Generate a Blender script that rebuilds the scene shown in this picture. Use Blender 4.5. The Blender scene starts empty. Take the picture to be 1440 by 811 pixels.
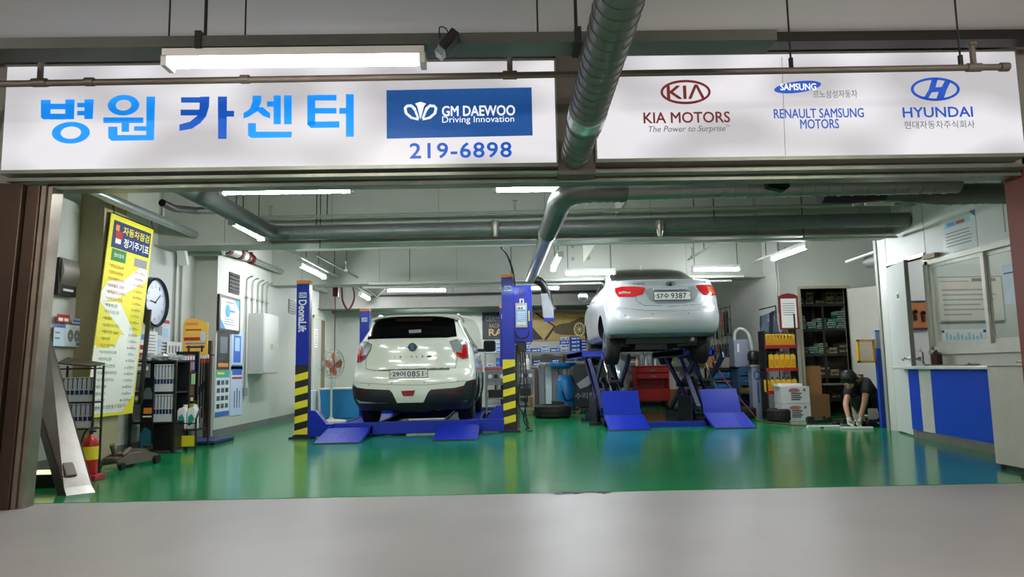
import bpy, bmesh, math, random
from mathutils import Vector, Matrix
R = random.Random(7)
PI = math.pi
SC = bpy.context.scene
COL = SC.collection
# ------------------------------------------------------------------ camera
F_PX, PITCH, YAW, ROLL = 1000.0, math.atan(113.5/1000), math.atan(15/1000), math.radians(1.05)
cam_d = bpy.data.cameras.new('camera'); cam = bpy.data.objects.new('camera', cam_d); COL.objects.link(cam)
cam_d.sensor_width = 36; cam_d.lens = F_PX/1440*36; cam_d.clip_end = 200
fw = Vector((math.sin(YAW)*math.cos(PITCH), math.cos(YAW)*math.cos(PITCH), math.sin(PITCH)))
r0 = Vector((math.cos(YAW), -math.sin(YAW), 0)); u0 = r0.cross(fw)
rt = r0*math.cos(ROLL)-u0*math.sin(ROLL); up = r0*math.sin(ROLL)+u0*math.cos(ROLL)
mc = Matrix((rt, up, -fw)).transposed().to_4x4(); mc.translation = (0, 0, 1.0)
cam.matrix_world = mc
SC.camera = cam
# ------------------------------------------------------------------ world, exposure
W = bpy.data.worlds.new('world'); SC.world = W; W.use_nodes = True
W.node_tree.nodes['Background'].inputs[0].default_value = (0.55, 0.6, 0.66, 1)
W.node_tree.nodes['Background'].inputs[1].default_value = 0.10
SC.view_settings.view_transform = 'Standard'; SC.view_settings.look = 'None'
SC.view_settings.exposure = 0.0; SC.view_settings.gamma = 1.0
TUBE = 148.0
# ------------------------------------------------------------------ helpers
def at(u, v, Y):
    """point of the sight line through a photo pixel at depth Y (metres)"""
    r = fw + rt*((u-720)/F_PX) + up*((405.5-v)/F_PX)
    t = Y/r.y
    return Vector((r.x*t, Y, 1+r.z*t))
def atx(u, v, X):
    r = fw + rt*((u-720)/F_PX) + up*((405.5-v)/F_PX)
    t = X/r.x
    return Vector((X, r.y*t, 1+r.z*t))
def lin(h):
    h = h.lstrip('#'); c = [int(h[i:i+2], 16)/255 for i in (0, 2, 4)]
    return tuple((x/12.92 if x <= .04045 else ((x+.055)/1.055)**2.4) for x in c)
MATS = {}
def mt(name, hexc, rough=.5, metal=0., var=.06, scale=6., bump=0., bscale=40., coat=0., emis=0., spec=.5, alpha=1.):
    if name in MATS: return MATS[name]
    m = bpy.data.materials.new(name); m.use_nodes = True; MATS[name] = m
    nt = m.node_tree; b = nt.nodes['Principled BSDF']; c = lin(hexc)
    b.inputs['Roughness'].default_value = rough; b.inputs['Metallic'].default_value = metal
    b.inputs['Coat Weight'].default_value = coat; b.inputs['Coat Roughness'].default_value = .08
    b.inputs['Specular IOR Level'].default_value = spec
    b.inputs['Base Color'].default_value = (*c, 1)
    tc = nt.nodes.new('ShaderNodeTexCoord')
    if var > 0:
        no = nt.nodes.new('ShaderNodeTexNoise'); no.inputs['Scale'].default_value = scale; no.inputs['Detail'].default_value = 4
        mx = nt.nodes.new('ShaderNodeMix'); mx.data_type = 'RGBA'
        mx.inputs[6].default_value = (*[x*(1-var*2) for x in c], 1); mx.inputs[7].default_value = (*[min(1, x*(1+var*2)) for x in c], 1)
        nt.links.new(tc.outputs['Object'], no.inputs['Vector']); nt.links.new(no.outputs['Fac'], mx.inputs[0])
        nt.links.new(mx.outputs[2], b.inputs['Base Color'])
        if emis: nt.links.new(mx.outputs[2], b.inputs['Emission Color'])
    if emis:
        if var <= 0: b.inputs['Emission Color'].default_value = (*c, 1)
        b.inputs['Emission Strength'].default_value = emis
    if bump > 0:
        n2 = nt.nodes.new('ShaderNodeTexNoise'); n2.inputs['Scale'].default_value = bscale; n2.inputs['Detail'].default_value = 3
        bp = nt.nodes.new('ShaderNodeBump'); bp.inputs['Strength'].default_value = bump; bp.inputs['Distance'].default_value = .02
        nt.links.new(tc.outputs['Object'], n2.inputs['Vector']); nt.links.new(n2.outputs['Fac'], bp.inputs['Height'])
        nt.links.new(bp.outputs['Normal'], b.inputs['Normal'])
    return m
def glass(name, tint, refl=.08, rough=.02):
    if name in MATS: return MATS[name]
    m = bpy.data.materials.new(name); m.use_nodes = True; MATS[name] = m
    nt = m.node_tree; nt.nodes.clear(); o = nt.nodes.new('ShaderNodeOutputMaterial')
    tr = nt.nodes.new('ShaderNodeBsdfTransparent'); tr.inputs[0].default_value = (*lin(tint), 1)
    gl = nt.nodes.new('ShaderNodeBsdfGlossy'); gl.inputs['Roughness'].default_value = rough
    fr = nt.nodes.new('ShaderNodeFresnel'); fr.inputs[0].default_value = 1.5
    mx = nt.nodes.new('ShaderNodeMixShader'); ge = nt.nodes.new('ShaderNodeNewGeometry'); m1 = nt.nodes.new('ShaderNodeMath'); m1.operation = 'SUBTRACT'; m1.inputs[0].default_value = 1; m1.use_clamp = True
    m2 = nt.nodes.new('ShaderNodeMath'); m2.operation = 'MULTIPLY'; nt.links.new(ge.outputs['Backfacing'], m1.inputs[1]); nt.links.new(m1.outputs[0], m2.inputs[0]); nt.links.new(fr.outputs[0], m2.inputs[1])
    nt.links.new(m2.outputs[0], mx.inputs[0]); nt.links.new(tr.outputs[0], mx.inputs[1]); nt.links.new(gl.outputs[0], mx.inputs[2])
    nt.links.new(mx.outputs[0], o.inputs[0]); return m
class MB:
    def __init__(s): s.v = []; s.f = []; s.mi = []; s.m = 0; s.M = Matrix()
    def add(s, vs, fs):
        k = len(s.v); s.v += [s.M @ Vector(p) for p in vs]; s.f += [tuple(i+k for i in f) for f in fs]; s.mi += [s.m]*len(fs); return s
    def box(s, a, b):
        x0, y0, z0 = a; x1, y1, z1 = b
        return s.add([(x0,y0,z0),(x1,y0,z0),(x1,y1,z0),(x0,y1,z0),(x0,y0,z1),(x1,y0,z1),(x1,y1,z1),(x0,y1,z1)],
                     [(0,3,2,1),(4,5,6,7),(0,1,5,4),(1,2,6,5),(2,3,7,6),(3,0,4,7)])
    def cbox(s, c, d): return s.box([c[i]-d[i]/2 for i in range(3)], [c[i]+d[i]/2 for i in range(3)])
    def obox(s, O, A, B, n, w, h, t):
        """box centred at O, width w along A, height h along B, from O back to O-n*t"""
        O, A, B, n = Vector(O), Vector(A), Vector(B), Vector(n)
        p = [O+A*(w/2*i)+B*(h/2*j)-n*k for k in (t, 0) for i, j in ((-1,-1),(1,-1),(1,1),(-1,1))]
        return s.add(p, [(0,3,2,1),(4,5,6,7),(0,1,5,4),(1,2,6,5),(2,3,7,6),(3,0,4,7)])
    def cyl(s, a, b, r, r2=None, n=16, cap=True):
        a, b = Vector(a), Vector(b); r2 = r if r2 is None else r2
        d = (b-a).normalized(); x = d.orthogonal().normalized(); y = d.cross(x)
        vs = []; 
        for c, rr in ((a, r), (b, r2)):
            vs += [c+(x*math.cos(2*PI*i/n)+y*math.sin(2*PI*i/n))*rr for i in range(n)]
        fs = [(i, (i+1) % n, n+(i+1) % n, n+i) for i in range(n)]
        if cap: fs += [tuple(range(n-1, -1, -1)), tuple(range(n, 2*n))]
        return s.add(vs, fs)
    def sweep(s, pts, r, n=12, cap=True):
        """tube along pts; r number or list"""
        pts = [Vector(p) for p in pts]; N = len(pts); rs = r if isinstance(r, (list, tuple)) else [r]*N
        vs = []; x = None
        for i, p in enumerate(pts):
            d = (pts[min(i+1, N-1)]-pts[max(i-1, 0)])
            d = d.normalized() if d.length > 1e-9 else Vector((0, 0, 1))
            if x is None: x = d.orthogonal().normalized()
            x = (x-d*x.dot(d)); x = x.normalized() if x.length > 1e-6 else d.orthogonal().normalized()
            y = d.cross(x)
            vs += [p+(x*math.cos(2*PI*k/n)+y*math.sin(2*PI*k/n))*rs[i] for k in range(n)]
        fs = [(i*n+k, i*n+(k+1) % n, (i+1)*n+(k+1) % n, (i+1)*n+k) for i in range(N-1) for k in range(n)]
        if cap: fs += [tuple(range(n-1, -1, -1)), tuple(range((N-1)*n, N*n))]
        return s.add(vs, fs)
    def lathe(s, prof, c=(0,0,0), n=24, axis='z'):
        """prof list of (r, h); solid of revolution"""
        c = Vector(c); vs = []
        for r, h in prof:
            for k in range(n):
                a = 2*PI*k/n; q = (r*math.cos(a), r*math.sin(a), h)
                if axis == 'x': q = (h, q[0], q[1])
                if axis == 'y': q = (q[0], h, q[1])
                vs.append(c+Vector(q))
        N = len(prof)
        fs = [(i*n+k, i*n+(k+1) % n, (i+1)*n+(k+1) % n, (i+1)*n+k) for i in range(N-1) for k in range(n)]
        fs += [tuple(range(n-1, -1, -1)), tuple(range((N-1)*n, N*n))]
        return s.add(vs, fs)
    def poly(s, pts, ext):
        """prism: polygon pts (3D, planar) extruded by vector ext"""
        pts = [Vector(p) for p in pts]; n = len(pts); e = Vector(ext)
        return s.add(pts+[p+e for p in pts], [tuple(range(n-1, -1, -1)), tuple(range(n, 2*n))]+[(i, (i+1) % n, n+(i+1) % n, n+i) for i in range(n)])
    def ring(s, O, A, B, n_, rx, ry, ix, iy, t, n=32):
        O, A, B, n_ = Vector(O), Vector(A), Vector(B), Vector(n_)
        vs = []
        for k, (ax, ay) in ((0, (rx, ry)), (0, (ix, iy)), (1, (rx, ry)), (1, (ix, iy))):
            vs += [O+A*ax*math.cos(2*PI*i/n)+B*ay*math.sin(2*PI*i/n)+n_*t*k for i in range(n)]
        fs = []
        for i in range(n):
            j = (i+1) % n
            fs += [(2*n+i, 2*n+j, 3*n+j, 3*n+i), (i, j, 2*n+j, 2*n+i), (n+j, n+i, 3*n+i, 3*n+j), (j, i, n+i, n+j)]
        return s.add(vs, fs)
    def build(s, name, mats, parent=None, smooth=False, bev=0., ang=35, kind=None):
        me = bpy.data.meshes.new(name); me.from_pydata([tuple(p) for p in s.v], [], s.f)
        if not isinstance(mats, (list, tuple)): mats = [mats]
        for m in mats: me.materials.append(m)
        me.polygons.foreach_set('material_index', [min(i, len(mats)-1) for i in s.mi])
        if smooth:
            me.polygons.foreach_set('use_smooth', [True]*len(s.f)); me.set_sharp_from_angle(angle=math.radians(ang))
        me.update()
        o = bpy.data.objects.new(name, me); COL.objects.link(o)
        if parent: o.parent = parent
        if bev:
            b = o.modifiers.new('bevel', 'BEVEL'); b.width = bev; b.segments = 2; b.limit_method = 'ANGLE'
        if kind: o['kind'] = kind
        return o
def tag(o, label, cat, group=None, kind=None):
    o['label'] = label; o['category'] = cat
    if group: o['group'] = group
    if kind: o['kind'] = kind
    return o
def T(name, label, cat, loc=(0,0,0), rz=0., group=None):
    o = bpy.data.objects.new(name, None); COL.objects.link(o); o.location = loc; o.rotation_euler = (0, 0, rz); o.empty_display_size = .1
    return tag(o, label, cat, group)
def S(mb, name, mats, **k):
    o = mb.build(name, mats, **k); o['kind'] = 'structure'; return o
def BOX(name, a, b, mat, parent=None, bev=0.): return MB().box(a, b).build(name, mat, parent, bev=bev)
def dup(o, parent=None):
    c = o.copy(); COL.objects.link(c)
    if parent: c.parent = parent; c.matrix_parent_inverse = o.matrix_parent_inverse.copy()
    for ch in list(o.children): dup(ch, c)
    return c
def text_mesh(s, bold=0., spacing=1.):
    cu = bpy.data.curves.new('t', 'FONT'); cu.body = s; cu.size = 1; cu.offset = bold; cu.space_character = spacing; cu.resolution_u = 3
    ob = bpy.data.objects.new('t', cu)
    me = bpy.data.meshes.new_from_object(ob)
    bpy.data.objects.remove(ob); bpy.data.curves.remove(cu)
    return me
_tc = {}
def text(mb, s, O, A, B, w, h, t=.002, bold=.0, spacing=1., shear=0.):
    """adds lettering fitted to w x h centred at O in the plane A, B; lifted by t along AxB"""
    kb = bold; bold = 0.; key = (s, bold, spacing)
    if key not in _tc:
        me = text_mesh(s, bold, spacing); _tc[key] = ([tuple(v.co) for v in me.vertices], [tuple(p.vertices) for p in me.polygons]); bpy.data.meshes.remove(me)
    vs, fs = _tc[key]
    if not vs: return
    x0 = min(p[0] for p in vs); x1 = max(p[0] for p in vs); y0 = min(p[1] for p in vs); y1 = max(p[1] for p in vs)
    O, A, B = Vector(O), Vector(A), Vector(B); n = A.cross(B)
    dd = kb*h*.85; offs = [(0, 0)] if kb <= .012 else [(dd, 0), (-dd, 0), (0, dd), (0, -dd), (dd*.7, dd*.7), (-dd*.7, dd*.7), (dd*.7, -dd*.7), (-dd*.7, -dd*.7)]
    out0 = [O+A*(((p[0]-x0)/(x1-x0)-.5)*w+shear*((p[1]-y0)/(y1-y0)-.5)*h)+B*(((p[1]-y0)/(y1-y0)-.5)*h)+n*t for p in vs]
    for k_, (ox_, oy_) in enumerate(offs): mb.add([q+A*ox_+B*oy_+n*(.00008*k_) for q in out0], fs)
ORD = 'zeroth first second third fourth fifth sixth seventh eighth ninth tenth eleventh twelfth thirteenth fourteenth fifteenth sixteenth seventeenth eighteenth nineteenth twentieth'.split()+['%dth' % i for i in range(21, 70)]
NW = ['zero', 'leftmost', 'second from left', 'third from left', 'fourth from left', 'fifth from left', 'sixth from left', 'seventh from left', 'eighth from left',
      'ninth from left', 'tenth from left', 'eleventh from left', 'twelfth from left', 'thirteenth from left', 'fourteenth from left', 'fifteenth from left', 'sixteenth from left',
      'seventeenth from left', 'eighteenth from left', 'nineteenth from left', 'twentieth from left'] + ['%dth from left' % i for i in range(21, 60)]
# ------------------------------------------------------------------ materials
wall_m = mt('wall_paint', 'c4c4bb', .55, var=.03, scale=1.2, bump=.05, bscale=25)
ceil_m = mt('ceiling_paint', 'aeafa6', .7, var=.05, scale=.8)
out_ceil = mt('outer_ceiling_paint', 'd0cdc8', .8, var=.03, scale=.7)
steel = mt('painted_steel', '8d918c', .45, .3, var=.08)
dark_metal = mt('dark_metal', '2b2a28', .5, .5)
galv = mt('galvanised_sheet', 'a9adad', .35, .85, var=.12, scale=9, bump=.05)
pipe_m = mt('pipe_grey', '8a8d86', .5, .3, var=.1)
chrome = mt('chrome', 'd8d8d8', .12, 1., var=0)
black = mt('black_plastic', '111112', .45, var=.05)
black_gl = mt('black_gloss', '08080a', .12, var=0)
rubber = mt('tyre_rubber', '141414', .75, var=.1, bump=.1)
white_p = mt('white_plastic', 'e4e4e0', .4, var=.02)
paper = mt('paper', 'e9e8e2', .7, var=.02)
blue_l = mt('lift_blue', '0c29a0', .36, var=.05, coat=.1, spec=.35)
blue_dk = mt('lift_blue_dark', '121a50', .4, var=.08)
orange = mt('orange_cap', 'e08a1e', .45)
yellow = mt('hazard_yellow', 'e8d81e', .5, var=.03)
red_m = mt('red_paint', 'b01812', .35, coat=.3)
card = mt('cardboard', 'a87a4c', .8, var=.08)
cyan = mt('tank_blue', '1273b8', .35)
tube_m = mt('fluorescent_tube', 'f4faff', .4, var=0, emis=TUBE)
tube_out = mt('outer_fluorescent_tube', 'fff6ee', .4, var=0, emis=26.)
tube_added = mt('added_lamp_tube', 'fff4ea', .4, var=0, emis=240.)
# ------------------------------------------------------------------ SETTING
def floor_mat(name, hexa, hexb, rough, dirt):
    m = bpy.data.materials.new(name); m.use_nodes = True; nt = m.node_tree; b = nt.nodes['Principled BSDF']
    tc = nt.nodes.new('ShaderNodeTexCoord')
    n1 = nt.nodes.new('ShaderNodeTexNoise'); n1.inputs['Scale'].default_value = .9; n1.inputs['Detail'].default_value = 6
    cr = nt.nodes.new('ShaderNodeValToRGB'); cr.color_ramp.elements[0].position = .35; cr.color_ramp.elements[1].position = .7
    cr.color_ramp.elements[0].color = (*lin(hexa), 1); cr.color_ramp.elements[1].color = (*lin(hexb), 1)
    n2 = nt.nodes.new('ShaderNodeTexNoise'); n2.inputs['Scale'].default_value = 1.6; n2.inputs['Detail'].default_value = 3
    r2 = nt.nodes.new('ShaderNodeMapRange'); r2.inputs[1].default_value = .3; r2.inputs[2].default_value = .75; r2.inputs[3].default_value = rough*.95; r2.inputs[4].default_value = rough*1.15; r2.inputs[1].default_value = .1; r2.inputs[2].default_value = .9
    n3 = nt.nodes.new('ShaderNodeTexNoise'); n3.inputs['Scale'].default_value = 60; r3 = nt.nodes.new('ShaderNodeValToRGB')
    r3.color_ramp.elements[0].position = .27; r3.color_ramp.elements[1].position = .31
    r3.color_ramp.elements[0].color = (*[1-dirt]*3, 1); r3.color_ramp.elements[1].color = (1, 1, 1, 1)
    mx = nt.nodes.new('ShaderNodeMix'); mx.data_type = 'RGBA'; mx.blend_type = 'MULTIPLY'; mx.inputs[0].default_value = 1
    n4 = nt.nodes.new('ShaderNodeTexNoise'); n4.inputs['Scale'].default_value = 3.5; n4.inputs['Detail'].default_value = 2
    bp = nt.nodes.new('ShaderNodeBump'); bp.inputs['Strength'].default_value = .07; bp.inputs['Distance'].default_value = .02
    L = nt.links.new
    for n in (n1, n2, n3, n4): L(tc.outputs['Object'], n.inputs['Vector'])
    r3.color_ramp.elements[0].position = .18; r3.color_ramp.elements[1].position = .2; n3.inputs['Scale'].default_value = 90
    L(n1.outputs['Fac'], cr.inputs[0]); L(cr.outputs[0], mx.inputs[6])
    if dirt > 0: L(n3.outputs['Fac'], r3.inputs[0]); L(r3.outputs[0], mx.inputs[7])
    else: mx.inputs[7].default_value = (1, 1, 1, 1)
    L(mx.outputs[2], b.inputs['Base Color']); L(n2.outputs['Fac'], r2.inputs[0]); L(r2.outputs[0], b.inputs['Roughness'])
    L(n4.outputs['Fac'], bp.inputs['Height']); L(bp.outputs['Normal'], b.inputs['Normal'])
    return m
green_floor = floor_mat('green_epoxy', '0f7a45', '1c9058', .16, .2)
grey_floor = floor_mat('grey_concrete_coating', '9f9c9a', 'aaa7a5', .40, 0.)
S(MB().box((-9, 5.92, -.2), (9, 22, 0)), 'floor', green_floor)
S(MB().box((-12, -8, -.2), (12, 5.92, -.004)), 'floor', grey_floor)
# paint chips on the edge between the two coatings
mb = MB()
for i in range(26):
    x = at(780+R.random()*70, 690, 6).x; y = 5.9+R.gauss(0, .03); r = .006+R.random()*.02
    a0 = R.random()*6; mb.poly([(x+math.cos(a0+k*1.05)*r*(2.2*R.random()+.6), y+math.sin(a0+k*1.05)*r, .0005) for k in range(6)], (0, 0, .0015))
o = mb.build('paint_chips', dark_metal); tag(o, 'dark chipped paint flakes along the edge of the green floor', 'debris', kind='stuff')
XL, XR, YB = -4.95, 5.3, 19.8
# left wall with the pilaster and the step
S(MB().box((XL-.2, 5.7, 0), (XL, 11.5, 3.75)), 'wall_left', wall_m)
S(MB().box((XL, 8.3, 0), (-4.67, 8.8, 3.75)), 'trim_1', mt('pilaster_paint', 'a39a78', .6, var=.03))
S(MB().box((XL-.2, 11.5, 0), (-4.6, YB, 3.75)), 'wall_left', wall_m)
base_m = mt('baseboard_grey', '6e716d', .5, var=.1)
S(MB().box((XL, 6, 0), (XL+.012, 11.5, .12)).box((-4.6, 11.49, 0), (-4.588, YB, .13)), 'baseboard_left', base_m)
S(MB().box((-5.2, YB, 0), (8.2, YB+.2, 3.75)), 'wall_back', wall_m)
# block joints on the back wall: courses as thin raised courses
# right side wall and the closet front wall with its opening
S(MB().box((XR, 13.4, 0), (XR+.12, YB, 3.75)), 'wall_right', wall_m)
ox0, ox1, oz = 5.68, 6.58, 2.42
S(MB().box((XR+.12, 13.4, 0), (ox0, 13.52, 3.75)).box((ox0, 13.4, oz), (ox1, 13.52, 3.75)).box((ox1, 13.4, 0), (8.2, 13.52, 3.75)), 'wall_closet', wall_m)
S(MB().box((ox0-.05, 13.36, 0), (ox0, 13.54, oz+.05)).box((ox0, 13.36, oz), (ox1, 13.54, oz+.05)).box((ox1, 13.36, 0), (ox1+.05, 13.54, oz+.05)), 'trim_2', mt('door_frame_cream', 'a9a28c', .5))
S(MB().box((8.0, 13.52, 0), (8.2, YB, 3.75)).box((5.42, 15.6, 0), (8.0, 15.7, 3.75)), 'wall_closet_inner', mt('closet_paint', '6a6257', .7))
# office box: wall x=5.75 from Y 5.9 to 10.72, window and door openings
OX = 5.75
off_m = mt('office_panel_paint', 'cfcfc8', .45, var=.02)
wy0, wy1, wz0, wz1 = 7.3, 9.42, 1.15, 2.34
dy0, dy1, dz = 9.50, 10.40, 2.42
mb = MB()
mb.box((OX, 5.9, 0), (OX+.08, wy0, 3.75)).box((OX, wy0, 0), (OX+.08, wy1, wz0)).box((OX, wy0, wz1), (OX+.08, wy1, 3.75))
mb.box((OX, wy1, 0), (OX+.08, dy0, 3.75)).box((OX, dy0, dz), (OX+.08, dy1, 3.75)).box((OX, dy1, 0), (OX+.08, 10.72, 3.75))
mb.box((OX+.08, 10.64, 0), (8.2, 10.72, 3.75))
S(mb, 'wall_office', off_m)
mb = MB()
for y in (10.42, 9.44, 7.9): mb.box((OX-.003, y-.006, 2.45 if y < 10 else 2.45), (OX, y+.006, 3.6))
mb.box((OX-.02, 10.66, 0), (OX, 10.73, 3.4)); S(mb, 'trim_3', mt('joint_grey', '8f8f86', .5))
S(MB().box((8.0, 5.9, 0), (8.1, 10.64, 3.75)).box((OX+.08, 5.9, 0), (8, 6.0, 3.75)), 'wall_office_inner', mt('office_inner_paint', 'cdc6d0', .6))
# window 1: aluminium frame, two sashes, sill
alum = mt('window_frame_cream', 'cfcdc0', .4, .1)
wf = bpy.data.objects.new('window_1', None); COL.objects.link(wf); wf['kind'] = 'structure'
mb = MB(); mb.box((OX-.03, wy0, wz1-.05), (OX+.09, wy1+.03, wz1+.02)).box((OX-.03, wy1-.04, wz0), (OX+.09, wy1+.03, wz1)).box((OX-.03, wy0, wz0), (OX+.09, wy1, wz0+.05))
mb.build('window_frame', alum, wf)
BOX('window_sill', (OX-.06, wy0, wz0-.06), (OX+.02, wy1+.04, wz0), alum, wf)
pane = glass('window_glass', 'eef2ee')
for k, (a, b, x) in enumerate(((8.30, wy1-.04, OX-.01), (wy0, 8.36, OX+.03))):
    s_ = MB().box((x, a, wz0+.05), (x+.03, a+.06, wz1-.05)).box((x, b-.06, wz0+.05), (x+.03, b, wz1-.05)).box((x, a+.06, wz0+.05), (x+.03, b-.06, wz0+.11)).box((x, a+.06, wz1-.1), (x+.03, b-.06, wz1-.05)).build('window_sash', alum, wf)
    BOX('window_pane', (x+.012, a+.06, wz0+.11), (x+.016, b-.06, wz1-.1), pane, s_)
# ceiling and beams
S(MB().box((-5.2, 5.95, 3.75), (8.2, 20, 3.9)), 'ceiling', ceil_m)
S(MB().box((-12, -8, 3.62), (12, 5.95, 3.8)), 'ceiling', out_ceil)
beam_m = mt('beam_cladding', 'a3a69b', .5, var=.04, scale=1.5)
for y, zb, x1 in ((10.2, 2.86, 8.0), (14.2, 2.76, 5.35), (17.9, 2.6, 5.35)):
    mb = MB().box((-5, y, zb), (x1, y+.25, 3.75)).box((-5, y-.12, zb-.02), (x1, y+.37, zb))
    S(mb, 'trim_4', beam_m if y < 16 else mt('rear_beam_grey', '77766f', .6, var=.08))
    bt = mb = MB()
    for x in [-4+1.55*i for i in range(7)]: mb.box((x, y-.004, zb), (x+.008, y, 3.74))
    S(mb, 'trim_5', mt('joint_dark', '7d7f75', .6))
# knee plates beside the beams with bolts
bolt_m = mt('bolt_grey', '8d8f86', .4, .4)
for k, (u, v, Y, nm) in enumerate(((865, 305, 10.2, 'first'), (820, 370, 14.2, 'second'))):
    p = at(u, v, Y-.02); q = at(u+27 if k == 0 else u+22, v-32 if k == 0 else v-28, Y-.02)
    g = MB().poly([(p.x, p.y, p.z), (p.x+.42, p.y, p.z+.62), (p.x, p.y, p.z+.62)], (0, -.02, 0)).build('knee_plate', mt('knee_plate_white', 'd2d2c8', .5))
    tag(g, 'white triangular steel knee plate on the %s ceiling beam' % nm, 'bracket', 'knee plates')
    g2 = MB()
    for dx, dz_ in ((-.2, .1), (-.2, .35), (.12, .1)): g2.cyl((p.x+dx, p.y+.02, p.z+dz_), (p.x+dx, p.y-.03, p.z+dz_), .035, n=6)
    g2.build('bolt', bolt_m, g)
# header wall over the opening, sides of the opening, dark beam over the signs
S(MB().box((-12, 5.72, 2.58), (12, 5.95, 3.62)), 'wall_front', mt('front_wall_grey', '8a8680', .6, var=.08))
S(MB().box((-12, 5.72, -.1), (-4.3, 5.95, 2.58)).box((4.36, 5.72, -.1), (4.62, 5.95, 2.9)).box((4.62, 5.72, -.1), (12, 5.95, 2.6)), 'wall_front', mt('red_brown_frame', '7c3220', .55, var=.06))
S(MB().box((-12, 5.35, 3.54), (12, 5.5, 3.62)), 'trim_6', dark_metal)
hd = mt('header_rail_metal', '7f8578', .35, .6, var=.2, scale=4)
S(MB().box((-3.95, 5.60, 2.565), (4.36, 5.70, 2.59)).box((-3.7, 5.74, 2.53), (4.36, 5.80, 2.578)).box((-3.7, 5.86, 2.545), (4.36, 5.95, 2.578)), 'trim_7', hd)
# door 1 in the left wall (back)
d1 = bpy.data.objects.new('door_1', None); COL.objects.link(d1); d1['kind'] = 'structure'
MB().box((-4.6, 17.3, 0), (-4.57, 17.37, 2.4)).box((-4.6, 18.5, 0), (-4.57, 18.57, 2.4)).box((-4.6, 17.3, 2.33), (-4.57, 18.57, 2.4)).build('door_frame', alum, d1)
BOX('door_leaf', (-4.598, 17.37, .01), (-4.585, 18.1, 2.33), mt('door_leaf_grey', 'b9b8b0', .5), d1)
BOX('door_gap', (-4.598, 18.1, .01), (-4.592, 18.5, 2.33), mt('door_gap_brown', '7b6e52', .7), d1)
MB().cyl((-4.585, 17.98, 1.07), (-4.53, 17.98, 1.07), .02).cyl((-4.54, 17.98, 1.07), (-4.54, 17.88, 1.07), .012).build('door_handle', chrome, d1)
# door 2: office door, hinged at the far jamb and swung into the shop
d2 = bpy.data.objects.new('door_2', None); COL.objects.link(d2); d2['kind'] = 'structure'; d2.location = (OX-.01, 10.38, 0); d2.rotation_euler = (0, 0, math.radians(-14))
dm = mt('office_door_white', 'd9dad6', .4, var=.02)
BOX('door_leaf', (-.04, -.92, .02), (0, 0, 2.38), dm, d2, .004)
MB().box((-.046, -.925, .02), (.006, -.90, 2.38)).build('door_edge', mt('door_edge_grey', '8c8c84', .4, .4), d2)
MB().lathe([(.03, 0), (.03, -.01), (.012, -.02), (.012, -.05), (.03, -.06), (.032, -.085), (.02, -.1)], (-.04, -.84, 1.04), 16, 'x').lathe([(.03, 0), (.03, .01), (.012, .02), (.012, .05), (.03, .06), (.032, .085), (.02, .1)], (0, -.84, 1.04), 16, 'x').build('door_knob', chrome, d2, smooth=True)
BOX('door_sign', (-.044, -.6, 1.86), (-.04, -.45, 1.98), paper, d2)
mb = MB(); 
for i, (a, w, m_) in enumerate(((-.585, .02, 0), (-.55, .02, 0), (-.52, .03, 1))): mb.m = m_; mb.box((-.046, a, 1.89), (-.044, a+w, 1.95))
mb.build('door_sign_print', [black, mt('sign_green', '2c8f4a', .5)], d2)
S(MB().box((OX-.02, dy0-.04, 0), (OX+.1, dy0, dz+.05)).box((OX-.02, dy0, dz), (OX+.1, dy1, dz+.05)).box((OX-.02, dy1, 0), (OX+.1, dy1+.05, dz+.05)), 'trim_8', mt('office_jamb', 'b9b7ab', .4, .2))
# door 3: closet door leaf, hinged right and swung towards the camera
d3 = bpy.data.objects.new('door_3', None); COL.objects.link(d3); d3['kind'] = 'structure'; d3.location = (ox1+.02, 13.36, 0); d3.rotation_euler = (0, 0, math.radians(-56))
BOX('door_leaf', (0, -.035, .02), (.88, 0, 2.4), mt('closet_door_cream', 'cdc8bd', .5, var=.03), d3, .004)
MB().lathe([(.03, 0), (.012, -.02), (.012, -.05), (.032, -.07), (.02, -.09)], (.82, -.035, 1.05), 14, 'y').build('door_knob', chrome, d3, smooth=True)
# ------------------------------------------------------------------ SHUTTER COLUMN and frame at the left of the opening
br = mt('brown_stainless', '5b4a3f', .32, .75, var=.14, scale=2.5, bump=.04)
t = T('folding_shutter', 'brown stainless folded shutter panels at the left edge of the opening', 'shutter', (-4.12, 5.7, 0)); t.rotation_euler = (0, math.radians(2.3), 0)
for i, (x0, x1, y) in enumerate(((-.75, -.3, 5.50), (-.3, -.02, 5.55), (-.02, .2, 5.62), (.2, .31, 5.66))):
    BOX('shutter_panel', (x0+.004, y-5.7, .0), (x1-.004, y-5.7+.09, 2.56), br, t, .006)
MB().box((.31, -.02, 0), (.345, .1, 2.56)).box((.352, .0, 0), (.385, .14, 2.56)).build('guide_rail', mt('rail_worn', '8f8577', .4, .7, var=.2), t)
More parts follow.
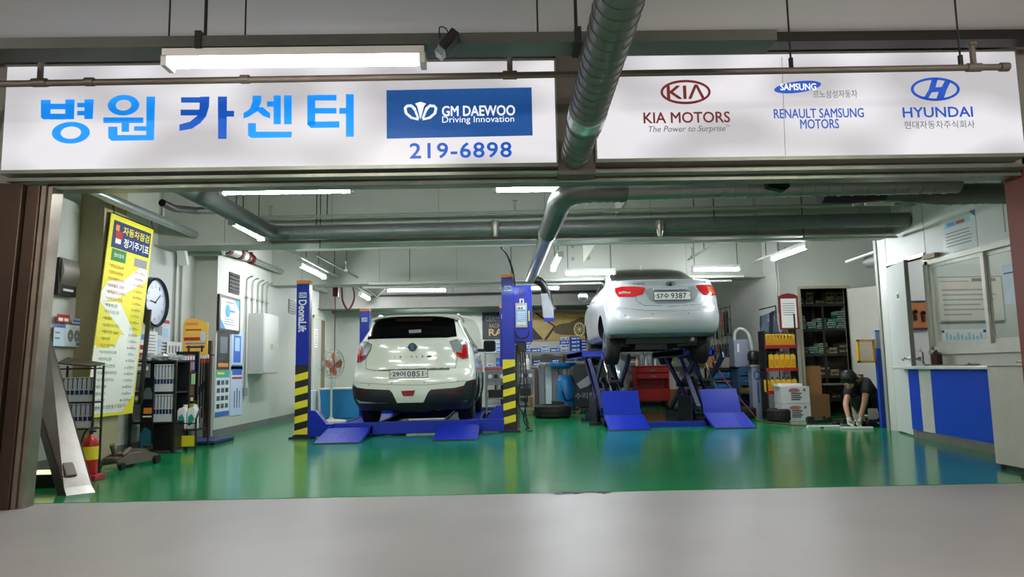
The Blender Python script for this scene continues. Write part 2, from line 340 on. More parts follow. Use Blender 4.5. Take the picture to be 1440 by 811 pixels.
# ------------------------------------------------------------------ SIGNS
def sign_mat(name, base, lo, hi, sc):
    m = bpy.data.materials.new(name); m.use_nodes = True; nt = m.node_tree; b = nt.nodes['Principled BSDF']
    b.inputs['Base Color'].default_value = (*lin('6c6b70'), 1); b.inputs['Roughness'].default_value = .35; b.inputs['Emission Color'].default_value = (*lin(base), 1)
    tc = nt.nodes.new('ShaderNodeTexCoord'); mp = nt.nodes.new('ShaderNodeMapping'); mp.inputs['Scale'].default_value = (1, 1, 1.6)
    n = nt.nodes.new('ShaderNodeTexNoise'); n.inputs['Scale'].default_value = sc; n.inputs['Detail'].default_value = 0
    r = nt.nodes.new('ShaderNodeMapRange'); r.inputs[1].default_value = .32; r.inputs[2].default_value = .62; r.inputs[3].default_value = lo; r.inputs[4].default_value = hi
    nt.links.new(tc.outputs['Object'], mp.inputs[0]); nt.links.new(mp.outputs[0], n.inputs['Vector']); nt.links.new(n.outputs['Fac'], r.inputs[0]); nt.links.new(r.outputs[0], b.inputs['Emission Strength'])
    return m
sign_w = sign_mat('backlit_acrylic', 'f0eef2', .52, .86, 1.5)
L_blue = mt('backlit_blue', '0c8cf2', .4, var=0, emis=.75)
L_blue2 = mt('backlit_deep_dim_blue', '0a52b8', .4, var=0, emis=.7)  # weaker backlight of one letter is put into this deeper blue
L_navy = mt('backlit_navy', '17549e', .4, var=.06, scale=20, emis=.45)
L_red = mt('backlit_maroon', '6e1a1e', .4, var=0, emis=.5)
L_grey = mt('backlit_grey', '56606e', .4, var=0, emis=.4)
L_white = mt('backlit_white', 'eef1f5', .4, var=0, emis=.75)
L_hy = mt('backlit_royal', '1c4fb4', .4, var=0, emis=.6)
YS = 5.56
AX, BZ, NF = Vector((1, 0, 0)), Vector((0, 0, 1)), Vector((0, -1, 0))
def P(u, v): return at(u, v, YS)
frame_m = mt('sign_frame_metal', '8b9488', .35, .5, var=.1)
def sign(name, label, x0, x1, z0, z1):
    t = T(name, label, 'sign', ((x0+x1)/2, YS, z0)); w = (x1-x0)/2; h = z1-z0
    BOX('sign_face', (-w, 0, 0), (w, .12, h), sign_w, t)
    MB().box((-w-.015, .0, -.03), (w+.015, .16, 0)).box((-w-.015, .0, h), (w+.015, .16, h+.02)).box((-w-.015, .0, 0), (-w, .16, h)).box((w, .0, 0), (w+.015, .16, h)).build('sign_frame', frame_m, t)
    return t
sL = sign('shop_sign', 'long backlit white shop sign with blue Korean lettering and navy panel', -3.96, .46, 2.645, 3.5)
sR = sign('brand_sign', 'backlit white sign with three car maker emblems on the right', .79, 4.27, 2.67, 3.53)
def strokes(t, name, polys, mat, rings=(), k=3., u_off=0., v_off=0., lift=.004):
    mb = MB(); o = t.location
    for pl in polys: 
        pts = [P(u_off+a/k, v_off+b/k)-o for a, b in pl]
        pts = [Vector((p.x, -.0005, p.z)) for p in pts]
        mb.poly(pts, (0, -lift, 0))
    for cx, cy, rx, ry, ix, iy in rings:
        c = P(u_off+cx/k, v_off+cy/k)-o; ppm = 1/(P(101, 100)-P(100, 100)).length
        mb.ring((c.x, -.0005, c.z), AX, BZ, NF, rx/k/ppm, ry/k/ppm, ix/k/ppm, iy/k/ppm, lift)
    return mb.build(name, mat, t)
def rc(a, b, c, d): return [(a, b), (c, b), (c, d), (a, d)]
strokes(sL, 'korean_letter', [[(174,422),(214,422),(213,503),(185,504),(174,496)], [(277,420),(316,420),(313,503),(276,503)], rc(212,438,278,461), rc(212,480,277,504),
        [(358,420),(396,419),(392,502),(357,502)], rc(327,434,359,453), rc(327,468,359,487)], L_blue, [(300,560,79,47,43,27)])
strokes(sL, 'korean_letter', [rc(437,496,605,519), rc(514,519,545,556), rc(567,533,619,552), [(619,408),(655,408),(650,592),(618,592)], [(458,535),(496,535),(496,570),(618,570),(618,592),(472,594),(458,582)]], L_blue, [(522,444,66,45,33,24)])
strokes(sL, 'korean_letter', [rc(765,411,846,433), [(845,409),(884,408),(882,450),(842,465)], [(842,462),(882,450),(870,490),(832,493)], [(832,490),(870,490),(845,520),(800,516)], [(801,514),(846,519),(810,543),(758,552),(758,526)],
        rc(763,463,842,487), [(920,408),(958,408),(956,586),(921,586)], rc(957,468,988,492)], L_blue2)
strokes(sL, 'korean_letter', [[(1066,404),(1103,404),(1103,430),(1066,432)], [(1066,430),(1103,430),(1085,470),(1050,492),(1028,500),(1028,478),(1055,460)], [(1075,455),(1108,452),(1140,478),(1140,500),(1108,488),(1086,468)],
        rc(1127,428,1156,450), rc(1155,403,1185,524), rc(1199,403,1231,524), [(1047,520),(1080,520),(1080,556),(1232,556),(1230,580),(1060,582),(1047,572)]], L_blue)
strokes(sL, 'korean_letter', [rc(1297,402,1330,528), rc(1329,401,1420,424), rc(1329,456,1420,479), [(1298,526),(1298,514),(1432,512),(1432,538),(1312,540)], rc(1432,456,1461,480), rc(1460,398,1493,577)], L_blue)
def txt(t, s, u0_, v0_, u1_, v1_, mat, name='lettering', bold=.02, spacing=1., shear=0., lift=.006, Yp=None):
    c = at((u0_+u1_)/2, (v0_+v1_)/2, YS)-t.location; w = (at(u1_, v0_, YS)-at(u0_, v0_, YS)).length; h = (at(u0_, v0_, YS)-at(u0_, v1_, YS)).length
    mb = MB(); text(mb, s, (c.x, -lift, c.z), AX, BZ, w, h, .001, bold, spacing, shear); return mb.build(name, mat, t)
panel = strokes(sL, 'navy_panel', [[(543.5, 127), (747.5, 123), (749, 190.5), (544, 195)]], L_navy, k=1., lift=.003)
txt(sL, 'GM DAEWOO', 622, 149, 724, 163, L_white, bold=.03)
txt(sL, 'Driving Innovation', 622, 163.5, 723, 175, L_white, bold=.01)
txt(sL, '219-6898', 577, 201, 719, 222, L_blue2, bold=.03, spacing=1.1)
# winged emblem
em = []
for sgn in (1, -1):
    cx, cy = 591.5, 157
    em.append([(cx+sgn*a, cy+b) for a, b in ((2,9),(7,-5),(13,-10),(20,-9),(23.5,-5),(22,3),(14,10),(3,12.5),(3,10),(12,7.5),(18.5,2),(20,-4.5),(17,-6.5),(13,-6),(9,-1),(4,11))])
em.append([(591.5, 168), (589, 158), (587, 150), (584, 146), (591.5, 143.5), (599, 146), (596, 150), (594, 158)])
strokes(sL, 'wing_emblem', em, L_white, k=1., lift=.007)
# right sign
strokes(sR, 'oval_emblem', [], L_red, [(964, 129.5, 36, 18, 32.5, 14.5)], k=1.)
txt(sR, 'KI\u039b', 938, 120, 990, 139, L_red, bold=.035)
txt(sR, 'KIA MOTORS', 905, 158, 1026, 173, L_red, bold=.025)
txt(sR, 'The Power to Surprise', 911, 177, 1020, 188, L_grey, shear=.25, bold=0)
txt(sR, 'TM', 1020, 176, 1026, 179, L_grey, bold=0)
el = [(1121.5+33*math.cos(a)*1.0, 122.5-8*math.sin(a)-33*math.cos(a)*.12) for a in [2*PI*i/28 for i in range(28)]]
strokes(sR, 'blue_ellipse', [el], L_hy, k=1.)
txt(sR, 'SAMSUNG', 1097, 118, 1147, 127, L_white, bold=.03)
txt(sR, '르노삼성자동차', 1143, 127, 1205, 138, L_grey, bold=.01)
txt(sR, 'RENAULT SAMSUNG', 1088, 153, 1214, 166, L_hy, bold=.02)
txt(sR, 'MOTORS', 1125, 168, 1179, 181, L_hy, bold=.02)
strokes(sR, 'oval_emblem', [[(1293,136),(1300,136),(1306,126),(1310,112),(1319,109.5),(1315,123),(1324,122.5),(1329,113),(1337,114),(1331,126),(1327,138),(1316,141),(1320,129),(1310,130),(1304,140)]], L_hy, [(1315, 125.5, 35.5, 17.5, 31.5, 14)], k=1.)
txt(sR, 'HYUNDAI', 1269, 151, 1367, 165, L_hy, bold=.03)
txt(sR, '현대자동차주식회사', 1271, 170, 1370, 181, L_grey, bold=.01)
S(MB().box((.475, 5.58, 2.55), (.775, 5.75, 3.62)), 'trim_9', mt('gap_brown', '5a544c', .6, var=.1))
strokes(sR, 'panel_seam', [[(1099, 80), (1099.6, 80), (1104.6, 219), (1104, 219)]], L_grey, k=1., lift=.002)
# ------------------------------------------------------------------ LAMPS
def lamp(label, a, b, mat=None, w=.09, body=True, group='ceiling fluorescent lamps', nm='fluorescent_lamp', side=False):
    a, b = Vector(a), Vector(b); d = (b-a).normalized(); L = (b-a).length; c = (a+b)/2
    t = T(nm, label, 'lamp', c, math.atan2(d.y, d.x), group)
    m = mat or tube_m
    MB().box((-L/2-.03, -w/2, .025), (L/2+.03, w/2, .075)).build('lamp_body', white_p, t)
    MB().sweep([(-L/2, 0, 0), (-L/2+.01, 0, 0), (L/2-.01, 0, 0), (L/2, 0, 0)], [.02, .03, .03, .02], 12).build('lamp_tube', m, t, smooth=True)
    for e in (-L/2-.035, L/2): MB().box((e, -w/2, -.035), (e+.035, w/2, .03)).build('end_cap', white_p, t)
    return t
def rod(t, x, y, z0, z1, r=.006): MB().cyl((x, y, z0), (x, y, z1), r, n=6).build('hanger_rod', dark_metal, t)
LAMPS = [('long lit lamp just behind the lettered sign, left', (-2.73, 6.93), (-1.48, 6.93), 2.8),
 ('lit lamp left of the elbow duct behind the header', (-.03, 6.99), (1.2, 6.99), 2.8),
 ('lit lamp crossing above the white car, upper of two', (-2.54, 15.85), (-1.26, 15.95), 2.8),
 ('lit lamp just over the white car roof, lower of two', (-2.67, 18.6), (-1.34, 18.6), 2.69),
 ('lit lamp left behind the silver car roof', (1.19, 13.0), (2.08, 13.0), 2.74),
 ('lit lamp right behind the silver car roof', (3.57, 13.0), (4.40, 13.0), 2.77),
 ('lit lamp behind the blue control box post', (0.0, 15.8), (1.28, 15.9), 2.8),
 ('short looking lit lamp running away beside the hanging duct', (.91, 10.75), (.91, 12.3), 2.72),
 ('lit lamp slanting away on the right near the closet', (4.75, 10.82), (4.68, 12.0), 2.8),
 ('lit lamp on the left rail above the striped post', (-3.38, 11.85), (-3.36, 13.4), 2.8),
 ('first lamp on the left rail behind the curved duct', (-3.20, 8.4), (-3.20, 9.4), 2.80),
 ('lit lamp deep on the left rail near the back', (-3.3, 16.6), (-3.3, 17.6), 2.8)]
for lb, a, b, z in LAMPS:
    t = lamp(lb, (*a, z), (*b, z)); rod(t, -.4, 0, .075, 3.76-z); rod(t, .4, 0, .075, 3.76-z)
t = lamp('lit fluorescent lamp under the tray in front of the left sign', (-2.06, 4.32, 2.95), (-.49, 4.32, 2.95), tube_out, w=.12); rod(t, -.5, 0, .07, .09); rod(t, .5, 0, .07, .09)
t = lamp('added unseen office lamp behind the window', (6.6, 8.6, 3.2), (7.6, 8.6, 3.2)); rod(t, -.4, 0, .075, .56); rod(t, .4, 0, .075, .56)  # unseen lamp added to brighten the office interior
# unseen lamps added behind the camera to brighten the outer ceiling and floor
for i, (x, y) in enumerate(((-4.5, 1.2), (3.6, 1.6), (-1.5, -2.5), (4, -3.))):
    t = lamp('added unseen lamp behind the camera, number %s' % ('one', 'two', 'three', 'four')[i], (x-.7, y, 2.9), (x+.7, y, 2.9), tube_added, w=.12, group='added unseen lamps'); rod(t, -.5, 0, .075, .73); rod(t, .5, 0, .075, .73)
# ------------------------------------------------------------------ DUCTS and PIPES
def ribbed(path, r, step=.045, amp=.006, n=20):
    pts = []; path = [Vector(p) for p in path]
    for a, b in zip(path[:-1], path[1:]):
        k = max(1, int((b-a).length/step))
        for i in range(k): pts.append(a.lerp(b, i/k))
    pts.append(path[-1]); rr = [r+(amp if i % 2 else 0) for i in range(len(pts))]
    return pts, rr
def curve(pts, n=6):
    P_ = [Vector(p) for p in pts]; out = []
    for i in range(len(P_)-1):
        p0 = P_[max(i-1, 0)]; p1 = P_[i]; p2 = P_[i+1]; p3 = P_[min(i+2, len(P_)-1)]
        for k in range(n):
            t = k/n; out.append(.5*((2*p1)+(p2-p0)*t+(2*p0-5*p1+4*p2-p3)*t*t+(3*p1-p0-3*p2+p3)*t**3))
    out.append(P_[-1]); return out
def spiral(mb, a, b, r, pitch=.11, n=24):
    a, b = Vector(a), Vector(b); mb.cyl(a, b, r, n=n); k = int((b-a).length/pitch); d = (b-a).normalized()
    for i in range(1, k): c = a.lerp(b, i/k); mb.cyl(c-d*.005, c+d*.005, r+.006, n=n)
duct_m = mt('spiral_duct_metal', '70746f', .38, .7, var=.14, scale=5)
duct_d = mt('painted_duct_grey', '6d716e', .45, .35, var=.1)
t = T('exhaust_duct', 'grey spiral duct coming from overhead and passing between the two signs', 'duct')
mb = MB(); spiral(mb, (.63, 1.8, 2.98), (.62, 5.05, 2.74), .125, .1); spiral(mb, (.62, 5.05, 2.74), (.61, 5.56, 2.70), .115, .1); mb.build('duct_pipe', duct_m, t, smooth=True)
MB().cyl((.62, 4.72, 2.765), (.62, 4.86, 2.755), .135, n=24).build('joint_tape', mt('foil_tape', 'b8d4c8', .25, .6, var=.3, scale=30), t, smooth=True)
t = T('exhaust_duct', 'ribbed duct bending from the header and running back over the bays', 'duct')
mb = MB(); p, r = ribbed(curve([(1.15, 6.32, 2.60), (.85, 6.32, 2.60), (.66, 6.42, 2.60), (.58, 6.7, 2.59), (.57, 7.2, 2.58), (.56, 8.3, 2.6)], 5), .105, .03, .008); mb.sweep(p, r, 20); mb.build('duct_elbow', duct_m, t, smooth=True, ang=60)
mb = MB(); mb.sweep([(.56, 8.28, 2.6), (.56, 13.4, 2.7)], .095, 20); mb.cyl((.56, 8.25, 2.6), (.56, 8.33, 2.6), .112, n=20); mb.build('duct_pipe', mt('smooth_duct', '9a9ea0', .3, .7, var=.06), t, smooth=True)
mb = MB(); spiral(mb, (1.15, 6.32, 2.6), (4.2, 6.32, 2.62), .09, .12, 20); mb.build('branch_pipe', mt('branch_duct_green_grey', '8f9a92', .35, .5), t, smooth=True)
p = curve([(.62, 13.3, 2.68), (.75, 13.35, 2.62), (.86, 13.4, 2.42), (.90, 13.4, 2.2), (.98, 13.4, 2.08)], 6); p, r = ribbed(p, .075, .025, .008)
MB().sweep(p, r, 14).build('flexible_hose', black, t, smooth=True, ang=60)
MB().poly([(.78, 13.25, 1.95), (.97, 13.25, 1.92), (.97, 13.25, 2.1), (.86, 13.25, 2.4), (.74, 13.25, 2.4)], (0, .12, 0)).build('exhaust_hood', mt('hood_grey', '9aa0a6', .4), t)
MB().box((.79, 13.24, 1.88), (.98, 13.38, 1.94)).build('hood_lip', blue_l, t)
t = T('ventilation_duct', 'long grey duct crossing the shop under the first beam', 'duct')
mb = MB(); spiral(mb, (-3.2, 9.75, 2.93), (5.72, 9.75, 2.99), .1, .3, 20); mb.build('duct_pipe', duct_d, t, smooth=True)
for u in (697, 926):
    p = at(u, 322, 9.7); MB().lathe([(.05, 0), (.06, -.05), (.045, -.14), (.03, -.2), (.028, -.22)], (p.x, 9.62, p.z+.1), 14).build('air_nozzle', mt('nozzle_steel', '9c968c', .35, .6), t, smooth=True)
p, r = ribbed(curve([(-3.02, 6.5, 2.80), (-3.06, 7.5, 2.84), (-3.1, 9.0, 2.88), (-3.12, 9.55, 2.91), (-2.95, 9.75, 2.93)], 6), .098, .03, .008)
MB().sweep(p, r, 20).build('duct_elbow', duct_m, t, smooth=True, ang=60)
for u in (445, 1005): 
    p = at(u, 320, 9.75); MB().cyl((p.x, 9.75, 3.0), (p.x, 9.75, 3.74), .008, n=6).build('hanger_rod', dark_metal, t)
t = T('ventilation_duct', 'shiny bent duct above the office notice near the red frame', 'duct')
p, r = ribbed(curve([(3.75, 6.75, 2.66), (4.1, 6.75, 2.64), (4.35, 6.8, 2.63), (4.8, 6.9, 2.66), (5.3, 7.1, 2.7), (5.78, 7.3, 2.72)], 5), .1, .05, .007); MB().sweep(p, r, 20).build('duct_pipe', duct_m, t, smooth=True, ang=60)
MB().sweep(curve([(3.1, 6.7, 2.62), (3.4, 6.72, 2.62), (3.78, 6.75, 2.65)], 5), .085, 16).build('black_sleeve', black, t, smooth=True)
for y_, x_ in ((6.8, 4.4), (6.98, 5.1)): MB().cyl((x_, y_, 2.7), (x_, y_, 3.76), .007, n=6).build('hanger_rod', dark_metal, t)
t = T('tarp_bundle', 'white sheet and black wrapping hung beside the shiny duct', 'cover', at(1215, 275, 6.9))
p0 = at(1215, 275, 6.9)
MB().poly([(p-p0) for p in (at(1198, 262, 6.9), at(1219, 266, 6.9), at(1217, 285, 6.9), at(1200, 290, 6.9))], (0, .02, 0)).poly([(p-p0) for p in (at(1219, 280, 6.92), at(1258, 279, 6.92), at(1258, 288, 6.92), at(1217, 288, 6.92))], (0, .03, 0)).build('white_sheet', paper, t)
# black lamp hood hanging from the header
t = T('camera_housing', 'black wedge shaped housing hanging under the header on the right', 'camera', at(1095, 260, 6.05)); p0 = t.location.copy()
MB().poly([(p-p0) for p in (at(1079, 256, 6.05), at(1110, 256, 6.05), at(1111, 262, 6.05), at(1104, 268, 6.05), at(1081, 263, 6.05))], (0, .08, 0)).build('housing', black, t); MB().box((.0, -.2, .01), (.04, .06, .06)).build('bracket', dark_metal, t)
# rear big dark duct on the back beam
t = T('ventilation_duct', 'wide dark grey duct across the very back over the banners', 'duct')
mb = MB(); spiral(mb, (-4.58, 19.3, 2.78), (5.31, 19.3, 2.78), .2, .8, 20); mb.build('duct_pipe', duct_d, t, smooth=True)
# sprinkler and conduit pipes inside
def pipe(label, pts, r=.02, mat=None, heads=(), rods=(), cat='pipe', nm='ceiling_pipe', group='ceiling pipes', n=10):
    t = T(nm, label, cat, group=group); MB().sweep(pts, r, n).build('pipe_run', mat or pipe_m, t, smooth=True)
    for h in heads:
        h = Vector(h); MB().cyl(h, h+Vector((0, 0, .16)), .014, n=8).cyl(h+Vector((0, 0, .16)), h+Vector((0, 0, .165)), .035, n=10).cyl(h+Vector((-.035, 0, 0)), h+Vector((.035, 0, 0)), r*1.35, n=10).build('sprinkler_head', pipe_m, t)
    for h in rods: h = Vector(h); MB().cyl(h, (h.x, h.y, 3.74), .007, n=6).build('hanger_rod', dark_metal, t)
    return t
pipe('thin sprinkler pipe above the long crossing duct', [(-3.4, 9.5, 3.1), (5.7, 9.5, 3.16)], .022, heads=[(at(380, 300, 9.5).x, 9.5, 3.1), (at(724, 300, 9.5).x, 9.5, 3.12), (at(1060, 300, 9.5).x, 9.5, 3.14)], rods=[(at(460, 300, 9.5).x, 9.5, 3.1), (at(976, 300, 9.5).x, 9.5, 3.13)])
pipe('pale conduit pipe below the long crossing duct', [(-2.9, 10.0, 2.73), (5.7, 10.0, 2.79)], .018, mt('pale_pipe', 'b4b6ac', .45), rods=[(at(450, 340, 10).x, 10, 2.73), (at(1130, 330, 10).x, 10, 2.77)])
pipe('pale conduit pipe beneath the second beam', [(-2.6, 13.9, 2.72), (4.8, 13.9, 2.75)], .03, mt('pale_pipe', 'b4b6ac', .45), rods=[(-1.8, 13.9, 2.75), (.2, 13.9, 2.75)])
pipe('second pale conduit beside the beam above the white car', [(-2.75, 14.05, 2.66), (4.6, 14.05, 2.68)], .022, mt('pale_pipe', 'b4b6ac', .45))
pipe('slanting branch pipe over the white car', [at(445, 358, 12.0), at(503, 390, 13.6)], .02, rods=[at(487, 378, 12.9)], heads=[at(487, 380, 12.9)])
pipe('slanting branch pipe over the silver car', [at(968, 365, 12.2), at(1015, 337, 10.8)], .018, rods=[at(990, 350, 11.5)], heads=[at(974, 361, 12)])
pipe('dark pipe along the back above the lamps', [(-3.1, 17.5, 2.86), (5.2, 17.5, 2.9)], .025, dark_metal, rods=[(-1.2, 17.5, 2.86)])
pipe('bent pale conduit left of the lamp over the white car', [at(505, 400, 14.6), at(530, 417, 15), at(545, 402, 15.4)], .015, mt('pale_pipe', 'b4b6ac', .45))
pipe('thin dark conduit elbow near the back right corner', [at(1000, 389, 16), at(1064, 386, 16), at(1068, 392, 16.), at(1068, 500, 16.)], .018, dark_metal)
pipe('vertical conduit on the white pillar right of the tools', [at(1105, 347, 13.2), at(1093, 362, 13.2), at(1091, 370, 13.35), at(1095, 440, 13.35)], .014, mt('grey_conduit', '8d8c86', .4, .3))
pipe('dark bent pipe near the curved duct, upper left', [at(228, 285, 8.2), at(245, 293, 8.5), at(275, 296, 8.9), at(330, 296, 9.2)], .045, dark_metal)
pipe('dark curved hose dropping to the control box', curve([at(705, 348, 10.6), at(714, 360, 11.2), at(722, 385, 11.6), at(724, 404, 11.75)], 5), .016, dark_metal)
pipe('pale pipe jutting from the right wall over the closet', [at(1190, 368, 11.5), at(1235, 352, 10.8)], .02, mt('pale_pipe', 'b4b6ac', .45))
t = T('ventilation_duct', 'short dark duct stub above the closet door', 'duct'); MB().cyl(at(1222, 368, 11.3), at(1245, 364, 10.8), .1, n=16).build('duct_pipe', duct_d, t, smooth=True)
# lamp rails
pipe('straight lamp rail along the left ceiling', [(-3.3, 8.35, 2.90), (-3.26, 19, 2.90)], .028, mt('pale_pipe', 'b4b6ac', .45), rods=[(-3.3, 9, 2.9), (-3.3, 14, 2.9)], nm='lamp_rail', cat='rail', n=4)
pipe('short lamp rail slanting towards the office', [(4.8, 10.2, 2.90), (4.68, 13.0, 2.90)], .022, mt('pale_pipe', 'b4b6ac', .45), rods=[(4.75, 10.8, 2.9), (4.7, 12.4, 2.9)], nm='lamp_rail', cat='rail', n=4)
# silver pipe with red couplings on the left wall
t = T('water_main', 'silver water main with dark red couplings along the left wall', 'pipe')
shine = mt('galvanised_pipe', 'b4b8b8', .28, .85, var=.1)
MB().sweep([(-4.42, 6.3, 3.0), (-4.42, 10.9, 3.02), (-4.42, 19.5, 3.04)], .055, 16).build('pipe_run', shine, t, smooth=True)
dred = mt('dark_red_coupling', '5e1518', .45)
for y, l, r in ((10.95, .1, .095), (11.4, .12, .105), (11.9, .1, .105), (12.25, .07, .09), (12.5, .06, .09), (14.4, .08, .08), (14.62, .05, .08), (18.0, .06, .08)):
    mb = MB().cyl((-4.42, y-l/2, 3.02), (-4.42, y+l/2, 3.02), r, n=18).cyl((-4.42, y-l, 3.02), (-4.42, y+l, 3.02), r*.8, n=18)
    mb.box((-4.45, y-.03, 3.02+r*.8), (-4.39, y+.03, 3.02+r+.03)); mb.build('coupling', dred, t, smooth=True)
MB().cyl((-4.42, 11.05, 3.02), (-4.42, 12.2, 3.02), .085, n=18).build('valve_body', mt('valve_white', 'b9bab4', .4, .3), t, smooth=True)
for y in (7.2, 9.2, 10.6): MB().cyl((-4.42, y, 3.05), (-4.42, y, 3.74), .02, n=8).build('hanger_rod', pipe_m, t)
t = T('ventilation_duct', 'short horizontal pipe stub crossing behind the silver water main', 'duct'); MB().cyl((-4.94, 10.95, 2.93), (-4.3, 10.95, 2.93), .1, n=18).build('duct_pipe', mt('stub_grey', '8d938c', .5), t, smooth=True)
MB().cyl((-4.95, 10.95, 2.93), (-4.9, 10.95, 2.93), .13, n=18).build('flange', dark_metal, t, smooth=True)
# outer tray, sprinkler pipe and rods
t = T('cable_tray', 'long dark steel cable tray hung in front of the signs', 'tray')
tm = mt('tray_metal', '5c5f5a', .4, .6, var=.12)
x1 = at(1089, 62, 4.3).x
MB().box((-5.0, 4.25, 3.03), (x1, 4.45, 3.04)).box((-5.0, 4.25, 3.04), (x1, 4.26, 3.10)).box((-5.0, 4.44, 3.04), (x1, 4.45, 3.10)).build('tray_channel', tm, t)
for u in (289, 810): p = at(u, 40, 4.35); MB().box((p.x-.02, 4.24, 3.02), (p.x+.02, 4.46, 3.13)).cyl((p.x, 4.35, 3.1), (p.x, 4.35, 3.63), .011, n=6).build('hanger', dark_metal, t)
for u in (238, 345, 756): p = at(u, 40, 4.35); MB().cyl((p.x, 4.35, 3.05), (p.x, 4.35, 3.63), .006, n=6).build('hanger_rod', dark_metal, t)
t = T('sprinkler_pipe', 'brown grey sprinkler pipe running in front of both signs', 'pipe')
sp = mt('sprinkler_brown', '6a6259', .5, .3, var=.12)
zz = lambda u: 3.04+.03*u/1415
x1 = at(1412, 93, 4.8).x; MB().sweep([(-4.6, 4.8, 3.03), (x1, 4.8, 3.07)], .023, 12).cyl((x1-.03, 4.8, 3.07), (x1+.03, 4.8, 3.07), .032, n=12).build('pipe_run', sp, t, smooth=True)
for u in (57, 717, 1370):
    p = at(u, 100, 4.8); z = zz(u); MB().cyl((p.x, 4.8, z), (p.x, 4.8, z+.16), .02, n=10).cyl((p.x-.05, 4.8, z), (p.x+.05, 4.8, z), .031, n=12).cyl((p.x, 4.8, z+.16), (p.x, 4.8, z+.18), .035, n=10).build('tee_joint', sp, t, smooth=True)
for u in (127, 345): p = at(u, 100, 4.8); MB().cyl((p.x-.03, 4.8, zz(u)), (p.x+.03, 4.8, zz(u)), .031, n=12).build('coupling', sp, t, smooth=True)
for u in (1113, 1352): p = at(u, 100, 4.8); MB().cyl((p.x, 4.8, zz(u)), (p.x, 4.8, 3.62), .007, n=6).cyl((p.x, 4.8, zz(u)), (p.x, 4.8, zz(u)+.09), .017, n=8).build('hanger_rod', dark_metal, t)
t = T('security_camera', 'small black camera clamped to the tray above the left sign', 'camera', at(632, 60, 4.2)); 
mb = MB(); mb.M = Matrix.Rotation(math.radians(-52), 4, 'Y'); mb.box((-.07, -.06, -.03), (.07, .05, .03)); mb.build('camera_body', black, t, bev=.008)
mb = MB(); mb.M = Matrix.Rotation(math.radians(-52), 4, 'Y'); mb.box((-.11, -.05, -.025), (-.07, .04, .025)); mb.build('lens_cover', mt('lens_grey', '8f959c', .2), t)
MB().sweep(curve([(0, 0, .03), (-.02, 0, .09), (-.06, 0, .1), (-.06, 0, .03)], 5), .004, 6).cyl((0, 0, 0), (0, .05, .06), .014, n=8).build('bracket', black, t, smooth=True)
t = T('wall_lamp_hood', 'pale emergency lamp hood beside the pipe stub on the left wall', 'lamp', (-4.75, 10.6, 2.78)); 
mb = MB(); mb.M = Matrix.Rotation(math.radians(25), 4, 'X'); mb.box((-.06, -.08, -.13), (.06, .0, .1)); mb.build('lamp_hood', white_p, t)
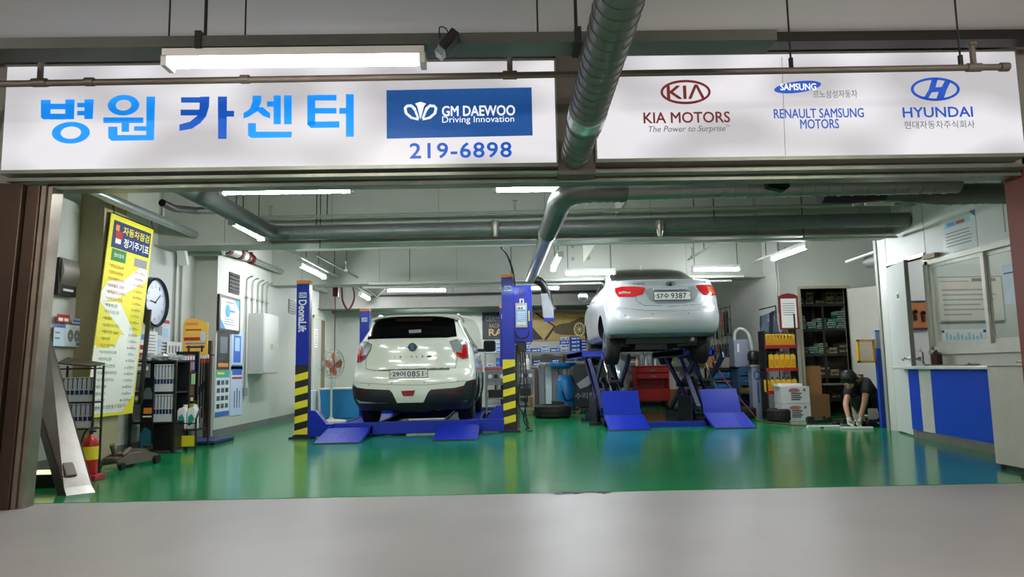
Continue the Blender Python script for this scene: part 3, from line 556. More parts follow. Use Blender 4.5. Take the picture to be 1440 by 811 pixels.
# ------------------------------------------------------------------ CARS
def interp(tab):
    """smooth monotone interpolation of (z, value) pairs"""
    xs = [a for a, _ in tab]; ys = [b for _, b in tab]; n = len(xs)
    d = [(ys[i+1]-ys[i])/(xs[i+1]-xs[i]) for i in range(n-1)]
    m = [d[0]]+[0 if d[i-1]*d[i] <= 0 else 2*d[i-1]*d[i]/(d[i-1]+d[i]) for i in range(1, n-1)]+[d[-1]]
    def f(x):
        if x <= xs[0]: return ys[0]
        if x >= xs[-1]: return ys[-1]
        i = max(k for k in range(n-1) if xs[k] <= x); h = xs[i+1]-xs[i]; t = (x-xs[i])/h
        return (2*t**3-3*t*t+1)*ys[i]+(t**3-2*t*t+t)*h*m[i]+(-2*t**3+3*t*t)*ys[i+1]+(t**3-t*t)*h*m[i+1]
    return f
class Shell:
    def __init__(s, rear, width, front, D=.42, n=2.8, Df=.9, taper=0.06):
        s.yr, s.w, s.yf = interp(rear), interp(width), interp(front); s.D, s.n, s.Df, s.tp = D, n, Df, taper
    def d(s, z): return min(s.D, (s.yf(z)-s.yr(z))*.3)
    def df(s, z): return min(s.Df, (s.yf(z)-s.yr(z))*.4)
    def rear(s, x, z):
        w = s.w(z); q = min(1, abs(x)/w)**s.n
        return Vector((x, s.yr(z)+s.d(z)*(1-(1-q)**(1/s.n)), z))
    def side(s, y, z, sg=1):
        w = s.w(z); t = 1-min(1, max(0, (y-s.yr(z))/s.d(z))); k = (1-t**s.n)**(1/s.n)
        t2 = 1-min(1, max(0, (s.yf(z)-y)/s.df(z))); k2 = (1-t2**2.6)**(1/2.6)
        return Vector((sg*w*min(k, k2)*(1-s.tp*max(0, (y-2.2)/2.2)**2), y, z))
    def mesh(s, zs, na=12, nsd=22, nf=10):
        mb = MB(); rings = []
        for z in zs:
            h = []
            for i in range(na+1):
                a = (i/na)*PI/2; c, sn = abs(math.cos(a))**(2/s.n), abs(math.sin(a))**(2/s.n)
                h.append((s.w(z)*sn, s.yr(z)+s.d(z)*(1-c)))
            ya, yb = s.yr(z)+s.d(z), s.yf(z)-s.df(z)
            for i in range(1, nsd): y = ya+(yb-ya)*i/nsd; h.append((s.side(y, z).x, y))
            for i in range(nf+1):
                a = (1-i/nf)*PI/2; c, sn = abs(math.cos(a))**(2/2.6), abs(math.sin(a))**(2/2.6)
                y = s.yf(z)-s.df(z)*(1-c); h.append((s.w(z)*sn*(1-s.tp*max(0, (y-2.2)/2.2)**2), y))
            ring = [(x, y, z) for x, y in h]+[(-x, y, z) for x, y in reversed(h[1:-1])]
            rings.append(ring)
        N = len(rings[0]); vs = [p for r in rings for p in r]
        fs = [(i*N+k, i*N+(k+1) % N, (i+1)*N+(k+1) % N, (i+1)*N+k) for i in range(len(rings)-1) for k in range(N)]
        # caps as quad strips across the car
        for base, flip in ((0, True), ((len(rings)-1)*N, False)):
            H = N//2
            for k in range(H):
                a, b = k, k+1; c_, d_ = (N-k-1) % N, (N-k) % N
                q = [base+a, base+b, base+c_, base+d_]; q = list(dict.fromkeys(q))
                if len(q) > 2: fs.append(tuple(q[::-1] if flip else q))
        mb.add(vs, fs); return mb
def patch(mb, poly, fn, lift=.006, step=.06, depth=.012):
    bm = bmesh.new(); vs = [bm.verts.new((a, b, 0)) for a, b in poly]; bm.faces.new(vs)
    for ax in (0, 1):
        lo = min(p[ax] for p in poly); hi = max(p[ax] for p in poly); k = int(math.floor(lo/step))+1
        while k*step < hi:
            co = [0, 0, 0]; no = [0, 0, 0]; co[ax] = k*step+1e-5; no[ax] = 1
            bmesh.ops.bisect_plane(bm, geom=bm.verts[:]+bm.edges[:]+bm.faces[:], dist=1e-6, plane_co=co, plane_no=no); k += 1
    bmesh.ops.triangulate(bm, faces=[f for f in bm.faces if len(f.verts) > 4])
    bm.verts.index_update(); top = []; bot = []
    for v in bm.verts:
        a, b = v.co.x, v.co.y; p = fn(a, b); e = .004
        n = (fn(a+e, b)-fn(a-e, b)).cross(fn(a, b+e)-fn(a, b-e)); n = n.normalized() if n.length > 1e-9 else Vector((0, -1, 0))
        c = Vector((0, 2.2, p.z)); 
        if n.dot(p-c) < 0: n = -n
        top.append(p+n*lift); bot.append(p-n*depth)
    N = len(top); fs = []
    for f in bm.faces:
        i = [v.index for v in f.verts]; 
        a, b, c = top[i[0]], top[i[1]], top[i[2]]
        if (b-a).cross(c-a).dot(a-Vector((0, 2.2, a.z))) < 0: i = i[::-1]
        fs.append(tuple(i))
    for e in bm.edges:
        if e.is_boundary: i, j = e.verts[0].index, e.verts[1].index; fs.append((i, j, N+j, N+i))
    bm.free(); mb.add(top+bot, fs)
def line(mb, pts, fn, w=.008, lift=.0015, step=.08):
    for (a0, b0), (a1, b1) in zip(pts[:-1], pts[1:]):
        L = math.hypot(a1-a0, b1-b0); dx, dy = (a1-a0)/L*w/2, (b1-b0)/L*w/2
        patch(mb, [(a0-dx-dy, b0-dy+dx), (a0-dx+dy, b0-dy-dx), (a1+dx+dy, b1+dy-dx), (a1+dx-dy, b1+dy+dx)], fn, lift, step, .002)
rim_m = mt('alloy_rim', 'b9bcc0', .25, .9, var=0)
tail_r = mt('tail_lamp_red', 'b80f12', .12, coat=1., var=.1, scale=12)
tail_c = mt('tail_lamp_clear', 'c9ccd0', .08, .6, var=.15, scale=25)
tail_o = mt('tail_lamp_amber', 'd8622a', .15, coat=1.)
plate_w = mt('plate_white', 'dadcd6', .4, var=0)
def wheel(parent, x, y, z, r, w, sg):
    """one wheel: tyre, rim and spokes, outer side towards sg"""
    mb = MB(); pr = [(r*.62, -w/2), (r*.86, -w/2*1.02), (r*.97, -w/2*.86), (r, -w/2*.7), (r*.995, -w*.17), (r*.975, -w*.16), (r*.975, -w*.12), (r*.998, -w*.11), (r*.998, w*.11), (r*.975, w*.12), (r*.975, w*.16), (r*.995, w*.17), (r, w/2*.7), (r*.97, w/2*.86), (r*.86, w/2*1.02), (r*.62, w/2)]
    mb.lathe(pr, (x, y, z), 40, 'x'); t = mb.build('tyre', rubber, parent, smooth=True, ang=50)
    mb = MB().lathe([(r*.1, sg*w*.2), (r*.6, sg*w*.1), (r*.6, sg*w*.46), (r*.66, sg*w*.52), (r*.66, sg*w*.44), (r*.2, -sg*w*.3)], (x, y, z), 32, 'x')
    for k in range(10):
        a = 2*PI*k/10; u = Vector((0, math.cos(a), math.sin(a))); v = Vector((0, -math.sin(a), math.cos(a))); c = Vector((x+sg*w*.5, y, z))
        mb.poly([c+u*r*.1-v*.02, c+u*r*.62-v*.03, c+u*r*.62+v*.03, c+u*r*.1+v*.02], (-sg*.03, 0, 0))
    mb.lathe([(r*.16, sg*w*.5), (r*.14, sg*w*.54), (0.01, sg*w*.55)], (x, y, z), 16, 'x')
    mb.build('rim', rim_m, t, smooth=True)
def cut_arches(body, cuts):
    mb = MB()
    for x0, x1, y, z, r in cuts: mb.cyl((x0, y, z), (x1, y, z), r, n=40)
    cutter = mb.build('cutter', black, body.parent)
    b = body.modifiers.new('arch', 'BOOLEAN'); b.operation = 'DIFFERENCE'; b.solver = 'EXACT'; b.object = cutter
    try: b.material_mode = 'TRANSFER'
    except Exception: pass
    bpy.context.view_layer.update(); dg = bpy.context.evaluated_depsgraph_get()
    me = bpy.data.meshes.new_from_object(body.evaluated_get(dg)); body.modifiers.clear(); body.data = me; print('ARCH', len(me.vertices))
    bpy.data.objects.remove(cutter)
    me.polygons.foreach_set('use_smooth', [True]*len(me.polygons)); me.set_sharp_from_angle(angle=math.radians(38))
def frange(a, b, n): return [a+(b-a)*i/n for i in range(n+1)]
# --------------------------------------------- white compact SUV
CX, CY, CZ = -1.43, 11.22, .15
suv = T('suv_car', 'white compact SUV parked on the blue four post lift, hood raised', 'car', (CX, CY, CZ), math.radians(-.8))
sw = mt('car_white', 'dde0d2', .22, var=.01, coat=1.)
pb = mt('tinted_glass', '08090a', .06, var=0, spec=.12)
clad = mt('car_cladding', '1b1c1e', .5, var=.05)
sh = Shell(rear=[(.24, .16), (.34, .06), (.5, .0), (.68, .0), (.80, .03), (.86, .10), (1.0, .13), (1.2, .14), (1.36, .18), (1.62, .34), (1.7, .45), (1.76, .8), (1.79, 1.2)],
           width=[(.24, .86), (.4, .955), (.6, .985), (.9, .985), (1.1, .96), (1.3, .90), (1.45, .82), (1.6, .74), (1.7, .69), (1.76, .58), (1.79, .35)],
           front=[(.24, 4.3), (.5, 4.5), (.85, 4.45), (1.0, 4.3), (1.08, 3.5), (1.3, 3.1), (1.6, 2.55), (1.7, 2.3), (1.76, 2.0), (1.79, 1.75)], D=.40, n=3.0)
mb = sh.mesh(frange(.24, .9, 16)+frange(.94, 1.3, 10)+frange(1.34, 1.66, 12)+frange(1.68, 1.79, 7))
body = mb.build('body', [sw, black], suv, smooth=True)
WY = (.92, 3.75); WR = .355
cut_arches(body, [(sg*1.2, sg*.62, y, WR, .415) for sg in (-1, 1) for y in WY])
def L(u, v, Y=11.32):
    p = at(u, v, Y); return (p.x-CX, p.z-CZ)
def LP(pts, Y=11.32): return [L(u, v, Y) for u, v in pts]
def both(pts): return pts, [(-a, b) for a, b in reversed(pts)]
g = MB(); patch(g, LP([(516, 477), (519, 463), (524, 450), (529, 446), (560, 444), (600, 443.5), (634, 445), (637, 450), (640, 462), (642, 473), (628, 475), (560, 476)], 11.5), sh.rear, .006, .05)
rw = g.build('rear_window', pb, suv, smooth=True)
g = MB(); pw = LP([(575, 464.5), (592, 463.5), (593, 468), (576, 469)], 11.5); patch(g, pw, sh.rear, .009, .05); g.build('window_sticker', mt('sticker_pale', '9a8aa0', .5), rw)
# spoiler
mb = MB(); sp_pts = []
for i in range(13):
    x = -.70+1.40*i/12; k = 1-(x/.74)**4; sp_pts.append((x, k))
vs = []; 
for x, k in sp_pts: 
    zt = 1.735+.03*k-.05*(1-k); vs += [(x*1.0, .27+.10*(1-k), zt-.035), (x, .26+.10*(1-k), zt-.012), (x, .62, zt+.012), (x, .62, zt-.05)]
fs = []
for i in range(12):
    for k in range(4): fs.append((i*4+k, i*4+(k+1) % 4, (i+1)*4+(k+1) % 4, (i+1)*4+k))
fs += [(3, 2, 1, 0), (48, 49, 50, 51)]; mb.add(vs, fs); spo = mb.build('roof_spoiler', sw, suv, smooth=True)
MB().box((-.3, .33, 1.655), (.3, .40, 1.705)).build('brake_lamp', mt('brake_lamp_dark', '2a0c10', .7, spec=.1), spo)
# tail lamps: clear outer housing with red inset
for sg, pts, red, clr in ((-1, [(501,480.5),(512,480),(520.5,484),(519,492),(512,503),(505,508),(499,509),(500,492)], [(500.2,489),(506,487),(505.5,500),(513,499),(509,504.5),(499.8,508)], None),
                ( 1, [(632,480),(640,477.5),(651,478),(655,482),(657,503),(650,504),(640,499),(636,490)], [(649.5,484),(654,484),(656.2,502.5),(649,503),(640,498),(639,494),(648,496)], None)):
    g = MB(); patch(g, LP(pts), sh.rear, .012, .04, .02); l = g.build('tail_lamp', tail_c, suv, smooth=True)
    g = MB(); patch(g, LP(red), sh.rear, .016, .04, .01); g.build('red_lens', tail_r, l, smooth=True)
    g = MB(); ps = LP(pts); 
    for a, b in zip(ps, ps[1:]+ps[:1]): line(g, [a, b], sh.rear, .012, .014)
    g.build('lamp_rim', mt('lamp_rim_grey', '6a6d70', .3, .5), l)
# lower cladding: left, right and bottom, with the white centre around the fog lamp
g = MB()
patch(g, LP([(493,541),(500,545),(512,546.5),(548,548),(552,552),(558,566),(530,566),(505,564),(496,560)], 11.25), sh.rear, .012, .05)
patch(g, LP([(655,536),(667,533),(668,556),(663,562),(640,565),(595,566),(602,552),(606,547.5),(640,545),(652,542)], 11.25), sh.rear, .012, .05)
patch(g, [(-.93, .235), (.93, .235), (.93, .36), (-.93, .36)], sh.rear, .008, .06)
for sg in (-1, 1): 
    patch(g, [(1.36, .24), (3.32, .24), (3.32, .36), (1.36, .36)], lambda y, z, s_=sg: sh.side(y, z, s_), .012, .2)
    patch(g, [(.2, .25), (.48, .25), (.5, .6), (.2, .62)], lambda y, z, s_=sg: sh.side(y, z, s_), .012, .06)
g.build('lower_cladding', clad, suv, smooth=True)
for sg in (-1, 1):
    for y in WY:
        g = MB(); pts = []
        for k in range(25): a = math.radians(-12+204*k/24); yy, zz = y+.435*math.cos(a), WR+.435*math.sin(a); pts.append((sh.side(yy, max(.25, zz), sg).x, yy, zz))
        g.sweep(pts, .026, 8); g.build('arch_trim', clad, suv, smooth=True)
g = MB(); patch(g, LP([(564,549.5),(584,548.5),(581.5,556),(567,556.5)], 11.22), sh.rear, .02, .04); fl = g.build('fog_lamp', mt('fog_red', '8a1c18', .2, coat=1), suv)
for pts in ([(496,551),(516,552.5),(524,555),(500,555)], [(627,549.5),(652,547.5),(652,551),(628,553.5)]): g = MB(); patch(g, LP(pts, 11.25), sh.rear, .016, .05); g.build('reflector', mt('reflector_dark', '4a1010', .25), suv)

# plate, recess shadow lip, garnish, emblem and letters
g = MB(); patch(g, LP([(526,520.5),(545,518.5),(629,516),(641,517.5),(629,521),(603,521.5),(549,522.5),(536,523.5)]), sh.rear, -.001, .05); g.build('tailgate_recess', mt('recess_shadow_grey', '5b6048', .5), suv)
pc = at(574.5, 525.5, 11.2); pcl = Vector((pc.x-CX, sh.rear(0, pc.z-CZ).y-.03, pc.z-CZ))
def plate(par, c, w, h, s, u_mat):
    pl = MB().cbox(c, (w, .012, h)).build('number_plate', mt('plate_border', '2e3136', .4), par)
    MB().cbox(c-Vector((0, .004, 0)), (w-.016, .01, h-.016)).build('plate_face', plate_w, pl)
    mb = MB()
    text(mb, s[0], c+Vector((-w*.255, -.0105, 0)), AX, BZ, w*.33, h*.62, .001, .03); text(mb, s[1], c+Vector((w*.17, -.0105, 0)), AX, BZ, w*.41, h*.62, .001, .02, 1.1)
    for sx in (-.46, .46): mb.cbox(c+Vector((sx*w, -.0105, -.0)), (.014, .003, .014))
    mb.build('plate_lettering', mt('plate_ink', '23262c', .4), pl)
plate(suv, pcl, .60, .135, ('29어', '0851'), None)
em_c = Vector((.0, 0, 0)); p = at(575, 488, 11.35); ec = sh.rear(0, p.z-CZ)+Vector((0, -.012, 0))
mb = MB().ring(ec, AX, BZ, NF, .068, .068, .056, .056, .012, 28).cyl(ec+Vector((0, .004, 0)), ec+Vector((0, -.006, 0)), .058, n=24)
mb.poly([ec+Vector(q) for q in ((.06, -.002, .02), (.088, -.002, .0), (.06, -.002, -.02))], (0, -.01, 0)).poly([ec+Vector(q) for q in ((-.06, -.002, .02), (-.06, -.002, -.02), (-.088, -.002, .0))], (0, -.01, 0))
eb = mb.build('emblem', mt('emblem_dark_chrome', '3a5a62', .2, .8), suv, smooth=True)
mb = MB(); text(mb, 'S', ec+Vector((0, -.012, 0)), AX, BZ, .06, .075, .002, .05); mb.build('emblem_letter', chrome, eb)
mb = MB(); p0 = at(555, 502, 11.35); p1 = at(594, 501, 11.35)
for i, ch in enumerate('TIVOLI'): 
    q = p0.lerp(p1, i/5.0); y = sh.rear(q.x-CX, q.z-CZ).y; text(mb, ch, (q.x-CX, y-.004, q.z-CZ), AX, BZ, .016 if ch == 'I' else .024, .03, .001, .03)
mb.build('model_lettering', chrome, suv)
p = at(603.5, 501, 11.35); y = sh.rear(p.x-CX, p.z-CZ).y; mb = MB().ring((p.x-CX, y-.002, p.z-CZ), AX, BZ, NF, .036, .018, .001, .001, .008, 20); mb.build('green_badge', mt('badge_green', '2f7f78', .25, .4), suv)
# panel gaps
g = MB(); line(g, LP([(512,503),(513,518),(526,521),(640,517),(643,499)]), sh.rear, .007, .001); line(g, LP([(520,484),(514,480),(519,470)]), sh.rear, .006, .001)
line(g, LP([(498,538),(560,541),(600,541),(655,535)], 11.25), sh.rear, .006, .001)
for sg in (-1, 1):
    f = lambda y, z, s_=sg: sh.side(y, z, s_)
    for y in (1.42, 2.45, 3.32): line(g, [(y, .4), (y, 1.22)], f, .008, .001, .1)
    line(g, [(1.42, .42), (3.3, .42)], f, .008, .001, .2)
g.build('panel_gap', mt('gap_dark', '4a4c46', .6), suv)
for u, v in ((518, 541), (551, 538.5), (597, 537.5), (643, 535.5)):
    a, b = L(u, v, 11.25); q = sh.rear(a, b); g = MB(); g.cyl(q+Vector((0, .005, 0)), q+Vector((0, -.005, 0)), .013, n=12); g.build('parking_sensor', mt('sensor_grey', '9fa39a', .4), suv)
for sg in (-1, 1):
    f = lambda y, z, s_=sg: sh.side(y, z, s_)
    g = MB(); patch(g, [(.62, 1.30), (.95, 1.56), (1.45, 1.62), (2.42, 1.60), (3.0, 1.28), (2.2, 1.26), (1.2, 1.26)], f, .006, .1); g.build('side_window', pb, suv, smooth=True)
    g = MB()
    for y in (1.45, 2.30): g_ = patch(g, [(y-.03, 1.27), (y+.03, 1.27), (y+.03, 1.60), (y-.03, 1.60)], f, .010, .1)
    g.build('window_pillar', black, suv)
    g = MB(); g.sweep([(sg*(sh.w(1.70)-.03), .75, 1.775), (sg*(sh.w(1.70)-.02), 1.0, 1.80), (sg*(sh.w(1.70)-.02), 2.1, 1.80), (sg*(sh.w(1.7)-.03), 2.35, 1.76)], .018, 8); g.build('roof_rail', mt('rail_silver', 'a9acac', .3, .8), suv, smooth=True)
    for y in (1.95, 2.75): q = f(y, 1.12); g = MB(); g.cbox(q+Vector((sg*.02, 0, 0)), (.03, .18, .03)); g.build('door_handle', sw, suv, bev=.01)
    mx, mz = sg*1.14, 1.30
    mb = MB().box((mx-.12, 2.74, mz-.1), (mx+.12, 2.90, mz+.12)); mm = mb.build('wing_mirror', black, suv, bev=.04)
    MB().box((sg*.88, 2.8, mz-.1), (sg*1.04, 2.88, mz-.04)).build('mirror_arm', black, mm)
    MB().box((mx-.1, 2.735, mz-.08), (mx+.1, 2.742, mz+.1)).build('mirror_glass', mt('mirror_glass', '6a7274', .04, 1., var=0), mm, bev=.01)
for sg in (-1, 1):
    for y in WY: wheel(suv, sg*.80, y, WR, WR, .25, sg)
# raised hood, slightly domed, and engine bay cover; underbody
mb = MB(); vs = []; fs = []
for i in range(9):
    for j in range(13):
        a, b = i/8, (j/12-.5)*2; w = .95*(1-.10*a**4); z = 1.02+1.0*a-.14*abs(b)**3*a; y = 3.3+.30*a-.05*(1-b*b)
        vs.append((b*w*(1-.25*max(0, a-.8)*5*.3), y, z))
for i in range(8):
    for j in range(12): k = i*13+j; fs.append((k, k+1, k+14, k+13))
N = len(vs); vs += [(x, y+.03, z) for x, y, z in vs]; fs += [(N+a, N+d, N+c, N+b) for a, b, c, d in fs[:]]
for i in range(8): k = i*13; fs += [(k, k+13, N+k+13, N+k), (k+12, N+k+12, N+k+25, k+25)]
for j in range(12): fs += [(j, N+j, N+j+1, j+1), (104+j, 105+j, N+105+j, N+104+j)]
mb.add(vs, fs); mb.build('raised_hood', sw, suv, smooth=True, ang=60)
MB().box((-.6, .35, .28), (.6, 4.1, .36)).cyl((-.62, WY[0], WR), (.62, WY[0], WR), .06).cyl((-.62, WY[1], WR), (.62, WY[1], WR), .05).box((-.25, .3, .2), (.25, .65, .3)).build('underbody', mt('underbody_black', '131313', .6, var=.1), suv)
MB().sweep(curve([(.35, .2, .26), (.4, .6, .24), (.2, 1.2, .25), (.1, 2.5, .26)], 4), .03, 10).build('exhaust_pipe', steel, suv, smooth=True)
# --------------------------------------------- silver sedan in the air
DX, DY, DZ = 2.77, 11.95, 1.10
sed = T('sedan_car', 'silver sedan raised high on the blue scissor lift', 'car', (DX, DY, DZ), math.radians(-.5))
sil = mt('car_silver', 'b4b9bd', .36, .3, var=.01, coat=.45)
s2 = Shell(rear=[(.40, .30), (.45, .12), (.56, .03), (.7, .0), (.86, .02), (.92, .06), (1.1, .09), (1.30, .13), (1.37, .11), (1.40, .22), (1.42, .60), (1.46, .80), (1.70, 1.40), (1.76, 1.60), (1.79, 1.85)],
           width=[(.40, .88), (.5, .96), (.7, .985), (1.0, .985), (1.15, .965), (1.3, .92), (1.38, .87), (1.44, .83), (1.6, .77), (1.72, .71), (1.79, .5)],
           front=[(.40, 4.75), (.64, 4.95), (.94, 4.85), (1.12, 4.6), (1.22, 3.9), (1.34, 3.6), (1.46, 3.45), (1.70, 3.0), (1.76, 2.85), (1.79, 2.65)], D=.40, n=3.2)
mb = s2.mesh(frange(.40, .88, 14)+frange(.91, 1.34, 12)+frange(1.355, 1.46, 9)+frange(1.49, 1.79, 10))
body = mb.build('body', [sil, black], sed, smooth=True)
SY = (1.0, 3.85); SR = .345; SZ = SR-.06
cut_arches(body, [(sg*1.2, sg*.60, y, .44, .41) for sg in (-1, 1) for y in SY])
def L2(u, v, Y=12.1): p = at(u, v, Y); return (p.x-DX, p.z-DZ)
def LQ(pts, Y=12.1): return [L2(u, v, Y) for u, v in pts]
g = MB(); f_rg = s2.rear; patch(g, [(-.76, 1.445), (.76, 1.445), (.73, 1.58), (.67, 1.72), (.58, 1.765), (-.58, 1.765), (-.67, 1.72), (-.73, 1.58)], s2.rear, .010, .04); g.build('rear_window', pb, sed, smooth=True)
for pts, am in (([(866,404.5),(874,402.5),(890,402.5),(906,404),(907,407),(903,414),(890,418),(870,417.5),(866,411)], [(870,411),(877,409.5),(884,411),(887,410),(886,413),(878,412.5),(871,413.5)]),
                ([(978,401),(990,399.5),(1006,399.5),(1014,403),(1014,413),(1002,415.5),(990,415),(983,409)], [(994,402),(1002,402),(1005,412),(998,414)])):
    g = MB(); patch(g, LQ(pts), s2.rear, .010, .035, .02); l = g.build('tail_lamp', tail_r, sed, smooth=True)
    g = MB(); patch(g, LQ(am), s2.rear, .013, .035, .01); g.build('amber_lens', tail_o if pts[0][0] > 900 else tail_c, l, smooth=True)
g = MB(); line(g, LQ([(889,403),(895,424),(905,430),(945,431),(985,428),(993,421),(995,401)]), s2.rear, .009, .001); line(g, LQ([(872,433),(905,437),(950,438),(990,436),(1012,432)]), s2.rear, .006, .0005)
for sg in (-1, 1):
    f = lambda y, z, s_=sg: s2.side(y, z, s_)
    for y in (1.55, 2.55, 3.5): line(g, [(y, .48), (y, 1.3)], f, .009, .001, .1)
    line(g, [(1.6, .47), (3.5, .47)], f, .009, .001, .2)
g.build('panel_gap', mt('gap_grey', '5f6468', .5), sed)
pc = at(943.5, 416.5, 12.1); pcl = Vector((pc.x-DX, s2.rear(0, pc.z-DZ).y-.03, pc.z-DZ))
g = MB(); patch(g, LQ([(913,405),(975,402),(982,410),(975,424),(962,427),(923,428),(912,422),(906,411)]), s2.rear, .002, .05); g.build('plate_recess', mt('recess_silver', '9aa0a2', .3, .4), sed, smooth=True)
plate(sed, pcl, .63, .15, ('57수', '9387'), None)
p = at(943, 406, 12.0); MB().cbox((p.x-DX, pcl.y-.01, p.z-DZ), (.6, .05, .04)).build('trunk_garnish', mt('garnish_silver', 'c2cac8', .25, .2, var=0), sed, bev=.012)
p = at(942, 399, 12.1); q = s2.rear(0, p.z-DZ-.0)
MB().ring((p.x-DX, q.y-.004, p.z-DZ), AX, BZ, NF, .075, .04, .063, .030, .01, 28).poly([(p.x-DX+a, q.y-.004, p.z-DZ+b) for a, b in ((-.035,-.03),(-.02,-.03),(-.012,-.005),(.012,0),(.018,.03),(.034,.03),(.022,-.028),(.008,-.03),(.002,-.01),(-.014,-.012),(-.008,.028),(-.022,.028))], (0, -.008, 0)).build('emblem', chrome, sed)
mb = MB()
for s_, u0_, u1_, v in (('AVANTE', 889, 906, 399), ('S16', 986, 993, 396)):
    a = at(u0_, v, 12.1); b = at(u1_, v, 12.1); c = (a+b)/2; y = s2.rear(c.x-DX, c.z-DZ).y; text(mb, s_, (c.x-DX, y-.01, c.z-DZ), AX, BZ, (b-a).length, .03, .001, .02)
mb.build('model_lettering', mt('letter_grey', '55595c', .3, .6), sed)
for u, v in ((879, 443), (917, 441.5), (968, 440.5), (1010, 438)):
    a, b = L2(u, v, 12.0); q = s2.rear(a, b); g = MB(); g.cyl(q+Vector((0, .005, 0)), q+Vector((0, -.005, 0)), .014, n=12); g.build('parking_sensor', mt('sensor_silver', '8b9094', .4), sed)
g = MB(); patch(g, [(-.9, .41), (.9, .41), (.93, .47), (-.93, .47)], s2.rear, .004, .05); g.build('bumper_lip', mt('bumper_under', '6a7074', .4), sed, smooth=True)
for sg in (-1, 1):
    f = lambda y, z, s_=sg: s2.side(y, z, s_)
    g = MB(); patch(g, [(1.25, 1.38), (1.75, 1.62), (2.2, 1.68), (2.75, 1.66), (3.35, 1.38), (2.4, 1.35)], f, .006, .1); g.build('side_window', pb, sed, smooth=True)
    g = MB(); patch(g, [(2.32, 1.36), (2.4, 1.36), (2.4, 1.67), (2.32, 1.67)], f, .010, .1); g.build('window_pillar', black, sed)
    for y in (2.05, 3.0): q = f(y, 1.19); g = MB(); g.cbox(q+Vector((sg*.02, 0, 0)), (.03, .2, .03)); g.build('door_handle', sil, sed, bev=.01)
    mx, mz = sg*1.07, 1.40
    mb = MB(); mb.lathe([(.02, .14), (.07, .12), (.1, .06), (.11, 0), (.105, -.02), (.02, -.02)], (mx, 3.05, mz), 20, 'y'); mm = mb.build('wing_mirror', black_gl, sed, smooth=True)
    MB().box((sg*.86, 3.06, mz-.08), (sg*1.05, 3.12, mz-.03)).build('mirror_arm', black, mm); MB().cyl((mx, 3.03, mz), (mx, 3.027, mz), .09, n=20).build('mirror_glass', mt('mirror_glass', '6a7274', .04, 1., var=0), mm)
for sg in (-1, 1):
    for y in SY: wheel(sed, sg*.80, y, SZ, SR, .23, sg)
MB().box((-.62, .40, .3), (.62, 4.4, .43)).box((-.9, .32, .40), (.9, .6, .46)).box((-.45, .45, .2), (.1, .95, .32)).box((-.7, .7, .26), (-.5, 1.3, .5)).box((.5, .7, .26), (.7, 1.3, .5)).cyl((-.62, SY[0], SZ), (.62, SY[0], SZ), .06).cyl((-.62, SY[1], SZ), (.62, SY[1], SZ), .05).build('underbody', mt('underbody_black', '131313', .6, var=.1), sed)
MB().sweep(curve([(.5, .25, .36), (.5, .8, .3), (.2, 1.4, .28), (.1, 3, .28)], 4), .035, 10).build('exhaust_pipe', steel, sed, smooth=True)
MB().cyl((-.08, 1.7, 1.74), (-.08, 1.62, 1.83), .015, n=8).build('roof_antenna', white_p, sed)
# ------------------------------------------------------------------ FOUR POST LIFT
lift = T('four_post_lift', 'blue four post platform lift with black and yellow striped posts under the white SUV', 'car lift', (-1.5, 11.3, 0))
O = Vector((-1.5, 11.3, 0))
def stripes(mb, x0, x1, y, z0, z1, n, sl=.05):
    h = (z1-z0)/n
    for k in range(n):
        mb.m = k % 2
        a, b = z0+k*h, z0+(k+1)*h
        mb.poly([(x0, y, a-sl if k else a), (x1, y, a), (x1, y, b), (x0, y, b-sl if k < n-1 else b)], (0, -.002, 0))
    mb.m = 0
posts = [(-3.13, 11.28, 2.40), (.10, 11.68, 2.5), (-2.86, 14.9, 2.26), (.05, 15.2, 2.3)]
for i, (x, y, h) in enumerate(posts):
    x -= O.x; y -= O.y
    mb = MB().box((x-.10, y-.09, .02), (x+.10, y+.09, h)); p = mb.build('post', blue_l, lift, bev=.006)
    p['label'] = ['front left post with white lettering', 'front right post beside the control box', 'rear left post', 'rear right post'][i]
    MB().box((x-.103, y-.093, h), (x+.103, y+.093, h+.055)).build('post_cap', orange, p, bev=.006)
    MB().box((x-.17, y-.16, 0), (x+.17, y+.16, .025)).box((x-.12, y-.11, .02), (x+.12, y+.11, .05)).build('base_plate', dark_metal, p)
    if i < 2:
        mb = MB(); stripes(mb, x-.1, x+.1, y-.092, .06, 1.13 if i == 0 else 1.16, 10); mb.build('hazard_stripe', [mt('stripe_black', '141414', .5), yellow] if i == 1 else [yellow, mt('stripe_black', '141414', .5)], p)
    mb = MB().cbox((x+.0, y-.0925, h-.18), (.12, .003, .085)); mb.build('logo_sticker', mt('sticker_pale_blue', 'b9d6e6', .4), p)
    mb = MB(); text(mb, 'LDN', (x, y-.0945, h-.18), AX, BZ, .1, .05, .001, .04); mb.build('logo_lettering', mt('logo_ink', '1a3c70', .4), p)
    mb = MB().box((x+.04, y-.10, .3), (x+.06, y-.09, h-.3)) if i == 9 else None
x, y = posts[0][0]-O.x, posts[0][1]-O.y
mb = MB(); a = at(429, 444, 11.18)-O; text(mb, 'DeonaLift', (x+.0, y-.0925, a.z-.0), (0, 0, -1), (1, 0, 0), .50, .12, .001, .03); mb.build('post_lettering', mt('letter_white', 'e6ebf0', .4, var=0), lift)
MB().box((x+.098, y-.06, .2), (x+.104, y+.06, 2.3)).build('post_slot', blue_dk, lift)
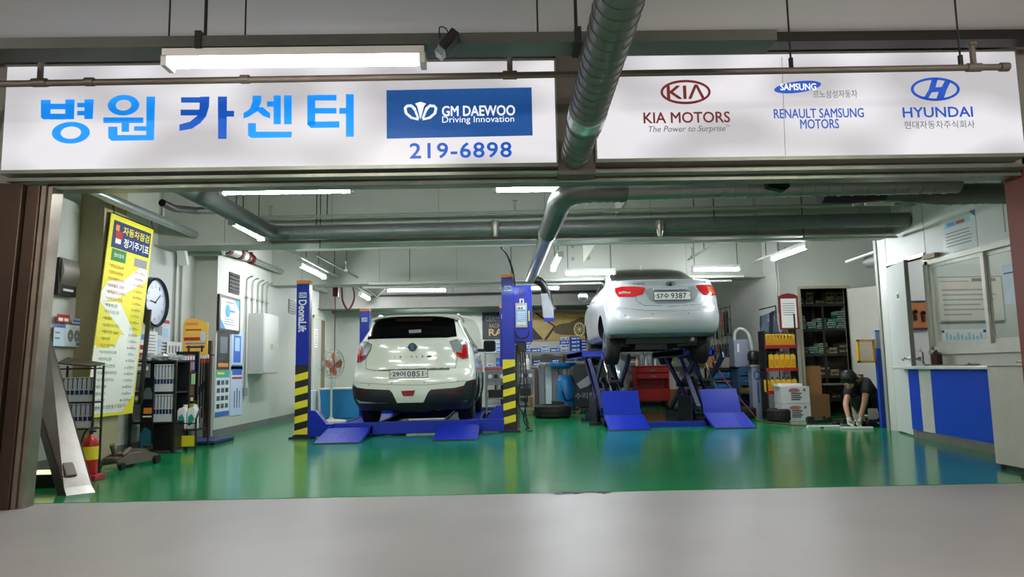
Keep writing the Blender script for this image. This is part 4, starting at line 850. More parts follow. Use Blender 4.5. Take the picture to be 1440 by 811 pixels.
# crossbeams, brackets, runways, ramps
for (xa, ya), (xb, yb) in (((posts[0][0]+.1, 11.28), (posts[1][0]-.1, 11.62)), ((posts[2][0]+.1, 14.9), (posts[3][0]-.1, 15.2))):
    d = Vector((xb-xa, yb-ya, 0)).normalized(); c = Vector(((xa+xb)/2, (ya+yb)/2, .12))-O
    mb = MB(); mb.obox(c+Vector((d.y, -d.x, 0))*.08, d, BZ, (d.y, -d.x, 0), (Vector((xb, yb))-Vector((xa, ya))).length, .19, .16); mb.build('cross_beam', blue_l, lift, bev=.008)
for x, y, sg in ((posts[0][0]+.1, 11.2, 1), (posts[1][0]-.1, 11.58, -1)):
    w = .26
    MB().poly([(x-O.x, y-O.y, .02), (x+sg*w*1.5-O.x, y-O.y, .02), (x+sg*w*1.5-O.x, y-O.y, .21), (x+sg*w*1.1-O.x, y-O.y, .21), (x+sg*w*.45-O.x, y-O.y, .42), (x+sg*.0-O.x, y-O.y, .42)], (0, .18, 0)).build('post_bracket', blue_l, lift, bev=.006)
tread = mt('tread_blue', '142fb0', .4, coat=.1)
RW = ((-2.70, -2.05), (-1.02, -.38))
for i, (a, b) in enumerate(RW):
    ya = 11.15 if i == 0 else 11.25
    a -= O.x; b -= O.x; ya -= O.y; ye = 15.6-O.y
    r = MB().box((a, ya, .06), (b, ye, .145)).box((a, ya, .02), (a+.03, ye, .17)).box((b-.03, ya, .02), (b, ye, .17)).build('runway', blue_l, lift)
    y0_ = ya-.88
    rp = MB().poly([(a, y0_, .006), (a, ya-.02, .15), (a, ya-.02, .10), (a, y0_+.3, .006)], (b-a, 0, 0)); ro_ = rp.build('ramp', tread, lift)
    mb = MB()
    for k in range(16):
        x = a+.02+(b-a-.05)*k/15; mb.poly([(x, y0_+.04, .014), (x, ya-.30, .109), (x, ya-.30, .104), (x, y0_+.04, .006)], (.016, 0, 0)); mb.poly([(x, ya-.27, .112), (x, ya-.03, .152), (x, ya-.03, .14), (x, ya-.27, .1)], (.016, 0, 0))
    mb.build('ramp_ridges', tread, ro_, kind='stuff')
    MB().box((a, y0_-.015, .0), (b, y0_+.02, .014)).build('ramp_edge', black, ro_)
# control box on the right post
cx, cy = .345-O.x, 11.74-O.y
pbx = MB().box((cx-.155, cy-.08, 1.44), (cx+.155, cy+.10, 2.37)).build('control_box', blue_l, lift, bev=.01)
mb = MB()
for k in range(7): mb.box((cx-.07, cy-.083, 2.20+k*.018), (cx+.05, cy-.08, 2.208+k*.018))
mb.build('vent_slot', blue_dk, pbx)
MB().box((cx-.12, cy-.095, 1.68), (cx+.07, cy-.08, 2.08)).build('control_panel', mt('panel_frame_grey', 'a9aaa2', .4), pbx)
mb = MB(); mb.box((cx-.10, cy-.098, 1.72), (cx+.05, cy-.095, 2.05)); mb.m = 1; mb.box((cx-.10, cy-.1, 1.72), (cx+.05, cy-.097, 1.77)); mb.box((cx-.1, cy-.1, 1.97), (cx+.05, cy-.097, 2.04)); mb.m = 2
for k in range(5): mb.poly([(cx-.09, cy-.098, 1.80+k*.03), (cx+.04, cy-.098, 1.78+k*.035), (cx+.04, cy-.098, 1.79+k*.035), (cx-.09, cy-.098, 1.81+k*.03)], (0, -.003, 0))
mb.m = 3; mb.cbox((cx-.06, cy-.1, 1.995), (.03, .008, .03)); mb.cbox((cx-.015, cy-.1, 1.995), (.03, .008, .03)); mb.build('panel_print', [mt('panel_blue', '6fb0dd', .4), mt('panel_cream', 'cdd2c8', .4), white_p, red_m], pbx)
MB().box((cx-.05, cy-.1, 2.08), (cx-.03, cy-.09, 2.14)).box((cx+.0, cy-.1, 2.08), (cx+.02, cy-.09, 2.14)).box((cx-.05, cy-.1, 2.13), (cx+.02, cy-.09, 2.15)).build('panel_hook', white_p, pbx)
MB().box((cx-.10, cy-.06, 1.28), (cx+.05, cy+.08, 1.44)).build('motor_housing', black, pbx, bev=.01)
MB().box((cx+.09, cy-.1, 1.78), (cx+.11, cy-.08, 1.95)).build('switch', yellow, pbx)
mb = MB()
for pts in ([(cx-.14, -.0, 2.1), (cx-.17, -.08, 1.75), (cx-.08, -.1, 1.53), (cx+.06, -.1, 1.52), (cx+.11, -.06, 1.66)],
            [(cx-.02, -.02, 1.4), (cx+.0, -.04, .8), (cx+.03, -.06, .1), (cx+.12, -.1, .02), (cx+.02, -.16, .02)],
            [(cx-.06, -.02, 1.4), (cx-.05, -.02, .9), (cx-.10, -.04, .45), (cx+.05, -.06, .15), (cx+.0, -.1, .02)],
            [(cx+.01, .03, 1.4), (cx+.05, .0, .6), (cx-.02, .0, .2), (cx+.08, 0, .03)]):
    mb.sweep(curve([(a, cy+b, c) for a, b, c in pts], 8), .011, 7)
mb.build('cable', black, pbx, smooth=True)
MB().sweep([(cx-.10, cy+.03, 1.4), (cx-.11, cy+.03, .05)], .035, 10).build('hose_pipe', mt('worn_hose', '5c5a50', .5), pbx, smooth=True)
# ------------------------------------------------------------------ SCISSOR LIFT
t = T('scissor_lift', 'blue twin platform scissor lift raising the silver sedan', 'car lift', (2.7, 12.6, 0))
O = Vector((2.7, 12.6, 0)); dk = mt('lift_dark_frame', '1a1d2c', .45, .3, var=.08)
for k, (x0, x1) in enumerate(((1.68, 2.34), (3.37, 4.03))):
    a, b = x0-O.x, x1-O.x
    m1 = tread
    r = MB().poly([(a, -1.15, .006), (a, -.55, .21), (a, -.55, .17), (a, -1.0, .006)], (b-a, 0, 0)).build('ramp', m1, t)
    mb = MB()
    for i in range(16): x = a+.015+(b-a-.05)*i/15; mb.poly([(x, -1.12, .022), (x, -.58, .206), (x, -.58, .2), (x, -1.12, .006)], (.016, 0, 0))
    mb.build('ramp_ridges', m1, r, kind='stuff')
    MB().box((a, -1.17, 0), (b, -1.13, .012)).build('ramp_edge', black, r)
    MB().poly([(a, -.545, .19), (a, -.33, .60), (a, -.31, .585), (a, -.525, .175)], (b-a-.03, 0, 0)).build('stop_plate', blue_l, t)
    MB().cyl((a+.04, -.54, .2), (b-.04, -.54, .2), .018, n=10).build('hinge_pin', dark_metal, t)
    # base frame, side flanges
    MB().box((a+.02, -.5, 0), (a+.07, 2.4, .12)).box((b-.08, -.5, 0), (b-.03, 2.4, .12)).box((a+.02, 2.3, 0), (b-.03, 2.4, .12)).box((a+.02, -.5, 0), (b-.03, -.44, .12)).build('base_frame', dk, t)
    MB().poly([(a-.02, .1, 0), (a-.02, .1, .46), (a-.02, 1.0, .46), (a-.02, 1.15, 0)], (-.03, 0, 0)).build('side_guard', dk, t)
    MB().box((a-.2, -.1, 0), (a, -.04, .06)).box((a-.22, 1.0, 0), (a, 1.06, .06)).build('floor_bracket', dk, t)
    pa, pb_ = (1.42, 2.06) if k == 0 else (3.30, 3.92)
    pl = MB().box((pa-O.x, .55, 1.20), (pb_-O.x, 3.1, 1.30)).box((pa-O.x, .55, 1.17), (pa-O.x+.05, 3.1, 1.33)).box((pb_-O.x-.05, .55, 1.17), (pb_-O.x, 3.1, 1.33)).build('platform', blue_l, t, bev=.005)
    MB().box((pa-O.x+.2, .9, 1.30), (pb_-O.x-.04, 1.1, 1.36)).box((pa-O.x+.2, 2.6, 1.30), (pb_-O.x-.04, 2.8, 1.36)).build('rubber_pad', black, pl)
    for x in (a+.05, b-.13):
        mb = MB(); d = Vector((0, 2.2, 1.08)); mb.obox(Vector((x+.03, 1.3, .65)), d.normalized(), d.normalized().cross(AX), AX, d.length, .12, .04); mb.build('scissor_arm', blue_dk, t, bev=.005)
        mb = MB(); d = Vector((0, 2.2, -1.08)); mb.obox(Vector((x+.09, 1.3, .65)), d.normalized(), d.normalized().cross(AX), AX, d.length, .12, .04); mb.build('scissor_arm', blue_dk, t, bev=.005)
    MB().cyl((a, 1.3, .65), (b, 1.3, .65), .04, n=14).cyl((a, 2.3, .12), (b, 2.3, .12), .035, n=12).cyl((a, .3, .15), (b, .3, .15), .035, n=12).build('pivot_shaft', dk, t, smooth=True)
    for x in (a+.24, a+.40):
        cy_ = MB().cyl((x, .25, .2), (x-.02, .95, .78), .045, n=14).build('hydraulic_cylinder', dk, t, smooth=True)
        MB().cyl((x, -.05, .5), (x-.05, .6, 1.14), .017, n=10).build('piston_rod', chrome, t, smooth=True)
    MB().box((a+.2, .1, .74), (a+.42, .16, .78)).build('cylinder_yoke', dark_metal, t)
    MB().poly([(a+.02, .0, .3), (a-.12, .5, 1.17), (a-.06, .5, 1.17), (a+.10, .0, .3)], (0, .04, 0)).build('stay_bar', blue_dk, t)
MB().box((2.32-2.7, -.62, .0), (3.38-2.7, -.42, .075)).build('joining_beam', blue_l, t, bev=.005)
MB().box((2.2-2.7, -.40, .0), (3.32-2.7, .3, .02)).build('cover_plate', mt('cover_plate_dark', '3b3f40', .4, .4), t)
# ------------------------------------------------------------------ LEFT WALL
AY, NXP = Vector((0, 1, 0)), Vector((1, 0, 0))     # plane facing +X: right is +Y
AYn, NXN = Vector((0, -1, 0)), Vector((-1, 0, 0))  # plane facing -X: right is -Y
class Card:
    """flat printed board: origin = centre, A right, B up"""
    def __init__(s, name, label, cat, c, A, B, w, h, mat, t=.006, group=None, parent=None):
        s.c, s.A, s.B, s.w, s.h = Vector(c), Vector(A).normalized(), Vector(B).normalized(), w, h; s.n = s.A.cross(s.B)
        s.t = T(name, label, cat, c, 0, group) if parent is None else parent
        s.o = s.c if parent is None else Vector((0, 0, 0))
        s.base = s.c-s.o
        MB().obox(s.base, s.A, s.B, s.n, w, h, t).build('board' if parent is None else name, mat, s.t); s.k = 0
    def p(s, u, v, lift=0): return s.base+s.A*(u-.5)*s.w+s.B*(.5-v)*s.h+s.n*lift
    def rects(s, lst, mats, name='print', lift=.001):
        """rects (u0,v0,u1,v1,mat index), v downwards"""
        s.k += 1; mb = MB()
        for u0_, v0_, u1_, v1_, m in lst:
            mb.m = m; mb.obox(s.p((u0_+u1_)/2, (v0_+v1_)/2, lift*s.k+.0002*len(mb.f)/6), s.A, s.B, s.n, (u1_-u0_)*s.w, (v1_-v0_)*s.h, .0008)
        return mb.build(name, mats, s.t)
    def text(s, lst, mat, name='lettering', bold=.01):
        s.k += 1; mb = MB()
        for st, u, v, w, h in lst: text(mb, st, s.p(u, v), s.A, s.B, w*s.w, h*s.h, .001*s.k+.0005, bold)
        return mb.build(name, mat, s.t)
    def polyg(s, lst, mats, name='print', lift=.001):
        s.k += 1; mb = MB()
        for i_, (pts, m) in enumerate(lst): mb.m = m; mb.poly([s.p(u, v, lift*s.k-.0008+.0003*i_) for u, v in pts], s.n*.0008)
        return mb.build(name, mats, s.t)
ink = mt('ink_black', '2a2a2c', .6, var=0); ink_b = mt('ink_blue', '1e4f9c', .6, var=0); ink_r = mt('ink_red', 'a8281c', .6, var=0); ink_g = mt('ink_green', '2a7a3c', .6, var=0)
navy = mt('ink_navy', '14305f', .6, var=0); pale_b = mt('print_pale_blue', 'a9c6e4', .6, var=0); mid_b = mt('print_mid_blue', '4a86c8', .6, var=0); p_yel = mt('print_yellow', 'e9d22a', .6, var=.02); p_org = mt('print_orange', 'e0862a', .6, var=0)
grey_i = mt('ink_grey', '8a8c90', .6, var=0)
def lines(rows, u0, u1, v0, v1, m, jit=.25):
    out = []; dv = (v1-v0)/rows
    for i in range(rows): out.append((u0, v0+dv*i+dv*.3, u0+(u1-u0)*(1-R.random()*jit), v0+dv*i+dv*.62, m))
    return out
# tall yellow service banner
Bdir = Vector((0, .145, 1)).normalized()
b = Card('service_banner', 'tall yellow hanging service price banner with dark blue header on the left wall', 'banner', (-4.62, 8.70, 1.74), (-.0, 1, .0), Bdir, 1.02, 2.42, mt('banner_yellow', 'e6d832', .5, var=.03), .01)
bwm = mt('banner_white', 'e6e6da', .5, var=.02)
b.polyg([([(.0, .40), (.12, .34), (.45, .32), (.8, .23), (.97, .24), (.97, .30), (.6, .37), (.35, .42), (.0, .45)], 0), ([(.0, .45), (.35, .42), (.62, .50), (.80, .58), (.97, .64), (.97, .9), (.75, .985), (.0, .985), (.0, .60), (.30, .60), (.45, .56), (.42, .50), (.25, .46), (.0, .46)][:1]+[(.30, .44), (.42, .44), (.86, .60), (.6, .60)], 0)], [bwm])
b.polyg([([(.0, .66), (.97, .66), (.97, .9), (.75, .985), (.0, .985)], 0), ([(.50, .60), (.97, .60), (.97, .67), (.40, .67)], 0)], [bwm])
b.rects([(.07, .03, .95, .17, 0), (.1, .175, .42, .235, 1), (.62, .19, .93, .235, 2), (.04, .62, .3, .67, 3)], [navy, ink_g, grey_i, p_yel])
b.text([('자동차점검', .60, .068, .62, .042), ], p_yel, bold=.03); b.text([('정기주기표', .63, .13, .6, .045)], white_p, bold=.03)
b.text([('정비항목', .26, .205, .22, .022)], white_p)
b.rects([(.12, .05, .2, .08, 0), (.13, .08, .28, .12, 1), (.14, .12, .26, .145, 2)], [p_org, ink_r, paper], 'cartoon_patch')
items = ['*엔진오일교환', '*오토미션오일', '*타이밍벨트세트', '*연료필터 교환', '*점화플러그,배선', '*브레이크 오일', '*부동액교환', '*파워오일교환', '*밧데리', '*브레이크 패드', '*에어컨 GAS', '*와이퍼', '*디스크라이닝', '*타이어위치교환', '*타이어교환', '*휠 얼라인먼트', '*트로틀바디크리닝', '*실내항균크리닝', '*벨트교환', '*활대링크', '*쇼바교환']
rt_ = ['5천~1만', '4~6만', '8~10만', '2~4만', '4~6만', '2~3만', '3~4만', '4~5만', '3~4만', '2~3만', '2~3만', '1~2만', '5~6만', '1만', '4~5만', '1~2만', '3~4만', '1~2만', '6~8만', '4~6만', '8~10만']
cols = [ink_r, ink, ink_g]
for ci in range(3):
    l1 = []; l2 = []
    for i in range(21):
        c = 0 if i < 6 else (2 if i % 2 else 1)
        if c != ci: continue
        v = .262+i*.033; n = len(items[i]); u0_ = .08+.003*i*.4; w = .045*n; l1.append((items[i], u0_+w/2, v, w, .017)); 
        l2.append((rt_[i]+'km', .78, v+.005, .034*len(rt_[i])+.07, .015))
    b.text(l1+l2, cols[ci], bold=.008)
b.text([('차종에 따라 변경 될 수 있습니다', .45, .955, .7, .02)], ink)
MB().cyl((-.0, -.33, 1.2), (.0, .70, 1.2), .008, n=6).cyl((-.0, .66, 1.2), (-.02, .66, 1.32), .006, n=6).cyl((0, -.28, 1.2), (-.02, -.28, 1.32), .006, n=6).build('hanging_bar', dark_metal, b.t)
# dispenser
t = T('wall_dispenser', 'black and brushed steel dispenser on the left wall near the shutter', 'dispenser', (-4.95, 8.0, 2.12)); t.scale = (.8, .85, .85)
o1 = MB().box((0, -.2, -.25), (.1, .2, .24)).build('case', black, t, bev=.01)
mb = MB(); pr = [(.10+.05*math.sin(PI*i/8), .24-.35*i/8) for i in range(9)]; vs = [(x, -.17, z) for x, z in pr]+[(x, .18, z) for x, z in pr]
mb.add(vs, [(i, i+1, 10+i, 9+i) for i in range(8)]); mb.poly([(x, -.17, z) for x, z in pr], (0, .001, 0)); mb.build('steel_cover', mt('brushed_steel', 'a39c94', .35, .8, var=.1), t, smooth=True)
MB().box((.1, -.1, -.19), (.105, .12, -.16)).build('slot', mt('slot_white', 'c8c8c8', .4), t)
# clock
t = T('wall_clock', 'round wall clock with dark rim on the left wall, half behind the yellow banner', 'clock', (-4.9, atx(218, 425, -4.9).y, atx(218, 425, -4.9).z))
mb = MB().lathe([(.36, -.05), (.35, .03), (.335, .045), (.315, .03), (.31, -.05)], (0, 0, 0), 48, 'x'); mb.build('clock_rim', mt('clock_rim_dark', '2f3338', .25, .3), t, smooth=True)
MB().cyl((-.045, 0, 0), (.0, 0, 0), .315, n=40).build('clock_face', mt('clock_face_pale', 'c4cade', .35, var=.02), t)
mb = MB()
for n_ in range(1, 13):
    a = PI/2-n_*PI/6; text(mb, str(n_), (.001, .235*math.cos(a), .235*math.sin(a)), AY, BZ, .05 if n_ > 9 else .032, .055, .002, .01)
for n_ in range(60):
    a = n_*PI/30; c = Vector((.002, .28*math.cos(a), .28*math.sin(a))); mb.obox(c, (0, math.cos(a), math.sin(a)), (0, -math.sin(a), math.cos(a)), (1, 0, 0), .012, .003, .002)
mb.build('numerals', ink, t)
def hand(ang, L_, w, x): a = math.radians(90-ang); d = Vector((0, math.cos(a), math.sin(a))); return MB().obox(d*L_*.42+Vector((x, 0, 0)), d, Vector((0, -d.z, d.y)), (1, 0, 0), L_, w, .003)
hand(52, .2, .016, .008).build('minute_hand', ink, t); hand(275, .15, .016, .011).build('hour_hand', ink, t)
MB().cyl((0, 0, 0), (.015, 0, 0), .015, n=12).build('hub', ink, t)
# papers right of the clock
Card('notice_strip', 'narrow grey blue leaflet strip directly right of the wall clock', 'leaflet', (-4.94, 10.2, 2.15), AY, BZ, .14, .42, mt('leaflet_grey', 'b9bfd0', .6), .004).rects([(.1, .05, .9, .4, 0), (.1, .5, .9, .9, 1)], [mid_b, grey_i])
c = Card('number_sheet', 'white sheet with dark red number columns right of the clock', 'leaflet', (-4.94, 10.45, 2.02), AY, BZ, .22, .34, paper, .004); c.rects([(.05, .03, .95, .14, 0), (.1, .25, .4, .7, 1), (.6, .25, .9, .7, 1), (.05, .78, .95, .95, 0)], [ink_r, mt('ink_maroon', '4c1420', .5)])
c = Card('glossy_poster', 'glossy white poster with shiny part photos below the clock', 'poster', (-4.93, 10.38, 1.55), AY, BZ, .5, .55, mt('glossy_paper', 'dfe3e6', .08, var=.05), .006); c.rects([(.05, .03, .95, .12, 0), (.1, .2, .5, .45, 1), (.55, .25, .9, .5, 2), (.1, .55, .45, .75, 2)]+lines(4, .5, .9, .6, .95, 3), [ink_r, grey_i, pale_b, ink])
c = Card('price_chart', 'white and blue lettered leaflet low left under the clock', 'leaflet', (-4.93, 9.72, 1.36), AY, BZ, .42, .42, mt('sheet_blue_white', 'dbe2ec', .6), .004); c.rects([(0, 0, 1, .18, 0), (.1, .35, .9, .5, 1), (.1, .6, .8, .75, 1)], [mid_b, ink_r])
c = Card('data_sheet', 'pale lettered data sheet above the black wiper rack', 'leaflet', (-4.915, 10.08, 1.4), AY, BZ, .28, .44, paper, .004); c.rects(lines(9, .1, .9, .08, .95, 0), [grey_i])
c = Card('yellow_leaflet', 'white leaflet with bright yellow lower half beside the oil case card', 'leaflet', (-4.9, 10.72, 1.3), AY, BZ, .46, .40, paper, .004); c.rects([(.05, .5, .95, .95, 0)]+[(.1+.22*i, .15, .22+.22*i, .42, 1) for i in range(4)], [p_yel, grey_i])
# leaflets left of the column
def seg(u0, v0, u1, v1, X): a = atx(u0, v0, X); b_ = atx(u1, v1, X); return a, b_
for k, (nm, lb, u0, v0, u1, v1, base, pr) in enumerate((
   ('red_leaflet', 'small red leaflet highest on the near left wall', 81, 441, 98, 454, 'b8423a', [(.1, .15, .9, .3, 0), (.1, .45, .45, .85, 1), (.55, .45, .9, .85, 1)]),
   ('blue_leaflet', 'pale blue topped part leaflet left of the disc pad sheet', 76, 455, 91, 487, 'c9dce6', [(0, 0, 1, .16, 2), (.2, .06, .8, .12, 0), (.1, .35, .5, .42, 3), (.1, .6, .5, .68, 3)]),
   ('pad_sheet', 'white sheet with two grey brake discs pictured on the near left wall', 92, 456, 112, 488, 'dfe3ea', [(0, 0, 1, .1, 1), (.7, .8, .9, .95, 2)]),
   ('violet_leaflet', 'small pale violet leaflet above the brake disc sheet', 100, 447, 114, 456, 'b9bedd', [(.1, .3, .9, .7, 2)]))):
    a, b_ = seg(u0, v0, u1, v1, -4.9); c0 = (a+b_)/2
    c = Card(nm, lb, 'leaflet', (-4.9+.004*k, c0.y, c0.z), AY, BZ, abs(b_.y-a.y), abs(a.z-b_.z), mt('leaf_'+base, base, .6), .004, group='leaflets on the near left wall'); c.rects(pr, [ink_r, paper, mid_b, grey_i])
    if nm == 'pad_sheet': 
        for u in (.3, .72): mb = MB(); mb.ring(c.p(u, .5, .002), c.A, c.B, c.n, .055, .07, .012, .015, .001, 20); mb.build('disc_picture', grey_i, c.t)
# wiper-packet rack near the opening (behind the leaning panel)
def pack(mb, c, w, h, t=.02):
    """upright slim blister pack, front facing the camera (-Y)"""
    x, y, z = c
    mb.m = 0; mb.box((x-w/2, y, z), (x+w/2, y+t, z+h)); mb.m = 1; mb.box((x-w/2+.004, y-.002, z+h*.28), (x+w/2-.004, y, z+h*.46)); mb.box((x-w*.1, y-.002, z+h*.5), (x+w*.12, y, z+h*.95)); mb.m = 2; mb.box((x-w/2+.006, y-.002, z+h*.9), (x+w/2-.006, y, z+h*.97))
pk = [mt('pack_white', 'c9ccd2', .3, var=.02), mt('pack_navy', '1d2a52', .4), mt('pack_grey', '7b7f8a', .4)]
t = T('wire_rack', 'black wire display rack near the shutter, half hidden by the leaning panel', 'rack', (-4.42, 7.5, 0))
def wire(mb, a, b_, r=.008): mb.cyl(a, b_, r, n=6)
for nm, cc in (('rack_post', ((-.2, 0), (.18, 0), (-.2, .16), (.18, .16))),):
    for x, y in cc: mb = MB(); wire(mb, (x, y, 0), (x, y, 1.12), .012); mb.build(nm, black, t)
for z in (.2, .46, .73, 1.08): mb = MB(); mb.box((-.2, 0, z), (.18, .16, z+.015)); mb.build('rack_shelf', black, t)
MB().poly([(-.2, -.02, 1.14), (.16, -.02, 1.10), (.20, .15, 1.13), (-.2, .15, 1.2)], (0, 0, .015)).build('top_tray', mt('tray_olive', '4a473a', .5), t)
protos = {}
for row, z in enumerate((.75, .48)):
    for i in range(7):
        x = -4.42-.14+i*.048; key = 'p1'
        lb = 'white navy packet, %s, %s shelf of near shutter rack' % (NW[i+1], ('upper', 'lower')[row])
        if key not in protos: mb = MB(); pack(mb, (0, 0, 0), .042, .25); o = mb.build('wiper_packet', pk); protos[key] = o
        else: o = protos[key].copy(); COL.objects.link(o)
        o.location = (x, 7.503, z); tag(o, lb, 'packet', 'packets on the near rack')
# black wiper rack 2
t = T('display_rack', 'tall black wiper display rack between clock and oil stand', 'rack', (-4.56, 9.5, 0))
for x, y in ((-.30, -.05), (.27, -.05), (-.30, .35), (.27, .35)): mb = MB(); mb.box((x-.015, y-.015, 0), (x+.015, y+.015, 1.2)); mb.build('rack_post', black, t)
for z in (.03, .38, .77, 1.18): MB().box((-.30, -.05, z), (.27, .35, z+.02)).build('rack_shelf', black, t)
MB().box((-.06, .0, .05), (.27, .34, .37)).build('rack_cabinet', mt('rack_black_panel', '0c0c0d', .4), t)
MB().box((-.30, .33, .3), (.27, .35, 1.2)).build('back_panel', mt('rack_black_panel', '0c0c0d', .4), t)
for row, z in enumerate((.79, .40)):
    for i in range(7):
        o = protos['p1'].copy(); COL.objects.link(o); o.location = (-4.56+.01+i*.041, 9.453, z+.003); o.scale = (.9, 1, 1.42)
        tag(o, 'white navy packet, %s, %s row of tall black rack' % (NW[i+1], ('upper', 'lower')[row]), 'packet', 'packets on the tall rack')
for row, z in enumerate((.79, .40)): Card('grey_board', 'x', 'x', (-.17, -.045, z+.2), AX, BZ, .2, .34, mt('board_grey', '6c7074', .4), .01, parent=t).rects([(.1, .1, .9, .25, 0), (.1, .35, .7, .4, 1)], [paper, ink])
a = at(198, 540, 9.3); b_ = at(214, 636, 9.3)
c = Card('standing_poster', 'tall narrow black poster board with a car picture leaning on the display rack', 'poster', ((a.x+b_.x)/2+.0, 9.3, .52), AX, BZ, .16, .92, mt('poster_black', '0f1114', .3), .02)
c.rects([(.25, .42, .9, .5, 1), (.2, .53, .9, .55, 2)], [pale_b, p_org, paper]); c.polyg([([(.2, .2), (.4, .14), (.7, .14), (.9, .22), (.9, .30), (.2, .30)], 0), ([(.05, .78), (.4, .68), (.9, .74), (.95, .95), (.1, .97)], 1)], [mt('car_picture_grey', '59636a', .4), mt('poster_teal', '1d5a6a', .4)], 'picture')
MB().obox(Vector(at(204, 470, 9.15))+Vector((0, 0, -.28)), Vector((.06, 0, 1)).normalized(), Vector((1, 0, -.06)).normalized(), (0, -1, 0), 1.2, .05, .03).build('black_stick', black)
o = bpy.data.objects['black_stick']; tag(o, 'black upright bar leaning before the tall display rack', 'bar')
# crumpled plastic bags on the rack
for k, (x, s_) in enumerate(((-4.76, .1), (-4.56, .11), (-4.38, .09))):
    mb = MB(); vs = []; fs = []; n1, n2 = 12, 7
    for i in range(n2+1):
        for j in range(n1):
            a = 2*PI*j/n1; th = PI*i/n2; rr = s_*(1+R.uniform(-.22, .22)); vs.append((rr*math.sin(th)*math.cos(a)*1.2, rr*math.sin(th)*math.sin(a), max(0, .35*s_+rr*math.cos(th)*.5)))
    for i in range(n2):
        for j in range(n1): fs.append((i*n1+j, (i+1)*n1+j, (i+1)*n1+(j+1) % n1, i*n1+(j+1) % n1))
    mb.add(vs, fs); o = mb.build('plastic_bag', mt('crumpled_plastic', 'b4b8bc', .12, .3, var=.2, scale=20)); o.location = (x, 9.65, 1.2)
    tag(o, 'crumpled plastic bag on tall display rack, %s' % NW[k+1], 'bag', 'plastic bags on the display rack')
# rack 3: spark plug packs, oil stand
t = T('display_rack', 'black rack of plug packs behind the oil jug stand', 'rack', (-4.53, 10.35, 0))
for x in (-.15, .15): MB().box((x-.01, -.02, 0), (x+.01, .01, 1.34)).build('rack_post', black, t)
MB().box((-.15, .0, .3), (.15, .02, 1.34)).build('back_panel', mt('rack_black_panel', '0c0c0d', .4), t)
for z in (.62, 1.02): MB().box((-.15, -.12, z), (.15, .0, z+.015)).build('rack_shelf', black, t)
MB().box((-.14, -.1, .44), (.14, -.02, .60)).build('yellow_panel', mt('rack_yellow', 'cfc01e', .5), t)
cc = ['3a4a9a', '3a4a9a', '7a2a5a', '3b3f9a', 'a83a3a', 'b04a4a', '4a3a8a']
for i in range(7):
    mb = MB(); mb.box((-.016, -.02, 0), (.016, 0, .26)); mb.m = 1; mb.box((-.014, -.022, .18), (.014, -.02, .24)); mb.m = 2; mb.box((-.01, -.03, .04), (.01, -.02, .15))
    o = mb.build('plug_packet', [mt('packet_'+cc[i], cc[i], .3), paper, mt('blister_clear', 'b8bcd0', .1)]); o.location = (-4.53-.115+i*.038, 10.3, 1.036); tag(o, 'blue or red plug packet, %s in the top row of the plug rack' % NW[i+1], 'packet', 'plug packets top row')
for i in range(4):
    mb = MB(); mb.box((-.028, -.02, 0), (.028, 0, .26)); mb.m = 1; mb.box((-.02, -.04, .08), (.02, -.02, .24)); mb.m = 2; mb.box((-.018, -.024, .0), (.018, -.02, .05))
    o = mb.build('bulb_packet', [mt('packet_brown', '4a3626', .4), mt('blister_amber', '8c7458', .15), paper]); o.location = (-4.53-.105+i*.07, 10.3, .636); tag(o, 'brown bulb packet, %s in the middle row of the plug rack' % NW[i+1], 'packet', 'bulb packets middle row')
BOX('green_tag', (-4.41, 10.20, .87), (-4.36, 10.22, 1.02), mt('tag_green', '9fd08a', .4)); tag(bpy.data.objects['green_tag'], 'small pale green tag hanging at the right end of the plug rack', 'tag')
# yellow header card
a = at(258, 447, 10.39); b_ = at(291, 498, 10.39)
c = Card('case_card', 'yellow orange arched product card standing over the plug packets', 'card', ((a.x+b_.x)/2, 10.39, (a.z+b_.z)/2-.04), AX, BZ, b_.x-a.x, a.z-b_.z-.06, mt('card_yellow_orange', 'e0b24a', .5), .03)
c.polyg([([(.0, .01), (.1, -.10), (.35, -.14), (.6, -.1), (1, .01)], 0)], [mt('card_yellow_orange', 'e0b24a', .5)], 'arch'); c.rects([(.1, .2, .75, .24, 0), (.1, .0, .6, .08, 1), (.05, .45, .7, .55, 0), (.12, .62, .95, .66, 2), (.15, .72, .9, .78, 3), (.22, .7, .3, .9, 3), (.75, .7, .83, .9, 3)], [ink_r, p_org, mid_b, ink]); c.polyg([([(.72, .3), (.9, .28), (.95, .45), (.85, .58), (.72, .5)], 0)], [pale_b])
